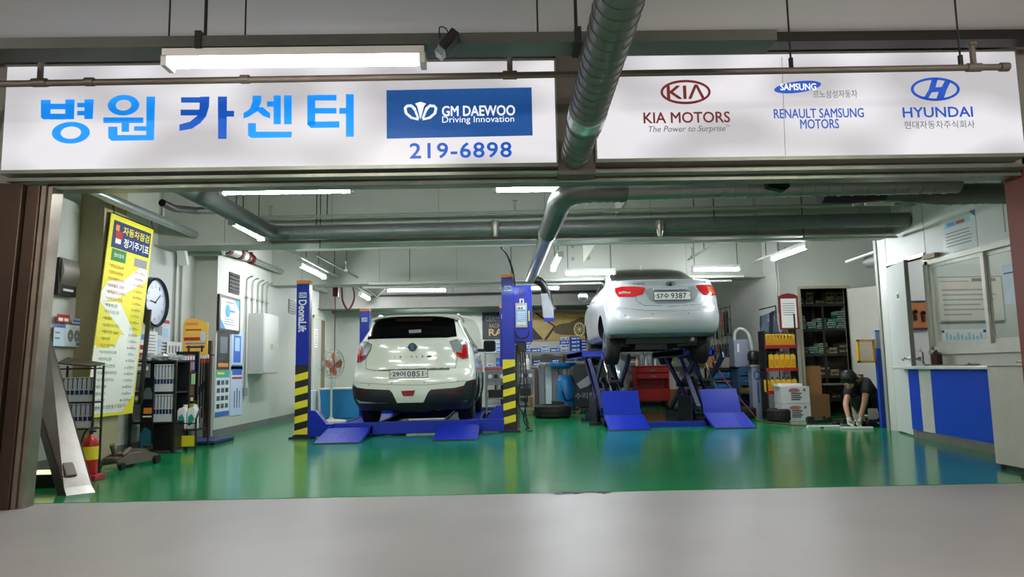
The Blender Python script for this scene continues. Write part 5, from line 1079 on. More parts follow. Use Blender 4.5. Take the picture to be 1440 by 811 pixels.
# oil jug stand with jugs
t = T('jug_stand', 'black wire floor stand with yellow front holding two white oil jugs', 'stand', (-4.27, 9.9, 0))
for x in (-.16, .16): MB().sweep([(x, -.2, 0), (x, -.2, .42), (x*1.08, -.08, .58)], .014, 8).sweep([(x, .2, 0), (x, .2, .7)], .014, 8).build('stand_leg', black, t)
MB().box((-.16, -.2, .26), (.16, .2, .275)).cyl((-.16, -.2, .36), (.16, -.2, .36), .008, n=6).build('stand_shelf', black, t)
MB().box((-.15, -.21, .06), (.15, -.2, .2)).build('yellow_front', mt('rack_yellow', 'cfc01e', .5), t)
def jug(nm, lb, grp, loc, body_m, lab_m, cap_m, w=.2, d=.12, h=.3, cat='jug'):
    t = T(nm, lb, cat, loc, 0, grp)
    MB().poly([(-w/2, -d/2, 0), (w/2, -d/2, 0), (w/2, -d/2, h*.72), (w*.38, -d/2, h*.88), (w*.05, -d/2, h*.9), (-w*.05, -d/2, h*.84), (-w*.3, -d/2, h*.86), (-w/2, -d/2, h*.74)], (0, d, 0)).build('jug_body', body_m, t, bev=.012)
    MB().cyl((w*.22, 0, h*.86), (w*.22, 0, h*.98), .028, n=12).build('cap', cap_m, t)
    MB().box((-w*.4, -d/2-.002, h*.12), (w*.4, -d/2, h*.62)).build('jug_label', lab_m, t); return t
teal = mt('label_teal', '2c9c92', .4)
for i, x in enumerate((-4.335, -4.205)):
    t = jug('oil_jug', 'white oil jug with teal label on the yellow fronted stand, %s of two' % ('left', 'right')[i], 'white oil jugs', (x, 9.82, .28), white_p, white_p, white_p, .12, .12, .33)
    MB().poly([(-.04, -.063, .09), (.01, -.063, .06), (.045, -.063, .14), (.01, -.063, .2), (-.035, -.063, .17)], (0, -.002, 0)).build('label_print', teal, t)
    MB().box((-.04, -.064, .05), (.0, -.062, .07)).build('label_bar', ink, t)
# hanging wiper blades on their own rod
t = T('wiper_rod', 'brown wooden post with hook rail that carries the wiper blades', 'rail', (-4.60, 11.0, 0))
MB().box((.05, -.02, .06), (.14, .05, 1.52)).build('wooden_post', mt('wood_brown', '3a2a20', .6), t); MB().cyl((-.14, -.03, 1.30), (.2, -.03, 1.30), .008, n=6).build('hook_rail', black, t)
for i in range(7):
    x = -4.71+i*.037; L_ = 1.0-(i % 3)*.08
    t = T('hanging_wiper', 'black wiper with white tag by wall step, %s of seven' % NW[i+1], 'wiper', (x, 10.964, 1.28), 0, 'hanging wiper blades')
    MB().box((-.010, -.012, -L_), (.010, .004, 0)).poly([(-.015, 0, -L_*.45), (.015, 0, -L_*.45), (.012, 0, -L_*.58), (-.012, 0, -L_*.58)], (0, -.03, 0)).build('blade', black, t)
    MB().box((-.012, -.014, -.10), (.012, -.012, -.03)).build('red_card', ink_r, t); MB().box((-.013, -.018, -.03), (.013, -.010, .03)).build('tag', paper, t)
# blue low platform
t = T('floor_plinth', 'low dark blue floor plinth at the foot of the wall step', 'plinth', (-4.42, 10.85, 0)); MB().box((-.3, -.45, 0), (.28, .3, .03)).build('plinth_base', black, t); MB().box((-.3, -.45, .03), (.28, .3, .06)).build('plinth_top', mt('plinth_blue', '20366e', .5), t)
# framed certificate and four posters on wall B
def frame_at(nm, lb, u0, v0, u1, v1, X, mat, fr=.04):
    a, b_ = seg(u0, v0, u1, v1, X); c0 = (a+b_)/2; return Card(nm, lb, 'picture', (X, c0.y, c0.z), AY, BZ, b_.y-a.y, a.z-b_.z, mat, .03)
c = Card('framed_certificate', 'dark framed white and blue certificate on the left wall past the step', 'picture', (-4.56, 11.97, 2.0), AY, BZ, .92, .60, mt('frame_dark', '2c2420', .35), .035)
c.rects([(.06, .08, .94, .92, 0)], [paper], 'certificate_sheet'); c.polyg([([(.94, .08), (.94, .35), (.7, .08)], 0), ([(.06, .92), (.06, .65), (.3, .92)], 0)], [mt('cert_blue', '4d9fd6', .5)], 'corner_print')
mb = MB(); mb.cyl(c.p(.38, .42, .003), c.p(.38, .42, .004), .11, n=24); mb.build('globe_print', mt('cert_blue', '4d9fd6', .5), c.t); c.rects([(.3, .16, .7, .2, 0), (.5, .38, .72, .44, 1)]+lines(3, .25, .75, .62, .82, 0), [grey_i, mid_b])
pr = [('tyre_poster', 'black car part poster with orange foot, upper left of four on the wall', 11.82, 1.38, .52, .60, '23252b', [(.2, .1, .8, .55, 0), (.1, .82, .9, .92, 1), (.1, .68, .6, .72, 2)]),
      ('door_poster', 'light blue poster with a blue panel drawing, upper right of four', 12.42, 1.40, .56, .66, 'b7cbe8', [(.2, .1, .8, .8, 3), (.3, .15, .7, .5, 4), (.1, .86, .9, .9, 2)]),
      ('product_poster', 'white product grid poster with green head and blue foot, lower left of four', 11.82, .70, .58, .74, 'd9e4ea', [(0, 0, 1, .16, 5), (.1, .04, .6, .09, 6), (0, .9, 1, 1, 3)]+[(.08+.3*i, .22+.17*j, .30+.3*i, .32+.17*j, 2 if (i+j) % 3 else 7) for i in range(3) for j in range(4)]),
      ('strut_poster', 'pale blue shock absorber poster, lower right of four on the wall', 12.44, .72, .56, .84, 'c3d0ea', [(.1, .06, .9, .18, 3), (.1, .22, .9, .26, 8), (.3, .5, .36, .85, 7), (.5, .45, .56, .85, 7), (.7, .5, .75, .85, 7)])]
for nm, lb, y, z, w, h, base, r_ in pr:
    c = Card(nm, lb, 'poster', (-4.592, y, z), AY, BZ, w, h, mt('poster_'+base, base, .4, var=.03), .006); c.rects(r_, [mt('print_steel', '6d747a', .4), p_org, mt('print_slate', '4a5560', .5), mt('print_royal', '3766c0', .5), pale_b, mt('print_green', '3aa89a', .5), p_yel, ink, ink_r])
# electric cabinet and conduits, outlet, louvres
t = T('electric_cabinet', 'light grey steel electric cabinet on the left wall with conduits above', 'cabinet', (-4.6, 13.3, 1.0))
MB().box((.003, -.35, 0), (.28, .5, 1.1)).build('cabinet_body', mt('cabinet_grey', 'bfc0ba', .4, var=.02), t, bev=.006); MB().box((.28, -.33, .02), (.29, .48, 1.08)).build('cabinet_door', mt('cabinet_grey', 'bfc0ba', .4, var=.02), t)
MB().box((.29, .38, .5), (.3, .42, .58)).build('lock', chrome, t); MB().box((.29, .0, .45), (.292, .2, .55)).build('sticker', mt('sticker_tan', 'c8ac86', .5), t)
for i, y in enumerate((12.75, 13.05, 13.35, 13.6, 13.85)):
    z1_ = 2.75; t = T('conduit_pipe', 'thin vertical conduit above the electric cabinet, %s' % NW[i+1], 'pipe', (-4.57, y, 0), 0, 'conduits above the cabinet')
    MB().sweep(curve([(0, 0, .75 if i == 0 else 2.1), (0, 0, 2.0 if i == 0 else 2.3), (0, 0, z1_-.15), (.02, .0, z1_-.04), (.1, .02, z1_)], 4), .015, 8).build('pipe_run', pipe_m, t, smooth=True)
    MB().box((-.02, -.04, 2.35), (.03, .04, 2.38)).build('clamp', steel, t)
for i, y in enumerate((10.75, 10.95)):
    t = T('conduit_pipe', 'thin conduit dropping from the pipe stub, %s of two' % ('nearer', 'farther')[i], 'pipe', (-4.93, y, 0), 0, 'conduits by the pipe stub'); MB().cyl((0, 0, 1.2), (0, 0, 2.85), .014, n=8).build('pipe_run', pipe_m, t, smooth=True)
t = T('wall_outlet', 'small grey outlet box under the near conduit on the left wall', 'outlet', (-4.6, 12.8, .62)); MB().box((0, -.06, 0), (.05, .06, .14)).build('outlet_box', steel, t, bev=.006)
for i, (y, z, w, h) in enumerate(((12.2, 2.55, .45, .35), (15.6, 2.45, .5, .3))):
    t = T('wall_louver', ('dark square vent in the left wall behind the red couplings', 'grey slatted vent high on the left wall past the striped post')[i], 'vent', (-4.6, y, z)); MB().box((0, -w/2, -h/2), (.02, w/2, h/2)).build('vent_frame', mt('vent_dark', '2e2d29', .6) if i == 0 else steel, t)
    for k in range(5): MB().box((.02, -w/2+.03, -h/2+.04+k*h/5.5), (.04, w/2-.03, -h/2+.055+k*h/5.5)).build('slat', dark_metal if i == 0 else steel, t)
# notice on the back left door, fan and blue bin
Card('door_notice', 'small lettered notice on the grey back door', 'notice', (-4.58, 17.6, 1.85), AY, BZ, .3, .45, paper, .004).rects(lines(8, .1, .9, .08, .95, 0), [ink_r])
t = T('floor_fan', 'old floor fan with orange blades in front of the blue bin', 'fan', (-3.55, 14.9, 0)); fy = 1.28
MB().lathe([(.32, 0), (.30, .02), (.06, .05), (.03, .09), (.01, .09)], (0, 0, 0), 28).build('fan_base', mt('fan_base_cream', 'c9bfae', .5), t, smooth=True)
MB().cyl((0, 0, .05), (0, 0, 1.0), .022, n=12).build('fan_pole', mt('fan_pole_white', 'c9cac6', .4), t)
mb = MB(); mb.M = Matrix.Translation((0.06, .02, fy-.1)) @ Matrix.Rotation(math.radians(62), 4, 'Z')
for rr, yy in ((.30, 0), (.30, .1), (.24, -.04), (.24, .14), (.15, -.06), (.15, .16)): mb.sweep([(rr*math.cos(2*PI*k/28), yy, rr*math.sin(2*PI*k/28)) for k in range(29)], .005, 5)
for k in range(20): a = 2*PI*k/20; mb.sweep([(.04*math.cos(a), -.07, .04*math.sin(a)), (.2*math.cos(a), -.055, .2*math.sin(a)), (.30*math.cos(a), 0, .30*math.sin(a)), (.30*math.cos(a), .1, .3*math.sin(a))], .003, 4)
mb.build('fan_guard', mt('guard_wire', '9a9488', .4, .4), t)
for k in range(4):
    mb = MB(); mb.M = Matrix.Translation((0.06, .02, fy-.1)) @ Matrix.Rotation(math.radians(62), 4, 'Z') @ Matrix.Rotation(k*PI/2, 4, 'Y'); mb.poly([(.03, .03, 0), (.16, .01, .09), (.25, .0, .05), (.24, .05, -.08), (.10, .07, -.08)], (0, .006, 0)); mb.build('fan_blade', mt('fan_orange', 'c2683a', .35), t)
mb = MB(); mb.M = Matrix.Translation((0.06, .02, fy-.1)) @ Matrix.Rotation(math.radians(62), 4, 'Z'); mb.cyl((0, .1, 0), (0, .28, 0), .07, n=14); mb.build('fan_motor', mt('fan_pole_white', 'c9cac6', .4), t, smooth=True)
t = T('storage_bin', 'bright blue plastic bin with white lid edge by the left wall', 'bin', (-3.55, 15.8, 0)); MB().poly([(-.42, 0, 0), (.42, 0, 0), (.48, 0, .62), (-.48, 0, .62)], (0, .6, 0)).build('bin_body', mt('bin_blue', '2b8fd0', .35), t, bev=.02); MB().box((-.5, -.02, .62), (.5, .62, .66)).build('bin_rim', white_p, t, bev=.01)
t = T('folded_board', 'white folded board standing between bin and left wall', 'board', (-4.2, 15.5, 0)); MB().box((-.04, 0, 0), (.1, .5, .62)).build('board_panel', white_p, t, bev=.005)
# hanging red hose thing under ceiling at back left
t = T('air_hose', 'looped dark red air hose hanging at the back left ceiling', 'hose', (-3.6, 16.0, 2.6)); MB().sweep(curve([(0, 0, .3), (.02, 0, .0), (.15, 0, -.2), (.28, 0, .05), (.25, 0, .3)], 6), .02, 8).build('hose_loop', mt('hose_maroon', '6a2a30', .5), t, smooth=True); MB().cyl((-.15, 0, -1.6), (-.15, 0, .4), .012, n=6).build('hose_drop', mt('hose_maroon', '6a2a30', .5), t, smooth=True); MB().box((-.2, -.03, .1), (-.08, .05, .45)).build('hose_reel', dred, t)
# trolley jack
t = T('trolley_jack', 'grey brown low trolley jack on the green floor by the left wall', 'jack', (-4.2, 8.2, 0), math.radians(78)); t.scale = (.78, .78, .78)
jm = mt('jack_paint', '6b6052', .5, .3, var=.15)
for s_ in (-1, 1): MB().poly([(-.42, s_*.15-.012, .05), (.38, s_*.15-.012, .05), (.38, s_*.15-.012, .13), (.1, s_*.15-.012, .2), (-.2, s_*.15-.012, .2), (-.42, s_*.15-.012, .12)], (0, .024, 0)).build('side_plate', jm, t, bev=.004)
MB().box((-.2, -.14, .09), (.1, .14, .2)).box((-.4, -.1, .1), (-.2, .1, .16)).build('jack_body', jm, t, bev=.01)
MB().poly([(-.1, -.04, .18), (.35, -.04, .17), (.38, -.04, .21), (-.05, -.04, .26)], (0, .08, 0)).build('lift_arm', jm, t); MB().cyl((.36, 0, .2), (.36, 0, .26), .07, n=18).build('saddle', dark_metal, t)
MB().cyl((-.3, 0, .2), (-.36, 0, .34), .035, n=12).build('handle_socket', jm, t, smooth=True); MB().cyl((-.25, -.08, .18), (-.1, -.08, .26), .03, n=10).build('pump', jm, t)
for x, r in ((.32, .06), (-.38, .05)):
    for y in (-.19, .19): MB().cyl((x, y-.025, r), (x, y+.025, r), r, n=18).build('wheel', dark_metal, t, smooth=True)
# extinguisher
t = T('fire_extinguisher', 'red fire extinguisher with yellow label on a red base by the leaning panel', 'extinguisher', (-4.08, 7.2, 0)); t.scale = (.7, .7, .7)
MB().box((-.15, -.15, 0), (.17, .13, .07)).build('extinguisher_base', mt('base_red', 'a02a30', .5), t, bev=.01)
MB().lathe([(.09, .07), (.105, .1), (.105, .50), (.09, .56), (.04, .60), (.03, .63), (.001, .63)], (0, 0, 0), 28).build('cylinder', red_m, t, smooth=True, ang=50)
MB().lathe([(.1065, .28), (.1065, .46)], (0, 0, 0), 28).build('yellow_label', p_yel, t, smooth=True)
MB().cyl((0, 0, .62), (0, 0, .68), .022, n=12).cyl((0, 0, .665), (.07, 0, .665), .012, n=8).build('valve', dark_metal, t)
MB().obox((.03, -.01, .72), Vector((1, 0, .35)).normalized(), (0, 1, 0), Vector((-.35, 0, 1)).normalized(), .14, .025, .008).obox((.03, -.01, .685), (1, 0, 0), (0, 1, 0), BZ, .13, .025, .008).build('squeeze_handle', steel, t)
MB().sweep(curve([(0, .03, .66), (-.08, .03, .68), (-.13, .02, .55), (-.12, .02, .3)], 6), .012, 8).build('hose', black, t, smooth=True)
# leaning sheet metal panel
pa = [at(62, 472, 6.9), at(66, 470, 6.9)]
t = T('metal_panel', 'long folded sheet metal panel leaning by the shutter at the left edge', 'panel', (-3.80, 6.30, 0))
O2 = Vector((-3.80, 6.30, 0)); q = [Vector(F_) - O2 for F_ in (at(92, 697, 6.25), at(134, 686, 6.42))]
bl = q[0]; br_ = q[1]; bl.z = .0; br_.z = .0
tl = at(28, 492, 7.02)-O2; tr = at(68, 462, 7.05)-O2
pm = mt('sheet_metal_scuffed', 'a7a19a', .32, .75, var=.16, scale=3, bump=.05)
n_ = (br_-bl).cross(tl-bl).normalized(); n_ = -n_ if n_.y > 0 else n_
MB().poly([bl, br_, tr, tl], -n_*.012).build('panel_sheet', pm, t)
MB().poly([bl, tl, tl-n_*.07+Vector((-.01, 0, 0)), bl-n_*.10+Vector((-.02, 0, 0))], (.01, 0, 0)).build('folded_edge', mt('edge_brown', '5e5248', .4, .6), t)
a_ = bl.lerp(br_, .36)+n_*.004; b_ = tl.lerp(tr, .3)+n_*.004; a_ = a_.lerp(b_, .1)
MB().cyl(a_, b_, .009, n=6).build('groove', dark_metal, t)
c_ = a_.lerp(b_, .05); MB().obox(c_+n_*.02, (br_-bl).normalized(), (tl-bl).normalized(), n_, .10, .16, .03).build('foot_plate', mt('foot_grey', '6b655e', .4, .6), t, bev=.015)
t = T('light_strip', 'small glowing yellow floor lamp strip behind the leaning panel', 'lamp', (-4.1, 6.75, .12)); MB().box((-.2, -.02, 0), (.12, .02, .035)).build('strip_body', mt('warm_strip', 'f4e2a0', .4, var=0, emis=2.), t); MB().box((-.22, -.03, -.12), (.14, .05, 0)).build('strip_foot', black, t)
# ------------------------------------------------------------------ BACK WALL: banners, shelves, machines
zb = lambda v, Y, u=760: at(u, v, Y).z
a, b_ = at(678, 439, 19.7), at(712, 476, 19.7)
c = Card('wall_banner', 'black banner with grey and gold lettering on the back wall, left of the control box', 'banner', (a.x+.69, 19.76, (at(740, 438, 19.7).z+at(740, 476, 19.7).z)/2), AX, BZ, 1.38, at(740, 438, 19.7).z-at(740, 476, 19.7).z, mt('banner_black', '20222a', .45, var=.05), .01)
c.text([('GERMAN', .28, .24, .43, .18)], mt('print_grey_metal', '9a9ca6', .5)); c.text([('RACING OIL', .36, .50, .44, .14)], mt('print_gold', 'b29058', .5)); c.text([('RAFE', .38, .74, .50, .24)], mt('print_gold_light', 'd0b078', .5), bold=.03)
a, b_ = at(748, 437, 19.6), at(905, 478, 19.6)
g_w = b_.x-a.x; g_h = at(800, 438, 19.6).z-at(800, 478, 19.6).z
c = Card('gold_banner', 'gold and black race car banner on the back wall behind the hanging hose', 'banner', ((a.x+b_.x)/2, 19.76, (at(800, 438, 19.6).z+at(800, 478, 19.6).z)/2), AX, BZ, g_w, g_h, mt('banner_gold', 'bc9a42', .35, var=.15, scale=5), .012)
c.polyg([([(0, .5), (.10, .95), (.0, .97)], 0), ([(.02, .0), (.045, .0), (.22, .5), (.195, .5)], 0), ([(.195, .5), (.22, .5), (.13, .97), (.105, .97)], 0), ([(.55, .0), (.575, .0), (.80, .95), (.775, .95)], 0), ([(.975, .1), (1, .1), (.82, .7), (.80, .65)], 0), ([(.19, .55), (.25, .42), (.34, .38), (.44, .2), (.56, .18), (.62, .4), (.60, .7), (.5, .85), (.26, .8), (.20, .72)], 1), ([(.66, .6), (.78, .4), (.95, .35), (1, .5), (1, .8), (.74, .85)], 1)], [mt('print_black', '1d1a14', .5), mt('print_car_dark', '5c4820', .4, var=.25, scale=8)], 'picture')
for u in (.43,): mb = MB(); mb.ring(c.p(u, .62, .004), c.A, c.B, c.n, .16, .2, .12, .15, .002, 20); [mb.obox(c.p(u, .62, .005), Vector((math.cos(k), 0, math.sin(k))), Vector((-math.sin(k), 0, math.cos(k))), c.n, .26, .02, .001) for k in (0, .63, 1.26, 1.88, 2.5)]; mb.build('wheel_picture', mt('print_cream', 'd8c88a', .5), c.t)
c.polyg([([(.27, .5), (.40, .34), (.42, .40), (.32, .62)], 0), ([(.68, .1), (.76, .3), (.72, .36), (.64, .2)], 0), ([(.3, .08), (.44, .1), (.36, .2)], 0)], [mt('print_gold_bright', 'd4b860', .4)], 'highlight')
# hanging pipe end
# shelf unit
blue_bx = [mt('box_blue', '2148a8', .55, var=.05), mt('box_deep_blue', '1a2f7c', .55, var=.05), mt('box_light_blue', '4f86c8', .55)]
bw = mt('box_label_white', 'c9d4e2', .55)
def shelf_unit(name, label, x0, x1, y, d, zs, mat, top=None, posts=3, cat='shelf', py=None):
    t = T(name, label, cat, ((x0+x1)/2, y, 0)); w = (x1-x0)/2; top = top or zs[-1]+.02
    for k in range(posts):
        x = -w+2*w*k/(posts-1)
        for yy in (0, d): MB().box((x-.02, yy-.02, 0), (x+.02, yy+.02, top)).build('shelf_post', mat, t)
    for z in zs: MB().box((-w, -.02, z-.035), (w, d+.02, z)).box((-w, -.025, z-.05), (w, -.015, z+.005)).build('shelf_board', mat, t)
    return t
sg_ = mt('shelf_grey', '7f8486', .5, .2, var=.06)
ysh = 18.9
zt, z2, z3 = zb(494, ysh, 800), zb(513, ysh, 800), zb(533, ysh, 800)
xL, xR_ = at(682, 500, ysh).x, at(1000, 500, ysh).x
shelf_unit('parts_shelf', 'long grey steel parts shelf along the back wall full of blue boxes', xL, xR_, ysh, .5, (.12, .45, z3, z2, zt), sg_, posts=6)
# boxes: copies of one mesh per colour
def box_mesh(nm, m1, m2, w, d, h):
    mb = MB().box((-w/2, 0, 0), (w/2, d, h)); mb.m = 1; mb.box((-w*.42, -.002, h*.25), (w*.1, 0, h*.6)).box((w*.2, -.002, h*.3), (w*.4, 0, h*.7)); o = mb.build(nm, [m1, m2]); return o
BX = [box_mesh('parts_box', blue_bx[0], bw, .24, .3, .1), box_mesh('parts_box', blue_bx[1], bw, .2, .3, .08), box_mesh('parts_box', bw, blue_bx[0], .22, .3, .1), box_mesh('parts_box', blue_bx[0], blue_bx[2], .16, .3, .22), box_mesh('parts_box', card, paper, .26, .3, .12)]
dims = [(.24, .1), (.2, .08), (.22, .1), (.16, .22), (.26, .12)]; used_bx = set()
cn = ['blue box', 'dark blue box', 'white blue box', 'upright blue box', 'brown carton']
def fill(x0, x1, y, z, hmax, tier, weights, group, maxst=4):
    x = x0; col = 0
    while x < x1-.12:
        k = R.choices(range(5), weights)[0]; w, h = dims[k]; st = 1 if k >= 3 else R.randint(1, max(1, min(maxst, int(hmax/h)))); col += 1
        if x+w > x1: break
        for j in range(st):
            kk = k if (k >= 3 or R.random() < .8) else R.randint(0, 2)
            if dims[kk][0] > w+.03: kk = k
            if kk not in used_bx: o = BX[kk]; used_bx.add(kk)
            else: o = BX[kk].copy(); COL.objects.link(o)
            o.location = (x+w/2, y+R.uniform(0, .05), z+.001+j*h if k < 3 else z+.001+j*dims[kk][1]); 
            if kk != k: o.scale = (1, 1, h/dims[kk][1])
            tag(o, '%s, %s, %s stack from left, %s' % (cn[kk], tier, ORD[col], ('at the bottom', 'second up', 'third up', 'fourth up', 'fifth up')[j]), 'box', group)
        x += w+R.uniform(.005, .05)
fill(xL+.05, at(868, 490, ysh).x, ysh+.03, zt, .42, 'top back shelf', (6, 4, 4, 2, .7), 'boxes on the top back shelf')
fill(xL+.05, at(788, 490, ysh).x, ysh+.03, z2, .30, 'middle back shelf', (5, 4, 2, 1, 2), 'boxes on the middle back shelf', 3)
fill(at(885, 490, ysh).x, at(905, 490, ysh).x, ysh+.03, z2, .30, 'shelf beside glass jars', (0, 0, 0, 0, 3), 'boxes near the jars', 2)
fill(xL+.05, at(790, 490, ysh).x, ysh+.03, z3, .30, 'lower back shelf', (3, 4, 2, 1, 3), 'boxes on the lower back shelf', 3)
fill(at(905, 490, ysh).x, at(996, 490, ysh).x, ysh+.03, .45, .3, 'low shelf behind red cabinet', (1, 1, 1, 0, 6), 'boxes on the low back shelf', 2)
fill(at(850, 490, ysh).x, at(996, 490, ysh).x, ysh+.03, .12, .3, 'floor shelf behind red cabinet', (1, 1, 2, 0, 4), 'boxes on the floor shelf', 2)
# glass jars, yellow jug, teal cloth on the shelf
jar_g = mt('jar_glass_grey', '9aa6a8', .08, .1, var=.2, scale=20)
for i, u in enumerate((905, 915, 926, 935)):
    p = at(u, 510, ysh); t = T('glass_jar', 'grey glass jar with white cap above the red cabinet, %s' % NW[i+1], 'jar', (p.x, ysh+.12, z2), 0, 'glass jars'); MB().lathe([(.07, 0), (.08, .02), (.08, .2), (.05, .25), (.045, .27)], (0, 0, 0), 16).build('jar_glass', jar_g, t, smooth=True); MB().cyl((0, 0, .27), (0, 0, .30), .05, n=14).build('jar_cap', white_p, t)
p = at(946, 508, ysh); t = jug('oil_jug', 'yellow oil jug with green label above the red cabinet', None, (p.x, ysh+.1, z2), mt('jug_yellow', 'd8b81e', .35), mt('label_green', '4c9c4a', .4), mt('cap_yellow', 'd8b81e', .35), .2, .12, .33)
p = at(937, 508, ysh+.2)
# red tool cabinet
p0 = at(895, 566, 17.9); p1 = at(939, 566, 17.9)
t = T('tool_cabinet', 'red steel roller tool cabinet under the silver car', 'cabinet', ((p0.x+p1.x)/2, 17.7, 0)); w = (p1.x-p0.x)/2+.02; H1 = at(915, 514, 17.7).z
MB().box((-w, 0, .16), (w, .5, .19)).box((-w, 0, .16), (-w+.03, .5, H1)).box((w-.03, 0, .16), (w, .5, H1)).box((-w, .47, .16), (w, .5, H1)).box((-w, 0, H1-.03), (w, .5, H1)).box((-w, 0, .43), (w, .5, .46)).build('cabinet_body', red_m, t, bev=.004)
MB().box((-w+.02, -.02, .19), (w-.02, 0, .43)).build('lower_door', red_m, t, bev=.004)
for z in (H1-.17, H1-.32): d_ = MB().box((-w+.03, -.02, z), (w-.03, 0, z+.13)).build('drawer', red_m, t, bev=.004); MB().box((-.08, -.035, z+.05), (.08, -.02, z+.065)).build('drawer_handle', steel, d_)
MB().sweep([(-w-.03, .05, H1-.08), (-w-.05, -.02, H1-.1), (-w-.05, -.02, H1-.45), (-w-.03, .05, H1-.47)], .018, 8).build('side_handle', red_m, t, smooth=True)
MB().box((-w+.04, .01, .461), (w-.04, .46, .47)).build('cavity_mat', black, t)
for x in (-w+.08, w-.08):
    for y in (.07, .43): MB().cyl((x-.03, y, .07), (x+.03, y, .07), .07, n=16).box((x-.035, y-.03, .1), (x+.035, y+.03, .16)).build('caster', black, t, smooth=True)
for i in range(6):
    p = at(897+i*6.5, 512, 17.8); o = MB().lathe([(.035, 0), (.04, .05), (.03, .14), (.012, .2), (.012, .24)], (0, 0, 0), 12).build('spray_bottle', jar_g if i % 2 else white_p, smooth=True); o.location = (p.x, 17.9, H1); tag(o, 'small bottle standing on the red tool cabinet, %s' % NW[i+1], 'bottle', 'bottles on the tool cabinet')
# white buckets, plastic sack left of the cabinet
for i, (u, v, Y) in enumerate(((946, 545, 18.4),)):
    p = at(u, v, Y); t = T('white_bucket', 'white plastic bucket on the carton right of the red cabinet', 'bucket', (p.x, Y, .42)); MB().lathe([(.15, 0), (.18, .40), (.19, .40), (.19, .44), (.17, .44)], (0, 0, 0), 24).build('bucket_body', white_p, t, smooth=True)
p = at(950, 560, 18.4); o = BOX('carton', (-.25, -.05, 0), (.25, .35, .42), card); o.location = (p.x, 18.25, 0); tag(o, 'brown carton under the white bucket', 'carton')
p = at(873, 525, 18.0); mb = MB(); vs = []; fs = []; n1, n2 = 14, 9
for i in range(n2+1):
    for j in range(n1): th = PI*i/n2; a_ = 2*PI*j/n1; rr = 1+R.uniform(-.12, .12); vs.append((.22*rr*math.sin(th)*math.cos(a_)*(1.15-.3*i/n2), .2*rr*math.sin(th)*math.sin(a_), .62+.6*-math.cos(PI*i/n2)*-1))
for i in range(n2):
    for j in range(n1): fs.append((i*n1+j, i*n1+(j+1) % n1, (i+1)*n1+(j+1) % n1, (i+1)*n1+j))
mb.add(vs, fs); o = mb.build('plastic_sack', mt('sack_milky', 'b4bcc4', .15, .1, var=.12, scale=8)); o.location = (p.x, 18.0, 0); tag(o, 'tall milky plastic sack behind the left scissor arm', 'sack')
# black cloth cover with lettering, printer-like machine on top
p0 = at(803, 510, 17.4); p1 = at(842, 566, 17.4)
t = T('covered_machine', 'machine under a dark cloth cover with pale lettering beside the blue tank', 'machine', ((p0.x+p1.x)/2, 17.4, 0)); w = (p1.x-p0.x)/2
z1_ = at(820, 511, 17.4).z; mb = MB().poly([(-w, 0, .03), (w, 0, .03), (w*.98, 0, z1_*.8), (w*.7, .0, z1_), (-w*.8, .0, z1_), (-w, 0, z1_*.85)], (0, .5, 0)); mb.build('cloth_cover', mt('cloth_dark', '2c3036', .7, var=.15), t, bev=.04)
mb = MB(); text(mb, '수리함', (.0, -.004, z1_*.30), AX, BZ, .5, .15, .001, .02); mb.build('cover_lettering', mt('print_grey_metal', '9a9ca6', .5), t)
mb = MB(); mb.poly([(-.2, -.003, .62), (.0, -.003, .75), (.22, -.003, .92), (.28, -.003, .88), (.12, -.003, .72), (.2, -.003, .68), (.05, -.003, .55), (-.12, -.003, .5)], (0, -.002, 0)); mb.build('cover_logo', mt('print_grey_metal', '9a9ca6', .5), t)
p = at(808, 507, 17.6); t = T('charger_box', 'black flat charger unit with front panel under the top back shelf', 'device', (at(815, 505, 18.95).x, 18.95, z2+.001)); MB().box((-.42, 0, 0), (.42, .3, .24)).build('charger_body', black, t, bev=.01); MB().box((-.38, -.01, .03), (.3, 0, .1)).build('front_panel', steel, t)
# grey column machine
p0 = at(758, 565, 15.9)
cx0, cx1 = at(757, 540, 16.4).x, at(786, 540, 16.4).x; t = T('column_machine', 'grey twin column machine with a white centre strip behind the striped post', 'machine', ((cx0+cx1)/2, 16.4, 0)); w = (cx1-cx0)/2; z1_ = at(770, 512, 16.4).z
gm = mt('machine_grey', '7b8087', .4, .4, var=.06)
MB().box((-w, 0, .08), (-w*.35, .3, z1_)).box((w*.35, 0, .08), (w, .3, z1_)).build('column', gm, t, bev=.02); MB().box((-w*.3, .02, .12), (w*.3, .06, z1_*.95)).build('centre_strip', mt('strip_pale', 'c5d0cf', .4), t); MB().box((-w, -.06, z1_-.03), (w, .34, z1_+.04)).build('head_plate', steel, t, bev=.01)
for x in (-w*.65, -w*.2, w*.2, w*.65): MB().cyl((x, -.08, z1_-.02), (x, -.03, z1_-.02), .04, n=12).build('knob', chrome, t)
MB().box((-w*1.05, -.1, 0), (w*1.05, .4, .08)).build('machine_base', gm, t, bev=.01)
MB().box((-w-.12, 0, .15), (-w-.01, .25, z1_*.9)).build('side_cover', mt('side_brown', '4a3830', .6), t)
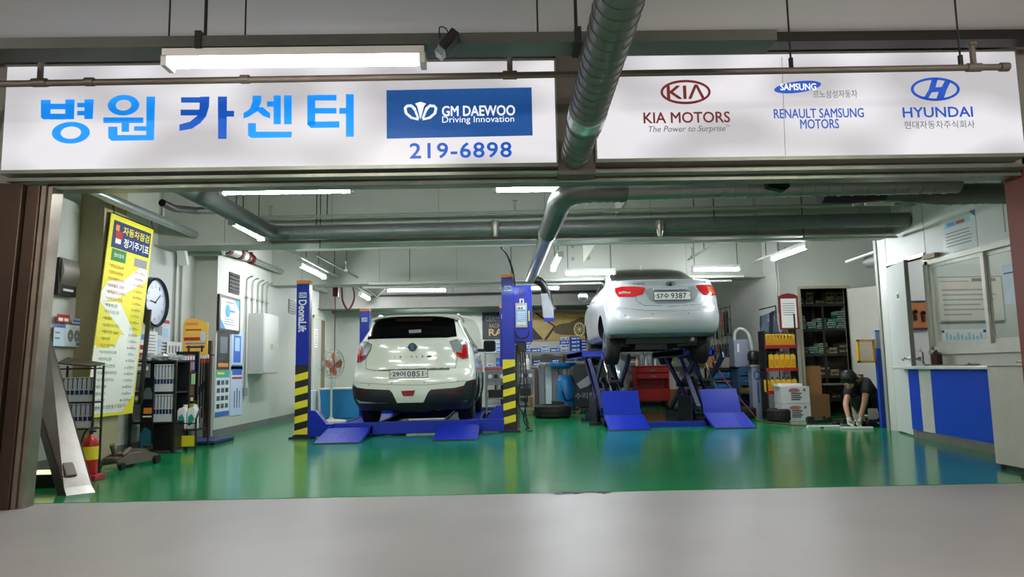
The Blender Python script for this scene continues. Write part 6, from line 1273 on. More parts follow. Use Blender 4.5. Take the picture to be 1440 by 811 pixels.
# blue oil drainer
cx0 = (at(783, 540, 16.1).x+at(808, 540, 16.1).x)/2; t = T('oil_drainer', 'blue oil drain tank with wide blue pan on top', 'tank', (cx0, 16.1, 0)); r = (at(808, 540, 16.1).x-at(784, 540, 16.1).x)/2; z1_ = at(795, 530, 16.1).z
MB().lathe([(r*.9, .12), (r, .16), (r, z1_-.08), (r*.85, z1_), (r*.3, z1_+.05), (.04, z1_+.06)], (0, 0, 0), 28).build('tank_body', cyan, t, smooth=True, ang=45)
zp = at(795, 513, 16.1).z; MB().cyl((0, 0, z1_), (0, 0, zp-.05), .05, n=12).build('riser_tube', steel, t, smooth=True); MB().lathe([(.08, -.09), (r*1.5, -.02), (r*1.6, .05), (r*1.55, .05), (r*1.4, -.0), (.05, -.05)], (-.06, 0, zp), 28).build('drain_pan', cyan, t, smooth=True)
MB().sweep(curve([(-.1, -r, .5), (-.02, -r-.03, .3), (.15, -r-.02, .35), (.2, -r+.02, .6), (.1, -r+.03, .85)], 6), .015, 8).build('drain_hose', black, t, smooth=True)
for x in (-.2, .24): MB().cyl((x, -.12, .07), (x, -.06, .07), .07, n=16).build('wheel', mt('wheel_tan', '9c8a66', .5), t, smooth=True)
MB().box((-.25, -.15, .07), (.28, .2, .12)).build('tank_cart', black, t)
# grey trolleys with instruments beside the striped post
for k, (u0_, u1_, Y, lb) in enumerate(((686, 710, 14.9, 'grey instrument trolley left of the striped post'), (731, 749, 15.6, 'grey instrument trolley right of the striped post'))):
    xa, xb = at(u0_, 560, Y).x, at(u1_, 560, Y).x; w = (xb-xa)/2+.03; t = T('instrument_trolley', lb, 'trolley', ((xa+xb)/2, Y, 0)); z1_ = at(700, 520, Y).z
    for x in (-w, w):
        for y in (0, .4): MB().box((x-.015, y-.015, .08), (x+.015, y+.015, z1_)).build('trolley_post', steel, t); MB().cyl((x-.015, y, .04), (x+.015, y, .04), .04, n=12).build('caster', black, t)
    for z in (.15, .42, z1_-.28, z1_): MB().box((-w, -.01, z-.03), (w, .41, z)).build('trolley_shelf', steel, t)
    MB().box((-w+.01, .0, z1_-.26), (w-.01, .38, z1_-.03)).build('gauge_unit', gm, t, bev=.008)
    for i, x in enumerate((-w*.6, 0, w*.6)): MB().cyl((x, -.012, z1_-.13), (x, 0, z1_-.13), .045, n=16).build('dial', white_p if i != 1 else black, t)
    MB().box((-w+.04, .05, .42), (w-.06, .35, .58)).build('pump_unit', black, t); MB().cyl((0, .1, .45), (0, .1, .72), .03, n=10).build('pump_neck', chrome, t)
    if k == 0: MB().box((-w-.03, -.02, z1_), (w+.03, .42, z1_+.06)).build('red_tray', mt('tray_red', 'b0525a', .5), t, bev=.02)
# bottle on right trolley
p = at(742, 519, 15.7); t = T('spray_bottle', 'white grey squeeze bottle standing on the right instrument trolley', 'bottle', (p.x, 15.8, at(700, 520, 15.6).z+.001)); MB().lathe([(.05, 0), (.055, .02), (.05, .2), (.02, .25), (.015, .32)], (0, 0, 0), 16).build('bottle_body', white_p, t, smooth=True)
# tyre lying on the floor, and others
def flat_tyre(label, x, y, z=0, r=.36, w=.26):
    t = T('car_tyre', label, 'tyre', (x, y, z)); 
    pr = [(r*.62, 0), (r*.85, -.0), (r*.98, w*.12), (r, w*.25), (r*.985, w*.34), (r, w*.36), (r, w*.62), (r*.985, w*.65), (r, w*.75), (r*.98, w*.88), (r*.85, w), (r*.62, w), (r*.6, w*.5)]
    n = 36; mb = MB(); vs = [(a*math.cos(2*PI*k/n), a*math.sin(2*PI*k/n), h) for a, h in pr for k in range(n)]; N = len(pr); mb.add(vs, [(i*n+k, i*n+(k+1) % n, ((i+1) % N)*n+(k+1) % n, ((i+1) % N)*n+k) for i in range(N) for k in range(n)])
    mb.build('tread_body', rubber, t, smooth=True, ang=50)
    mb = MB()
    for k in range(48): a = 2*PI*k/48; u = Vector((math.cos(a), math.sin(a), 0)); mb.obox(u*(r+.001)+Vector((0, 0, w/2)), (-u.y, u.x, 0), BZ, u, .012, w*.7, .006)
    mb.build('tread_blocks', rubber, t, kind='stuff'); return t
p = at(779, 588, 14.5); flat_tyre('lone black tyre lying flat on the green floor before the blue tank', p.x, 14.85, 0, .38, .26)
p = at(781, 570, 14.8); t = T('impact_wrench', 'small dark air tool lying on top of the lone tyre', 'tool', (p.x, 14.75, .262)); MB().box((-.08, -.04, .0), (.12, .04, .08)).cyl((.12, 0, .04), (.18, 0, .04), .03, n=10).build('tool_body', dark_metal, t, bev=.01); MB().box((-.04, -.02, .0), (.0, .1, .04)).build('tool_grip', black, t)
MB
for i, (u, v, lb) in enumerate(((1048, 586, 'black tyre lying right of the scissor lift ramp'), (1078, 590, 'black tyre lying before the red bottle rack'))):
    p = at(u, v, 13.6); flat_tyre(lb, p.x-(.02 if i == 0 else .1), (13.75, 12.72)[i], 0, .32 if i == 0 else .2, .22)
# items between: carton under mid shelf, orange strip by post
p = at(752, 575, 16.5); o = BOX('carton', (-.14, 0, 0), (.14, .3, .5), card); o.location = (at(752, 560, 16.8).x, 16.8, 0); tag(o, 'tall brown carton standing between trolley and column machine', 'carton')
# wall mounted tool grid on the right side wall
t = T('tool_grid', 'wire tool hanging grid high on the right wall', 'rack', (5.29, 18.0, 0)); g0, g1 = 16.3, 19.4
for z in (1.0, 1.35, 1.7, 2.05, 2.35): MB().cyl((-.02, g0-18, z), (-.02, g1-18, z), .008, n=6).build('grid_wire', dark_metal, t)
for k in range(10): y = g0-18+(g1-g0)*k/9; MB().cyl((-.02, y, 1.0), (-.02, y, 2.38), .006, n=6).build('grid_wire', dark_metal, t)
k_ = 0
for row, (z, L0) in enumerate(((2.25, .75), (1.5, .45))):
    for i in range(14):
        y = g1-.15-(g1-g0-.3)*i/13; L_ = L0*R.uniform(.6, 1); kind = R.choice(['belt', 'belt', 'tool', 'cable']) if row == 0 else R.choice(['tool', 'cable', 'belt'])
        m_ = {'belt': black, 'tool': R.choice([steel, mt('tool_orange', 'cc5a22', .4), mt('tool_yellow', 'd8a81e', .4), steel]), 'cable': R.choice([black, steel, mt('cable_pale', 'a9a79c', .5)])}[kind]
        x = 5.24; pos = '%s row, %s' % (('upper', 'lower')[row], NW[i+1])
        if kind == 'belt': o = MB().sweep([(math.sin(a)*0.01, .05*math.sin(a)*(1.2 if a < PI else 1), -L_/2+L_/2*math.cos(a)) for a in [2*PI*q/20 for q in range(21)]], .016, 6).build('drive_belt', m_, smooth=True); tag(o, 'looped drive belt on the tool grid, %s' % pos, 'belt', 'tools on the grid')
        elif kind == 'cable': o = MB().sweep(curve([(0, -.04, 0), (0, -.07, -L_*.5), (0, 0, -L_), (0, .07, -L_*.5), (0, .03, 0)], 5), .011, 6).build('coiled_cable', m_, smooth=True); tag(o, 'hanging coiled cable on the tool grid, %s' % pos, 'cable', 'tools on the grid')
        else: o = MB().box((-.015, -.015, -L_*.55), (.015, .015, 0)).box((-.02, -.045, -L_*.7), (.02, .045, -L_*.5)).cyl((0, 0, -.0), (0, 0, .02), .02, n=8).build('hand_tool', m_, bev=.005); tag(o, 'hand tool hung on the tool grid, %s' % pos, 'tool', 'tools on the grid')
        o.location = (x, y, z)
# blue workbench and bins at the back right
YB_ = 15.5; xa, xb = at(1002, 530, YB_).x, at(1038, 530, YB_).x
t = shelf_unit('bin_rack', 'rack of small blue parts bins at the back right', xa-.05, xb, YB_, .35, (.12, zb(548, YB_, 1020), zb(533, YB_, 1020)+.02, zb(519, YB_, 1020)+.03), dark_metal, posts=2)
bin_o = None; k_ = 0
for row, v in enumerate((548, 533)):
    z = zb(v, YB_, 1020)+(.022 if row else .002)
    for i in range(6):
        w = (xb-xa)/6*.86
        if bin_o is None: bin_o = MB().poly([(-w/2, 0, 0), (-w/2, .25, 0), (-w/2, .25, .17), (-w/2, .04, .13), (-w/2, 0, .08)], (w, 0, 0)).build('parts_bin', mt('bin_translucent_blue', '3c7cc4', .3, var=.2, scale=12)); o = bin_o
        else: o = bin_o.copy(); COL.objects.link(o)
        o.location = (xa+.04+(xb-xa)*(i+.3)/6, YB_, z); tag(o, 'small blue parts bin, %s row of the bin rack, %s' % (('lower', 'upper')[row], NW[i+1]), 'bin', 'small blue parts bins')
# clutter of cartons over the bin rack
zt_ = zb(519, YB_, 1020)+.032
for i, (u, w, h, m_, nm) in enumerate(((1004, .22, .3, card, 'brown carton'), (1012, .2, .14, paper, 'white carton'), (1021, .25, .22, mt('carton_grey', 'a7a29a', .7), 'grey carton'), (1029, .2, .12, mt('carton_red', 'a3564a', .7), 'reddish carton'))):
    o = MB().box((-w/2, 0, 0), (w/2, .28, h)).box((-w*.3, -.002, h*.2), (w*.3, 0, h*.7)).build('carton', m_); o.location = (at(u, 515, YB_).x+.05*i-.1, YB_+.02, zt_); tag(o, '%s on top of the bin rack, %s' % (nm, NW[i+1]), 'carton')
# blue tool cupboard with grey coolant machine on it
YC = 14.2; xa, xb = at(1038, 530, YC).x, at(1062, 530, YC).x; t = T('tool_cupboard', 'dark blue steel cupboard under the grey hose machine', 'cupboard', ((xa+xb)/2, YC, 0)); w = (xb-xa)/2; z1_ = zb(516, YC, 1050)
bc = mt('cupboard_blue', '234a70', .45)
MB().box((-w, 0, .02), (-w+.03, .45, z1_)).box((w-.03, 0, .02), (w, .45, z1_)).box((-w, 0, z1_-.03), (w, .45, z1_)).box((-w, .42, .02), (w, .45, z1_)).box((-w, 0, .02), (w, .45, .05)).box((-w, 0, z1_*.45), (w, .45, z1_*.45+.03)).build('cupboard_body', bc, t)
for k in range(2): d_ = MB().box((-w+.03, -.02, z1_*.62+k*.2), (w-.03, 0, z1_*.62+k*.2+.18)).build('drawer', bc, t, bev=.004); MB().box((-.05, -.03, z1_*.62+k*.2+.08), (.05, -.02, z1_*.62+k*.2+.095)).build('drawer_handle', steel, d_)
t = T('power_tool', 'yellow power tool lying in the open blue cupboard', 'tool', (at(1050, 545, YC).x, YC+.1, z1_*.45+.031)); MB().box((-.12, 0, 0), (.1, .1, .09)).cyl((.1, .05, .05), (.18, .05, .05), .03, n=10).box((-.1, .02, -.0), (-.04, .08, .14)).build('tool_body', mt('tool_yellow', 'd8a81e', .4), t, bev=.01)
t = T('coolant_machine', 'grey coolant machine with a looped pale hose standing on the blue cupboard', 'machine', (at(1045, 500, YC).x, YC+.05, z1_)); w = (at(1057, 500, YC).x-at(1035, 500, YC).x)/2; h = zb(477, YC, 1045)-z1_
MB().box((-w, 0, 0), (w*.9, .35, h)).build('machine_body', mt('machine_blue_grey', '8a90a4', .4, .1), t, bev=.02); MB().box((-w*.6, -.005, h*.55), (-w*.35, 0, h*.85)).build('level_strip', white_p, t)
MB().sweep(curve([(-w*.7, .1, h), (-w*.6, .05, h+.16), (0, .0, h+.22), (w*.9, -.02, h+.1), (w*1.25, -.03, h*.6), (w*1.1, -.03, h*.3)], 6), .03, 8).build('coolant_hose', mt('hose_pale', 'c5cfc4', .4), t, smooth=True)
t = T('filter_pot', 'black pump pot with dome beside the grey coolant machine', 'pot', (at(1058, 510, YC).x, YC-.1, z1_)); MB().lathe([(.09, 0), (.1, .03), (.1, .12), (.12, .14), (.12, .26), (.09, .31), (.03, .33)], (0, 0, 0), 18).build('pot_body', black, t, smooth=True)
# grey column with blue emblem
p = at(1067, 545, 13.5); t = T('grey_column_machine', 'slim grey machine column with blue round emblem next to the red rack', 'machine', (p.x, 13.5, 0)); z1_ = zb(514, 13.5, 1067)
MB().box((-.12, 0, 0), (.10, .2, z1_)).build('column_body', mt('machine_blue_grey', '8a90a4', .4, .1), t, bev=.008); MB().ring((-.02, -.003, z1_*.82), AX, BZ, NF, .07, .09, .045, .065, .002, 20).box((-.03, -.006, z1_*.3), (-.005, 0, z1_*.68)).build('emblem_print', ink_b, t); MB().box((-.14, -.02, z1_-.02), (.12, .22, z1_+.02)).build('column_cap', steel, t)
# draped dark vinyl banner left of the red rack
p0 = at(1070, 445, 13.25); p1 = at(1097, 500, 13.25); t = T('vinyl_sheet', 'dark blue grey vinyl sheet hung left of the red bottle rack', 'sheet', ((p0.x+p1.x)/2, 13.29, 0)); w = (p1.x-p0.x)/2
mb = MB(); vs = []; fs = []
for i in range(9):
    for j in range(9): a_ = j/8; zz_ = 2.02-.12*(1-a_)-(i/8)*(1.05); vs.append((-w+2*w*a_, .05*math.sin(a_*9+i*.4)+.02*math.sin(i*1.7), zz_))
for i in range(8):
    for j in range(8): k = i*9+j; fs.append((k, k+9, k+10, k+1))
N = len(vs); vs += [(x, y+.01, z) for x, y, z in vs]; fs += [(N+d, N+c_, N+b2, N+a2) for a2, b2, c_, d in [(f[0], f[1], f[2], f[3]) for f in fs]]
mb.add(vs, fs); mb.build('sheet_cloth', mt('vinyl_slate', '3a4656', .25, var=.2), t, smooth=True, ang=60); MB().box((-w*.5, -.06, 1.3), (-w*.1, -.05, 1.36)).build('sheet_print', white_p, t)
MB().cyl((-w, .03, 2.03), (w, .03, 2.1), .012, n=6).cyl((w, .03, 0.02), (w, .03, 2.1), .012, n=6).build('sheet_bar', dark_metal, t)
# red bottle rack
xa, xb = at(1076, 540, 13.9).x, at(1121, 540, 13.9).x-.1; xa += .02
Yr = 13.0; xa, xb = at(1078, 540, Yr).x, at(1124, 540, Yr).x
t = T('bottle_rack', 'dark display rack with red shelf fronts full of yellow oil bottles', 'rack', ((xa+xb)/2, Yr, 0)); w = (xb-xa)/2
zs = [zb(v, Yr, 1098) for v in (551, 519, 487)]+[]; zs = [.12]+zs
ztop = zb(441, Yr, 1110)
for x in (-w+.012, w-.012): MB().box((x-.012, 0, 0), (x+.012, .3, ztop if x > 0 else zb(480, Yr, 1098)+.2)).build('rack_side', black, t)
for z in zs: MB().box((-w, -.01, z-.02), (w, .3, z)).build('rack_shelf', black, t); MB().box((-w, -.022, z-.035), (w, -.01, z+.028)).build('shelf_front', mt('shelf_front_red', '9a1c22', .4), t)
def bottle(nm, lb, grp, loc, m_, h=.27, w=.092):
    t = T(nm, lb, 'bottle', loc, 0, grp); MB().poly([(-w/2, 0, 0), (w/2, 0, 0), (w/2, 0, h*.72), (w*.2, 0, h*.86), (-w*.5, 0, h*.8)], (0, .06, 0)).build('bottle_body', m_, t, bev=.006); MB().cyl((w*.08, .03, h*.8), (w*.08, .03, h), .017, n=8).build('cap', t_cap, t); MB().box((-w*.35, -.002, h*.15), (w*.35, 0, h*.55)).build('bottle_label', lab_b, t); return t
t_cap = mt('cap_dark', '2a2410', .4); lab_b = mt('label_amber', 'c98a14', .4); by = mt('bottle_yellow', 'dfb02a', .3, var=.05)
pt = None
for row, (z, n, x0) in enumerate(((zs[1], 6, .1), (zs[2], 5, .12), (zs[3], 9, .04), (zs[0], 3, .12))):
    for i in range(n):
        x = t.location.x-w+x0+.06+i*.095 if row != 2 else t.location.x-w+.06+i*(2*w-.12)/8
        if row != 2: x = t.location.x+w-.075-(n-1-i)*.1
        if row == 3: x = t.location.x-w+.36+i*.1
        lb = "yellow oil bottle, %s, %s shelf of red fronted rack" % (NW[i+1], ('third', 'second', 'top', 'bottom')[row])
        if pt is None: pt = bottle('oil_bottle', lb, 'yellow oil bottles', (x, Yr+.02, z+.002), by); q = pt
        else: q = dup(pt)
        q.location = (x, Yr+.02, z+.002); q['label'] = lb
        if row == 1: q.scale = (1, 1, 1.2)
c = Card('notice_board', 'white notice in a dark red arched frame on top of the bottle rack', 'notice', (t.location.x+.2, Yr+.02, zs[3]+.62), AX, BZ, .36, .62, mt('frame_dark_red', '7a1e22', .4), .02); c.rects([(.1, .08, .9, .95, 0)]+lines(6, .2, .8, .2, .6, 1), [paper, grey_i])
c.polyg([([(0, .01), (.2, -.05), (.5, -.08), (.8, -.05), (1, .01)], 0)], [mt('frame_dark_red', '7a1e22', .4)], 'arch')
# two white cartons
for k, (z, lb) in enumerate(((0, 'white carton with red oval print, lower of the stacked pair'), (.40, 'white carton with red oval print, upper of the stacked pair'))):
    xa, xb = at(1097, 570, 12.7).x, at(1137, 570, 12.7).x; t = T('oil_carton', lb, 'carton', ((xa+xb)/2, 12.62, z*.76+.001), 0, 'white oil cartons'); w = (xb-xa)/2; h = .30
    MB().box((-w, 0, 0), (w, .32, h)).build('carton_body', mt('carton_white', 'c9c9ca', .6, var=.02), t, bev=.004)
    mb = MB(); mb.ring((-.02, -.003, h*.78), AX, BZ, NF, .10, .035, .085, .022, .002, 20); mb.cbox((-.02, -.003, h*.78), (.13, .003, .018)); mb.m = 1
    for q in range(4): mb.box((-.08, -.004, h*.22+q*.035), (.08+.03*(q % 2), -.002, h*.22+q*.035+.018))
    mb.m = 2; mb.box((.14, -.004, h*.72), (.18, -.002, h*.88)); mb.build('carton_print', [ink_r, ink, mt('print_steel', '6d747a', .4)], t)
t = T('carton_tray', 'flat white tray lying on the two stacked cartons', 'tray', ((xa+xb)/2-.05, 12.68, .30+.002+.40*.76)); MB().box((-.24, 0, 0), (.2, .22, .05)).build('tray_body', white_p, t, bev=.008)
# red air hose on the floor
t = T('air_hose', 'thin dark red air hose running from the lift along the floor to the closet', 'hose', (0, 0, 0)); pts = [at(1008, 505, 14.0), at(1022, 540, 13.8), at(1036, 566, 13.4)]
fl_ = lambda u, v: (lambda r_: Vector((r_.x, r_.y, .012)))((lambda d: (d*(-.988/d.z)))(fw + rt*((u-720)/F_PX) + up*((405.5-v)/F_PX)))
pts = [Vector((4.0, 13.6, 1.15)), Vector((4.15, 13.5, .8)), Vector((4.35, 13.2, .4)), Vector((4.5, 12.9, .1)), fl_(1062, 590), fl_(1085, 594), fl_(1115, 597), fl_(1140, 598), fl_(1158, 601)]
MB().sweep(curve(pts, 6), .011, 8).build('hose_run', mt('hose_red', '7a3434', .5), t, smooth=True)
# ------------------------------------------------------------------ CLOSET
t = shelf_unit('closet_shelf', 'dark steel shelf in the closet stacked with green boxes', 5.75, 7.25, 14.3, .45, (.3, zb(516+12, 14.3, 1160), zb(497, 14.3, 1160), zb(462, 14.3, 1160), zb(427, 14.3, 1160)), mt('shelf_rusty', '4f4a42', .6, .2, var=.15), top=2.2, posts=3)
gz = [zb(v, 14.3, 1160) for v in (528, 497, 462, 427)]
gb = [mt('box_green', '1f7a56', .5), mt('box_green_pale', '6fae92', .5), mt('box_cream', 'b6a684', .6), mt('box_grey_dark', '4d4a46', .6), card]
gw = mt('box_side_white', 'b9c9bd', .6)
gp = [box_mesh('filter_box', gb[0], gw, .17, .25, .07), box_mesh('filter_box', gw, gb[0], .17, .25, .07), box_mesh('filter_box', gb[2], gb[3], .15, .25, .12), box_mesh('filter_box', gb[3], gb[2], .2, .25, .1)]
gu = set(); gd = [.07, .07, .12, .1]; gn = ['green box', 'pale green box', 'cream box', 'dark box']
for row, (z, st_, kinds) in enumerate(((gz[2], (3, 4, 2, 3, 3, 5, 4), (0, 0, 1, 0, 0, 1, 2)), (gz[1], (4, 1, 2, 3, 1, 2), (0, 3, 0, 0, 2, 3)), (gz[0], (2, 1, 3, 2, 1, 1), (2, 2, 0, 3, 2, 3)), (gz[3], (2, 1, 2, 1, 2, 2), (3, 2, 2, 3, 2, 2)), (.3, (1, 2, 1, 2, 1), (3, 3, 2, 3, 3)))):
    for i, (s_, k) in enumerate(zip(st_, kinds)):
        x = 5.86+i*.205
        for j in range(s_):
            kk = k if k > 1 else (j+i) % 2
            if kk not in gu: o = gp[kk]; gu.add(kk)
            else: o = gp[kk].copy(); COL.objects.link(o)
            o.location = (x+R.uniform(-.012, .012), 14.32, z+.001+j*gd[k]); tag(o, '%s, closet %s tier, %s stack from left, %s' % (gn[kk], ('third', 'second', 'first', 'top', 'floor')[row], ORD[i+1], ('bottom', 'second up', 'third up', 'fourth up', 'fifth up')[j]), 'box', 'boxes in the closet')
p = at(1138, 560, 13.9); o = MB().box((-.26, 0, 0), (.16, .12, .95)).box((-.1, -.01, .35), (-.05, 0, .7)).build('tall_carton', card); o.location = (5.98, 13.75, 0); tag(o, 'tall brown carton leaning in the closet doorway', 'carton')
o = BOX('carton', (-.22, 0, 0), (.2, .2, .42), mt('cardboard_dark', '8a6440', .8)); o.location = (5.98, 13.54, 0); tag(o, 'low brown carton before the tall carton in the closet', 'carton')
t = T('closet_table', 'low dark shelf table inside the closet doorway', 'table', (6.5, 13.9, 0)); MB().box((-.28, 0, .58), (.5, .35, .61)).build('table_top', mt('table_edge_pale', '9a8f7c', .5), t)
for x in (-.26, .48): MB().box((x-.015, .0, 0), (x+.015, .03, .58)).build('leg', dark_metal, t)
# ------------------------------------------------------------------ OFFICE SIDE
c = Card('wall_notice', 'white laminated notice with blue corners high on the office wall', 'notice', (OX-.004, 8.71, 2.56), AYn, BZ, .66, .52, mt('laminate_white', 'dfe3e0', .2, var=.01), .006)
c.rects([(.1, .1, .85, .24, 0)]+lines(5, .1, .92, .34, .74, 1, .15)+[(.3, .86, .7, .91, 2)], [mt('print_pale_teal', '8fc0c8', .5), grey_i, mid_b]); c.polyg([([(.85, 0), (1, 0), (1, .15)], 0), ([(0, .88), (0, 1), (.12, 1)], 0)], [mt('print_corner_blue', '2f6f9c', .5)], 'corner_print')
c.rects([(.18, .13, .4, .21, 0), (.45, .13, .7, .21, 1)], [mid_b, ink_r])
o = MB().box((-.05, -.16, 0), (.02, .12, .06)).build('window_ledge_box', mt('ledge_tan', 'b09468', .6)); o.location = (OX-.03, 9.28, 2.36); tag(o, 'small tan box on the top rail of the office window', 'box')
c = Card('paper_sheet', 'white paper taped inside the right office window pane', 'notice', (OX+.02, 7.92, 1.86), AYn, BZ, .26, .44, mt('paper_bluish', 'd0daea', .6), .002); c.rects([(.1, .2, .85, .23, 0)], [ink])
c = Card('whiteboard', 'large framed whiteboard with faint writing inside the office', 'whiteboard', ((at(1316, 420, 10.6).x+at(1412, 420, 10.6).x)/2, 10.6, at(1360, 420, 10.6).z), AX, BZ, at(1412, 420, 10.6).x-at(1316, 420, 10.6).x, at(1360, 386, 10.6).z-at(1360, 450, 10.6).z, mt('whiteboard_frame', '9a9a94', .4), .03)
c.rects([(.02, .03, .98, .97, 0)], [mt('whiteboard_face', 'd5cfc0', .3, var=.02)]); c.rects([(.06, .1, .5, .12, 0), (.55, .05, .9, .12, 1)]+lines(6, .1, .9, .25, .9, 0, .5), [mt('faint_ink', 'a39a94', .6), mt('faint_brown', '8a7468', .6)])
mb = MB()
c2 = Card('wall_planner', 'pale blue edged planner below the whiteboard in the office', 'planner', (at(1358, 475, 10.6).x, 10.62, at(1358, 475, 10.6).z), AX, BZ, .72, .27, paper, .01); c2.rects([(.02, .05, .08, .2, 0), (.9, .05, .97, .2, 0)]+[(.1+.08*i, .2+.1*(i % 3), .15+.08*i, .6, 1) for i in range(10)], [ink_b, pale_b])
# pegboard in the doorway
c = Card('cork_board', 'orange brown cork board seen through the open office door', 'board', (7.9, 12.0, 1.72), AYn, BZ, 1.3, .95, mt('cork_orange', 'b06a34', .7, var=.08), .03)
bpy.data.objects.remove(c.t.children[0]) if False else None
c.t.location = (6.55, 10.6, 0); 
for ch in list(c.t.children): bpy.data.objects.remove(ch)
c.t.location = (at(1292, 443, 10.6).x, 10.60, at(1292, 443, 10.6).z)
MB().box((-.13, 0, -.2), (.13, .03, .2)).build('board', mt('cork_orange', 'b06a34', .7, var=.08), c.t); MB().box((-.14, -.01, .19), (.14, .03, .22)).box((-.14, -.01, -.22), (.14, .03, -.19)).build('board_frame', mt('frame_dark', '2c2420', .35), c.t)
for i, (x, z) in enumerate(((-.06, .05), (.06, .03))): MB().lathe([(.035, -.02), (.035, 0), (.02, .0), (.02, -.02)], (x, -.01, z), 14, 'y').build('hook_ring', dark_metal, c.t); MB().box((x-.02, -.03, z-.13), (x+.02, -.01, z-.04)).build('key_tag', dark_metal, c.t)
for i, (x, z) in enumerate(((-.26, 1.02), (-.08, 1.08), (-.22, .75), (-.02, .74))): o = MB().box((-.1, -.02, -.12), (.1, 0, .12)).box((-.02, -.024, -.04), (.02, -.02, .0)).build('paper_pocket', mt('pocket_white', 'd9d2cc', .5)); o.location = (6.45+x, 10.61, z); tag(o, 'white paper pocket below the cork board in the office doorway, %s' % NW[i+1], 'pocket', 'paper pockets')
# blue board and yellow mesh tray beside the office corner
t = T('blue_board', 'tall blue board standing at the office corner behind the door', 'board', (5.86, 11.0, 0)); MB().box((-.06, 0, .0), (.10, .06, 1.22)).build('board_panel', mt('board_blue', '1746b8', .35), t, bev=.004); MB().box((-.06, .0, 1.22), (.06, .05, 1.5)).build('board_top', mt('board_grey_blue', '8fa0b8', .4), t); MB().box((-.065, -.004, 1.48), (.06, .0, 1.5)).build('board_edge', mt('board_blue', '1746b8', .35), t)
t = T('mesh_tray', 'yellow framed mesh tray hooked beside the tall blue board', 'tray', (5.66, 11.03, 1.0)); 
MB().box((-.13, 0, .0), (-.10, .05, .36)).box((-.13, 0, .33), (.14, .05, .36)).box((-.13, 0, 0), (.14, .05, .03)).box((.12, 0, 0), (.14, .05, .36)).build('tray_frame', mt('tray_yellow', 'e0a81a', .4), t)
mb = MB()
for i in range(9): mb.box((-.10+i*.026, .02, .03), (-.094+i*.026, .026, .33))
for i in range(10): mb.box((-.10, .02, .04+i*.03), (.12, .026, .046+i*.03))
mb.build('tray_mesh', mt('mesh_tan', 'c8a860', .5), t, kind='stuff')
# counter
A0, B0 = Vector((5.49, 9.62, 0)), Vector((5.28, 7.62, 0)); dv = (B0-A0).normalized(); nv = Vector((-dv.y, dv.x, 0)); nv = -nv if nv.x > 0 else nv   # front normal points to -X
t = T('service_counter', 'service counter with blue and white striped front and pale worktop', 'counter', A0)
Lc = (B0-A0).length; wp = mt('counter_white', 'cfcbc0', .45, var=.04); bl_ = mt('counter_blue', '1048c8', .35, var=.02)
mb = MB(); mb.obox(dv*Lc/2+Vector((0, 0, .51)), dv, BZ, nv, Lc, .84, .25); mb.build('counter_body', wp, t)
def strip(a, b2, m_, nm): MB().obox(dv*(a+b2)/2+nv*.008+Vector((0, 0, .505)), dv, BZ, nv, b2-a, .80, .008).build(nm, m_, t)
strip(.0, .30, bl_, 'blue_panel'); strip(.305, .62, wp, 'white_panel'); strip(.625, Lc, bl_, 'blue_panel')
MB().obox(dv*Lc/2+nv*.0+Vector((0, 0, .05)), dv, BZ, nv, Lc, .1, .2).build('counter_plinth', mt('plinth_worn', '6f6e66', .6, var=.2, scale=8), t)
mb = MB(); mb.obox(dv*(Lc/2-.1)+nv*.10+Vector((0, 0, .925)), dv, BZ, nv, Lc+.35, .04, .34); mb.build('worktop', mt('worktop_pale', 'd5dcd6', .3), t, bev=.01)
# white cabinet at the counter's near end
t = T('white_cabinet', 'plain white cabinet block at the near end of the counter by the frame', 'cabinet', (4.62, 6.15, 0)); MB().box((0, 0, .04), (1.1, .62, .95)).build('cabinet_body', mt('cabinet_cream', 'c7c1b4', .5, var=.05), t, bev=.006)
MB().box((-.03, -.02, .95), (1.12, .66, .975)).build('cabinet_top', wp, t); MB().box((.03, .03, 0), (1.0, .58, .04)).build('cabinet_plinth', dark_metal, t)
for y in (.06, .56): MB().cyl((.03, y, 0), (.03, y, .04), .025, n=10).build('foot', black, t)
# things on the counter
def ctop(u, v): 
    r_ = fw + rt*((u-720)/F_PX) + up*((405.5-v)/F_PX); return r_
t = T('tin_can', 'dark brown tin pot standing on the counter under the window', 'pot', (5.60, 9.15, .946)); MB().lathe([(.06, 0), (.065, .02), (.065, .15), (.05, .17), (.02, .18), (.02, .2)], (0, 0, 0), 18).build('pot_body', mt('tin_brown', '3e2420', .3, .3), t, smooth=True)
t = T('clipboard', 'brown clipboard lying on the counter', 'clipboard', (5.5, 8.6, .946)); MB().box((-.1, -.3, 0), (.12, .3, .012)).build('clip_board', mt('board_brown', '9c7f54', .6), t); MB().box((-.02, -.29, .012), (.08, -.24, .03)).build('clip', chrome, t)
t = T('open_book', 'open paper ledger lying on the white cabinet', 'book', (4.9, 6.4, .976)); MB().box((-.1, -.15, 0), (.2, .2, .02)).build('pages', paper, t); MB().box((-.11, -.16, 0), (.21, .21, .008)).build('cover', mt('cover_brown', '7a4a34', .5), t)
# rubber mat / grating by the cabinet
p = at(1405, 676, 6.3); t = T('floor_grating', 'dark brown slatted floor mat at the foot of the white cabinet', 'mat', (4.68, 6.05, 0))
for k in range(9): MB().box((-.42+.02*k, -.26+k*.045, .002), (.9, -.235+k*.045, .022)).build('mat_slat', mt('mat_brown', '3a2a20', .7, var=.2), t)
MB().box((-.2, -.24, 0), (-.16, .14, .01)).box((.6, -.24, 0), (.64, .14, .01)).build('mat_batten', mt('mat_brown', '3a2a20', .7, var=.2), t)
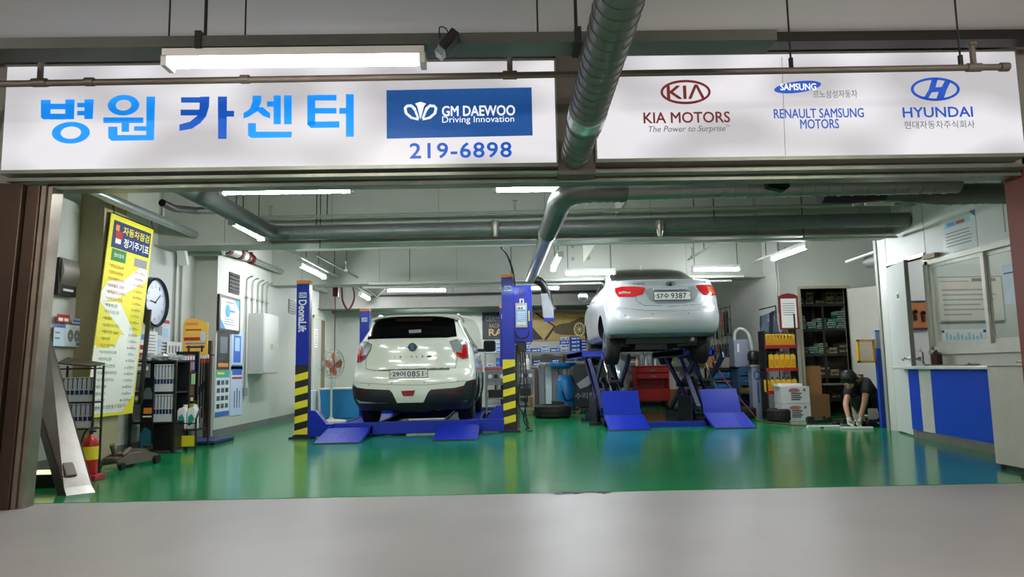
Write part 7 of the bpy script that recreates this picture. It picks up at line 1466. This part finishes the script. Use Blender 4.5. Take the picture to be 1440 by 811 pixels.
# ------------------------------------------------------------------ PERSON
def skin(name, joints, edges, radii, mat, parent=None, sub=2, root=0):
    me = bpy.data.meshes.new(name); me.from_pydata(joints, edges, []); o = bpy.data.objects.new(name, me); COL.objects.link(o)
    m = o.modifiers.new('s', 'SKIN'); m.use_smooth_shade = True
    if not me.skin_vertices: me.attributes.new  # layer is created by the modifier below
    bpy.context.view_layer.objects.active = o
    if not me.skin_vertices:
        with bpy.context.temp_override(object=o, active_object=o): bpy.ops.mesh.customdata_skin_add()
    for i, r in enumerate(radii):
        r = (r, r) if not isinstance(r, tuple) else r
        me.skin_vertices[0].data[i].radius = r
    me.skin_vertices[0].data[root].use_root = True
    s_ = o.modifiers.new('sub', 'SUBSURF'); s_.levels = sub; s_.render_levels = sub
    me.materials.append(mat)
    if parent: o.parent = parent
    return o
skin_m = mt('skin', 'b98a6c', .5, var=.05, scale=12); shirt_m = mt('shirt_black', '131417', .75, var=.1); pants_m = mt('trousers_black', '1a1b20', .75, var=.1)
glove_m = mt('glove_white', 'c6bfae', .8, var=.1, scale=20); hair_m = mt('hair_black', '0e0d0d', .45, var=.2, scale=40)
base = Vector((5.55, 11.75, 0))
man = T('person', 'person in black T-shirt and white gloves crouching over parts on the floor', 'person', base)
# local joints: faces -Y and a little to -X; hips behind, torso bent forward
def J(u, v, Y): return at(u, v, Y)-base
pelvis = J(1228, 566, 12.1); chest = J(1216, 541, 11.85); neck = J(1205, 532, 11.62); head = J(1194, 534, 11.42)
shL, shR = J(1196, 543, 11.72), J(1219, 541, 11.52)          # image left, image right
elL, elR = J(1189, 568, 11.55), J(1216, 565, 11.38)
wrL, wrR = J(1194, 590, 11.38), J(1209, 590, 11.30)
kL, kR = J(1205, 566, 11.62), J(1230, 562, 11.6); aL, aR = J(1212, 592, 11.95), J(1236, 592, 11.95)
tL, tR = aL+Vector((-.06, -.22, -.02)), aR+Vector((-.03, -.24, -.02))
for q in (aL, aR): q.z = .10
for q in (tL, tR): q.z = .05
kL.z = max(kL.z, .45); kR.z = .5
js = [pelvis, pelvis.lerp(chest, .5), chest, neck, head, head+(head-neck)*.35, shL, elL, wrL, shR, elR, wrR, pelvis+Vector((-.12, -.03, -.03)), kL, aL, tL, pelvis+Vector((.12, -.03, -.03)), kR, aR, tR]
ed = [(0, 1), (1, 2), (2, 3), (3, 4), (4, 5), (2, 6), (6, 7), (7, 8), (2, 9), (9, 10), (10, 11), (0, 12), (12, 13), (13, 14), (14, 15), (0, 16), (16, 17), (17, 18), (18, 19)]
rd = [.14, .13, .14, .06, .098, .07, .06, .048, .032, .06, .048, .032, .10, .075, .045, .03, .10, .075, .045, .03]
body = skin('body', js, ed, rd, skin_m, man)
sj = [pelvis+Vector((0, 0, .03)), js[1], chest, neck+(chest-neck)*.12, shL, shL.lerp(elL, .62), shR, shR.lerp(elR, .62)]
skin('t_shirt', sj, [(0, 1), (1, 2), (2, 3), (2, 4), (4, 5), (2, 6), (6, 7)], [.165, .165, .175, .085, .095, .082, .095, .082], shirt_m, man)
tj = [pelvis, js[12], kL, aL+Vector((0, 0, .04)), js[16], kR, aR+Vector((0, 0, .04))]
skin('trousers', tj, [(0, 1), (1, 2), (2, 3), (0, 4), (4, 5), (5, 6)], [.165, .125, .095, .065, .125, .095, .065], pants_m, man)
for a_, t_ in ((aL, tL), (aR, tR)):
    skin('shoe', [a_+Vector((0, .05, -.04)), a_.lerp(t_, .5)+Vector((0, 0, -.02)), t_], [(0, 1), (1, 2)], [.055, .05, .04], black, man)
# head: hair cap, ear, nose, eyes, brow; face looks down to the floor, turned to the left
hd = (head-neck).normalized(); fdir = Vector((-.35, -.45, -.8)).normalized(); side = fdir.cross(Vector((0, 0, 1))).normalized(); upv = side.cross(fdir).normalized()
def ell(mb, c, rx, ry, rz, X, Y_, Z, n1=18, n2=12, jit=0, lo=0.):
    vs = []; fs = []
    for i in range(n2+1):
        th = PI*i/n2*(1-lo)
        for j in range(n1):
            a = 2*PI*j/n1; k = 1+R.uniform(-jit, jit); vs.append(c+X*rx*math.sin(th)*math.cos(a)*k+Y_*ry*math.sin(th)*math.sin(a)*k+Z*rz*math.cos(th)*k)
    for i in range(n2):
        for j in range(n1): fs.append((i*n1+j, (i+1)*n1+j, (i+1)*n1+(j+1) % n1, i*n1+(j+1) % n1))
    mb.add(vs, fs)
hc = head+upv*.02
mb = MB(); ell(mb, hc+upv*.015-fdir*.02, .118, .13, .135, side, fdir, upv, 22, 14, .05, .27); ell(mb, hc-fdir*.05+upv*.0, .11, .10, .125, side, fdir, upv, 20, 12, .04)
for k in range(14): a = R.uniform(-.9, .9); q = hc+upv*.11+side*a*.1+fdir*.06; mb.cyl(q, q+fdir*.05-upv*.05+side*R.uniform(-.02, .02), .02, .004, 6)

for k in range(90):
    th, a = R.uniform(.15, 1.9), R.uniform(0, 2*PI); dn = (side*math.sin(th)*math.cos(a)+fdir*math.sin(th)*math.sin(a)*.9+upv*math.cos(th)); q = hc+dn*.118-fdir*.02; tg = (upv*-.6+side*R.uniform(-.8, .8)+fdir*R.uniform(-.5, .7)); mb.cyl(q, q+dn*.012+tg*.035, .014, .003, 5)
mb.build('hair', hair_m, man, smooth=True, ang=80)
mb = MB(); ell(mb, hc+fdir*.06-upv*.03, .078, .07, .10, side, fdir, upv, 18, 12); mb.cyl(hc+fdir*.12-upv*.0, hc+fdir*.15-upv*.035, .010, .017, 8); mb.build('face', skin_m, man, smooth=True, ang=80)
for s_ in (-1, 1):
    mb = MB(); ell(mb, hc+fdir*.115+side*.033*s_+upv*.005, .012, .01, .008, side, fdir, upv, 10, 6); mb.build('eye', black, man, smooth=True)
    mb = MB(); ell(mb, hc+side*.105*s_-upv*.02, .012, .025, .035, side, fdir, upv, 10, 8); mb.build('ear', skin_m, man, smooth=True)
mb = MB(); ell(mb, hc+fdir*.122-upv*.065, .026, .008, .008, side, fdir, upv, 10, 6); mb.build('mouth', mt('lip', '8a5248', .5), man, smooth=True)
# gloved hands: palm, four fingers and a thumb each, curled over the parts
for w_, e_, s_ in ((wrL, elL, -1), (wrR, elR, 1)):
    d = (w_-e_).normalized(); sd = d.cross(Vector((0, 1, 0))).normalized()*s_; nn = d.cross(sd)
    p0 = w_; p1 = w_+d*.06; pts = [p0-d*.05, p0, p1]; e = [(0, 1), (1, 2)]; r_ = [.042, .038, .046]
    hand = skin('glove', pts, e, r_, glove_m, man, 2)
    for k, ln in enumerate((.075, .085, .08, .062)):
        b0 = p1+sd*(-.036+.024*k)-d*.01; c1 = b0+d*ln*.5+Vector((0, -.012, -.004)); c2 = c1+d*ln*.3+Vector((0, -.03*(1-s_*.1), .006)); c3 = c2+Vector((0, -.022, .012))*.8
        f_ = skin('finger', [b0, c1, c2, c3], [(0, 1), (1, 2), (2, 3)], [.013, .0125, .0115, .009], glove_m, None, 1); f_.parent = hand
    b0 = p0+d*.02-sd*.03*1; f_ = skin('thumb', [b0, b0-sd*.035+d*.02, b0-sd*.045+d*.05], [(0, 1), (1, 2)], [.016, .014, .011], glove_m, None, 1); f_.parent = hand
# pale cloths near the knee
for k, pts in enumerate(([(1199, 572), (1209, 588), (1214, 595), (1206, 596), (1201, 588)], [(1221, 574), (1234, 574), (1236, 586), (1229, 596), (1222, 592)])):
    P3 = [at(u, v, 11.28+.03*k) for u, v in pts]; mb = MB().poly([q-P3[0] for q in P3], (0, .02, 0)); o = mb.build('work_cloth', mt('cloth_pale', 'b9b2a4', .8, var=.08)); o.location = P3[0]; tag(o, 'pale cloth scrap %s the crouching person' % ('between the hands of', 'by the knee of')[k], 'cloth')
# parts laid out on the floor
fm = [dark_metal, steel, white_p, mt('part_brown', '4a3c30', .6)]
specs = [(1158, 600, .5, .06, 2, 'long pale strip nearest the camera'), (1205, 602, .45, .05, 2, 'short pale strip below the gloves'), (1150, 594, .35, .12, 0, 'dark bracket at the far left of the parts'), (1175, 592, .4, .09, 3, 'brown bar behind the pale strip'),
         (1196, 596, .25, .1, 0, 'dark link under the left glove'), (1214, 598, .22, .12, 0, 'dark joint under the right glove'), (1228, 599, .14, .12, 0, 'dark round part right of the gloves'), (1182, 598, .2, .07, 1, 'grey arm left of the gloves')]
for i, (u, v, L_, h, m_, lb) in enumerate(specs):
    p = fl_(u, v); t = T('car_part', 'disassembled %s on the floor' % lb, 'car part', (p.x, p.y, 0), R.uniform(-.2, .2), 'parts on the floor')
    mb = MB().box((-L_/2, -.04, 0), (L_/2, .04, .035 if m_ == 2 else h*.5)); mb.build('part_bar', fm[m_], t, bev=.006)
    if m_ != 2: MB().cyl((-L_*.35, -.05, h*.5), (-L_*.35, .05, h*.5), h*.5, n=14).cyl((L_*.3, 0, h*.3), (L_*.3, 0, h), .025, n=10).build('part_joint', fm[0], t)
# small clutter under shelf on wall behind the lift: wall sockets
t = T('wall_socket', 'small black socket plate on the back wall beside the lift post', 'outlet', (at(699, 432, 19.78).x, 19.79, at(699, 432, 19.78).z)); MB().box((-.08, -.02, -.05), (.08, 0, .05)).build('socket_plate', steel, t); MB().box((-.03, -.025, -.025), (.03, -.02, .025)).build('socket_hole', black, t)
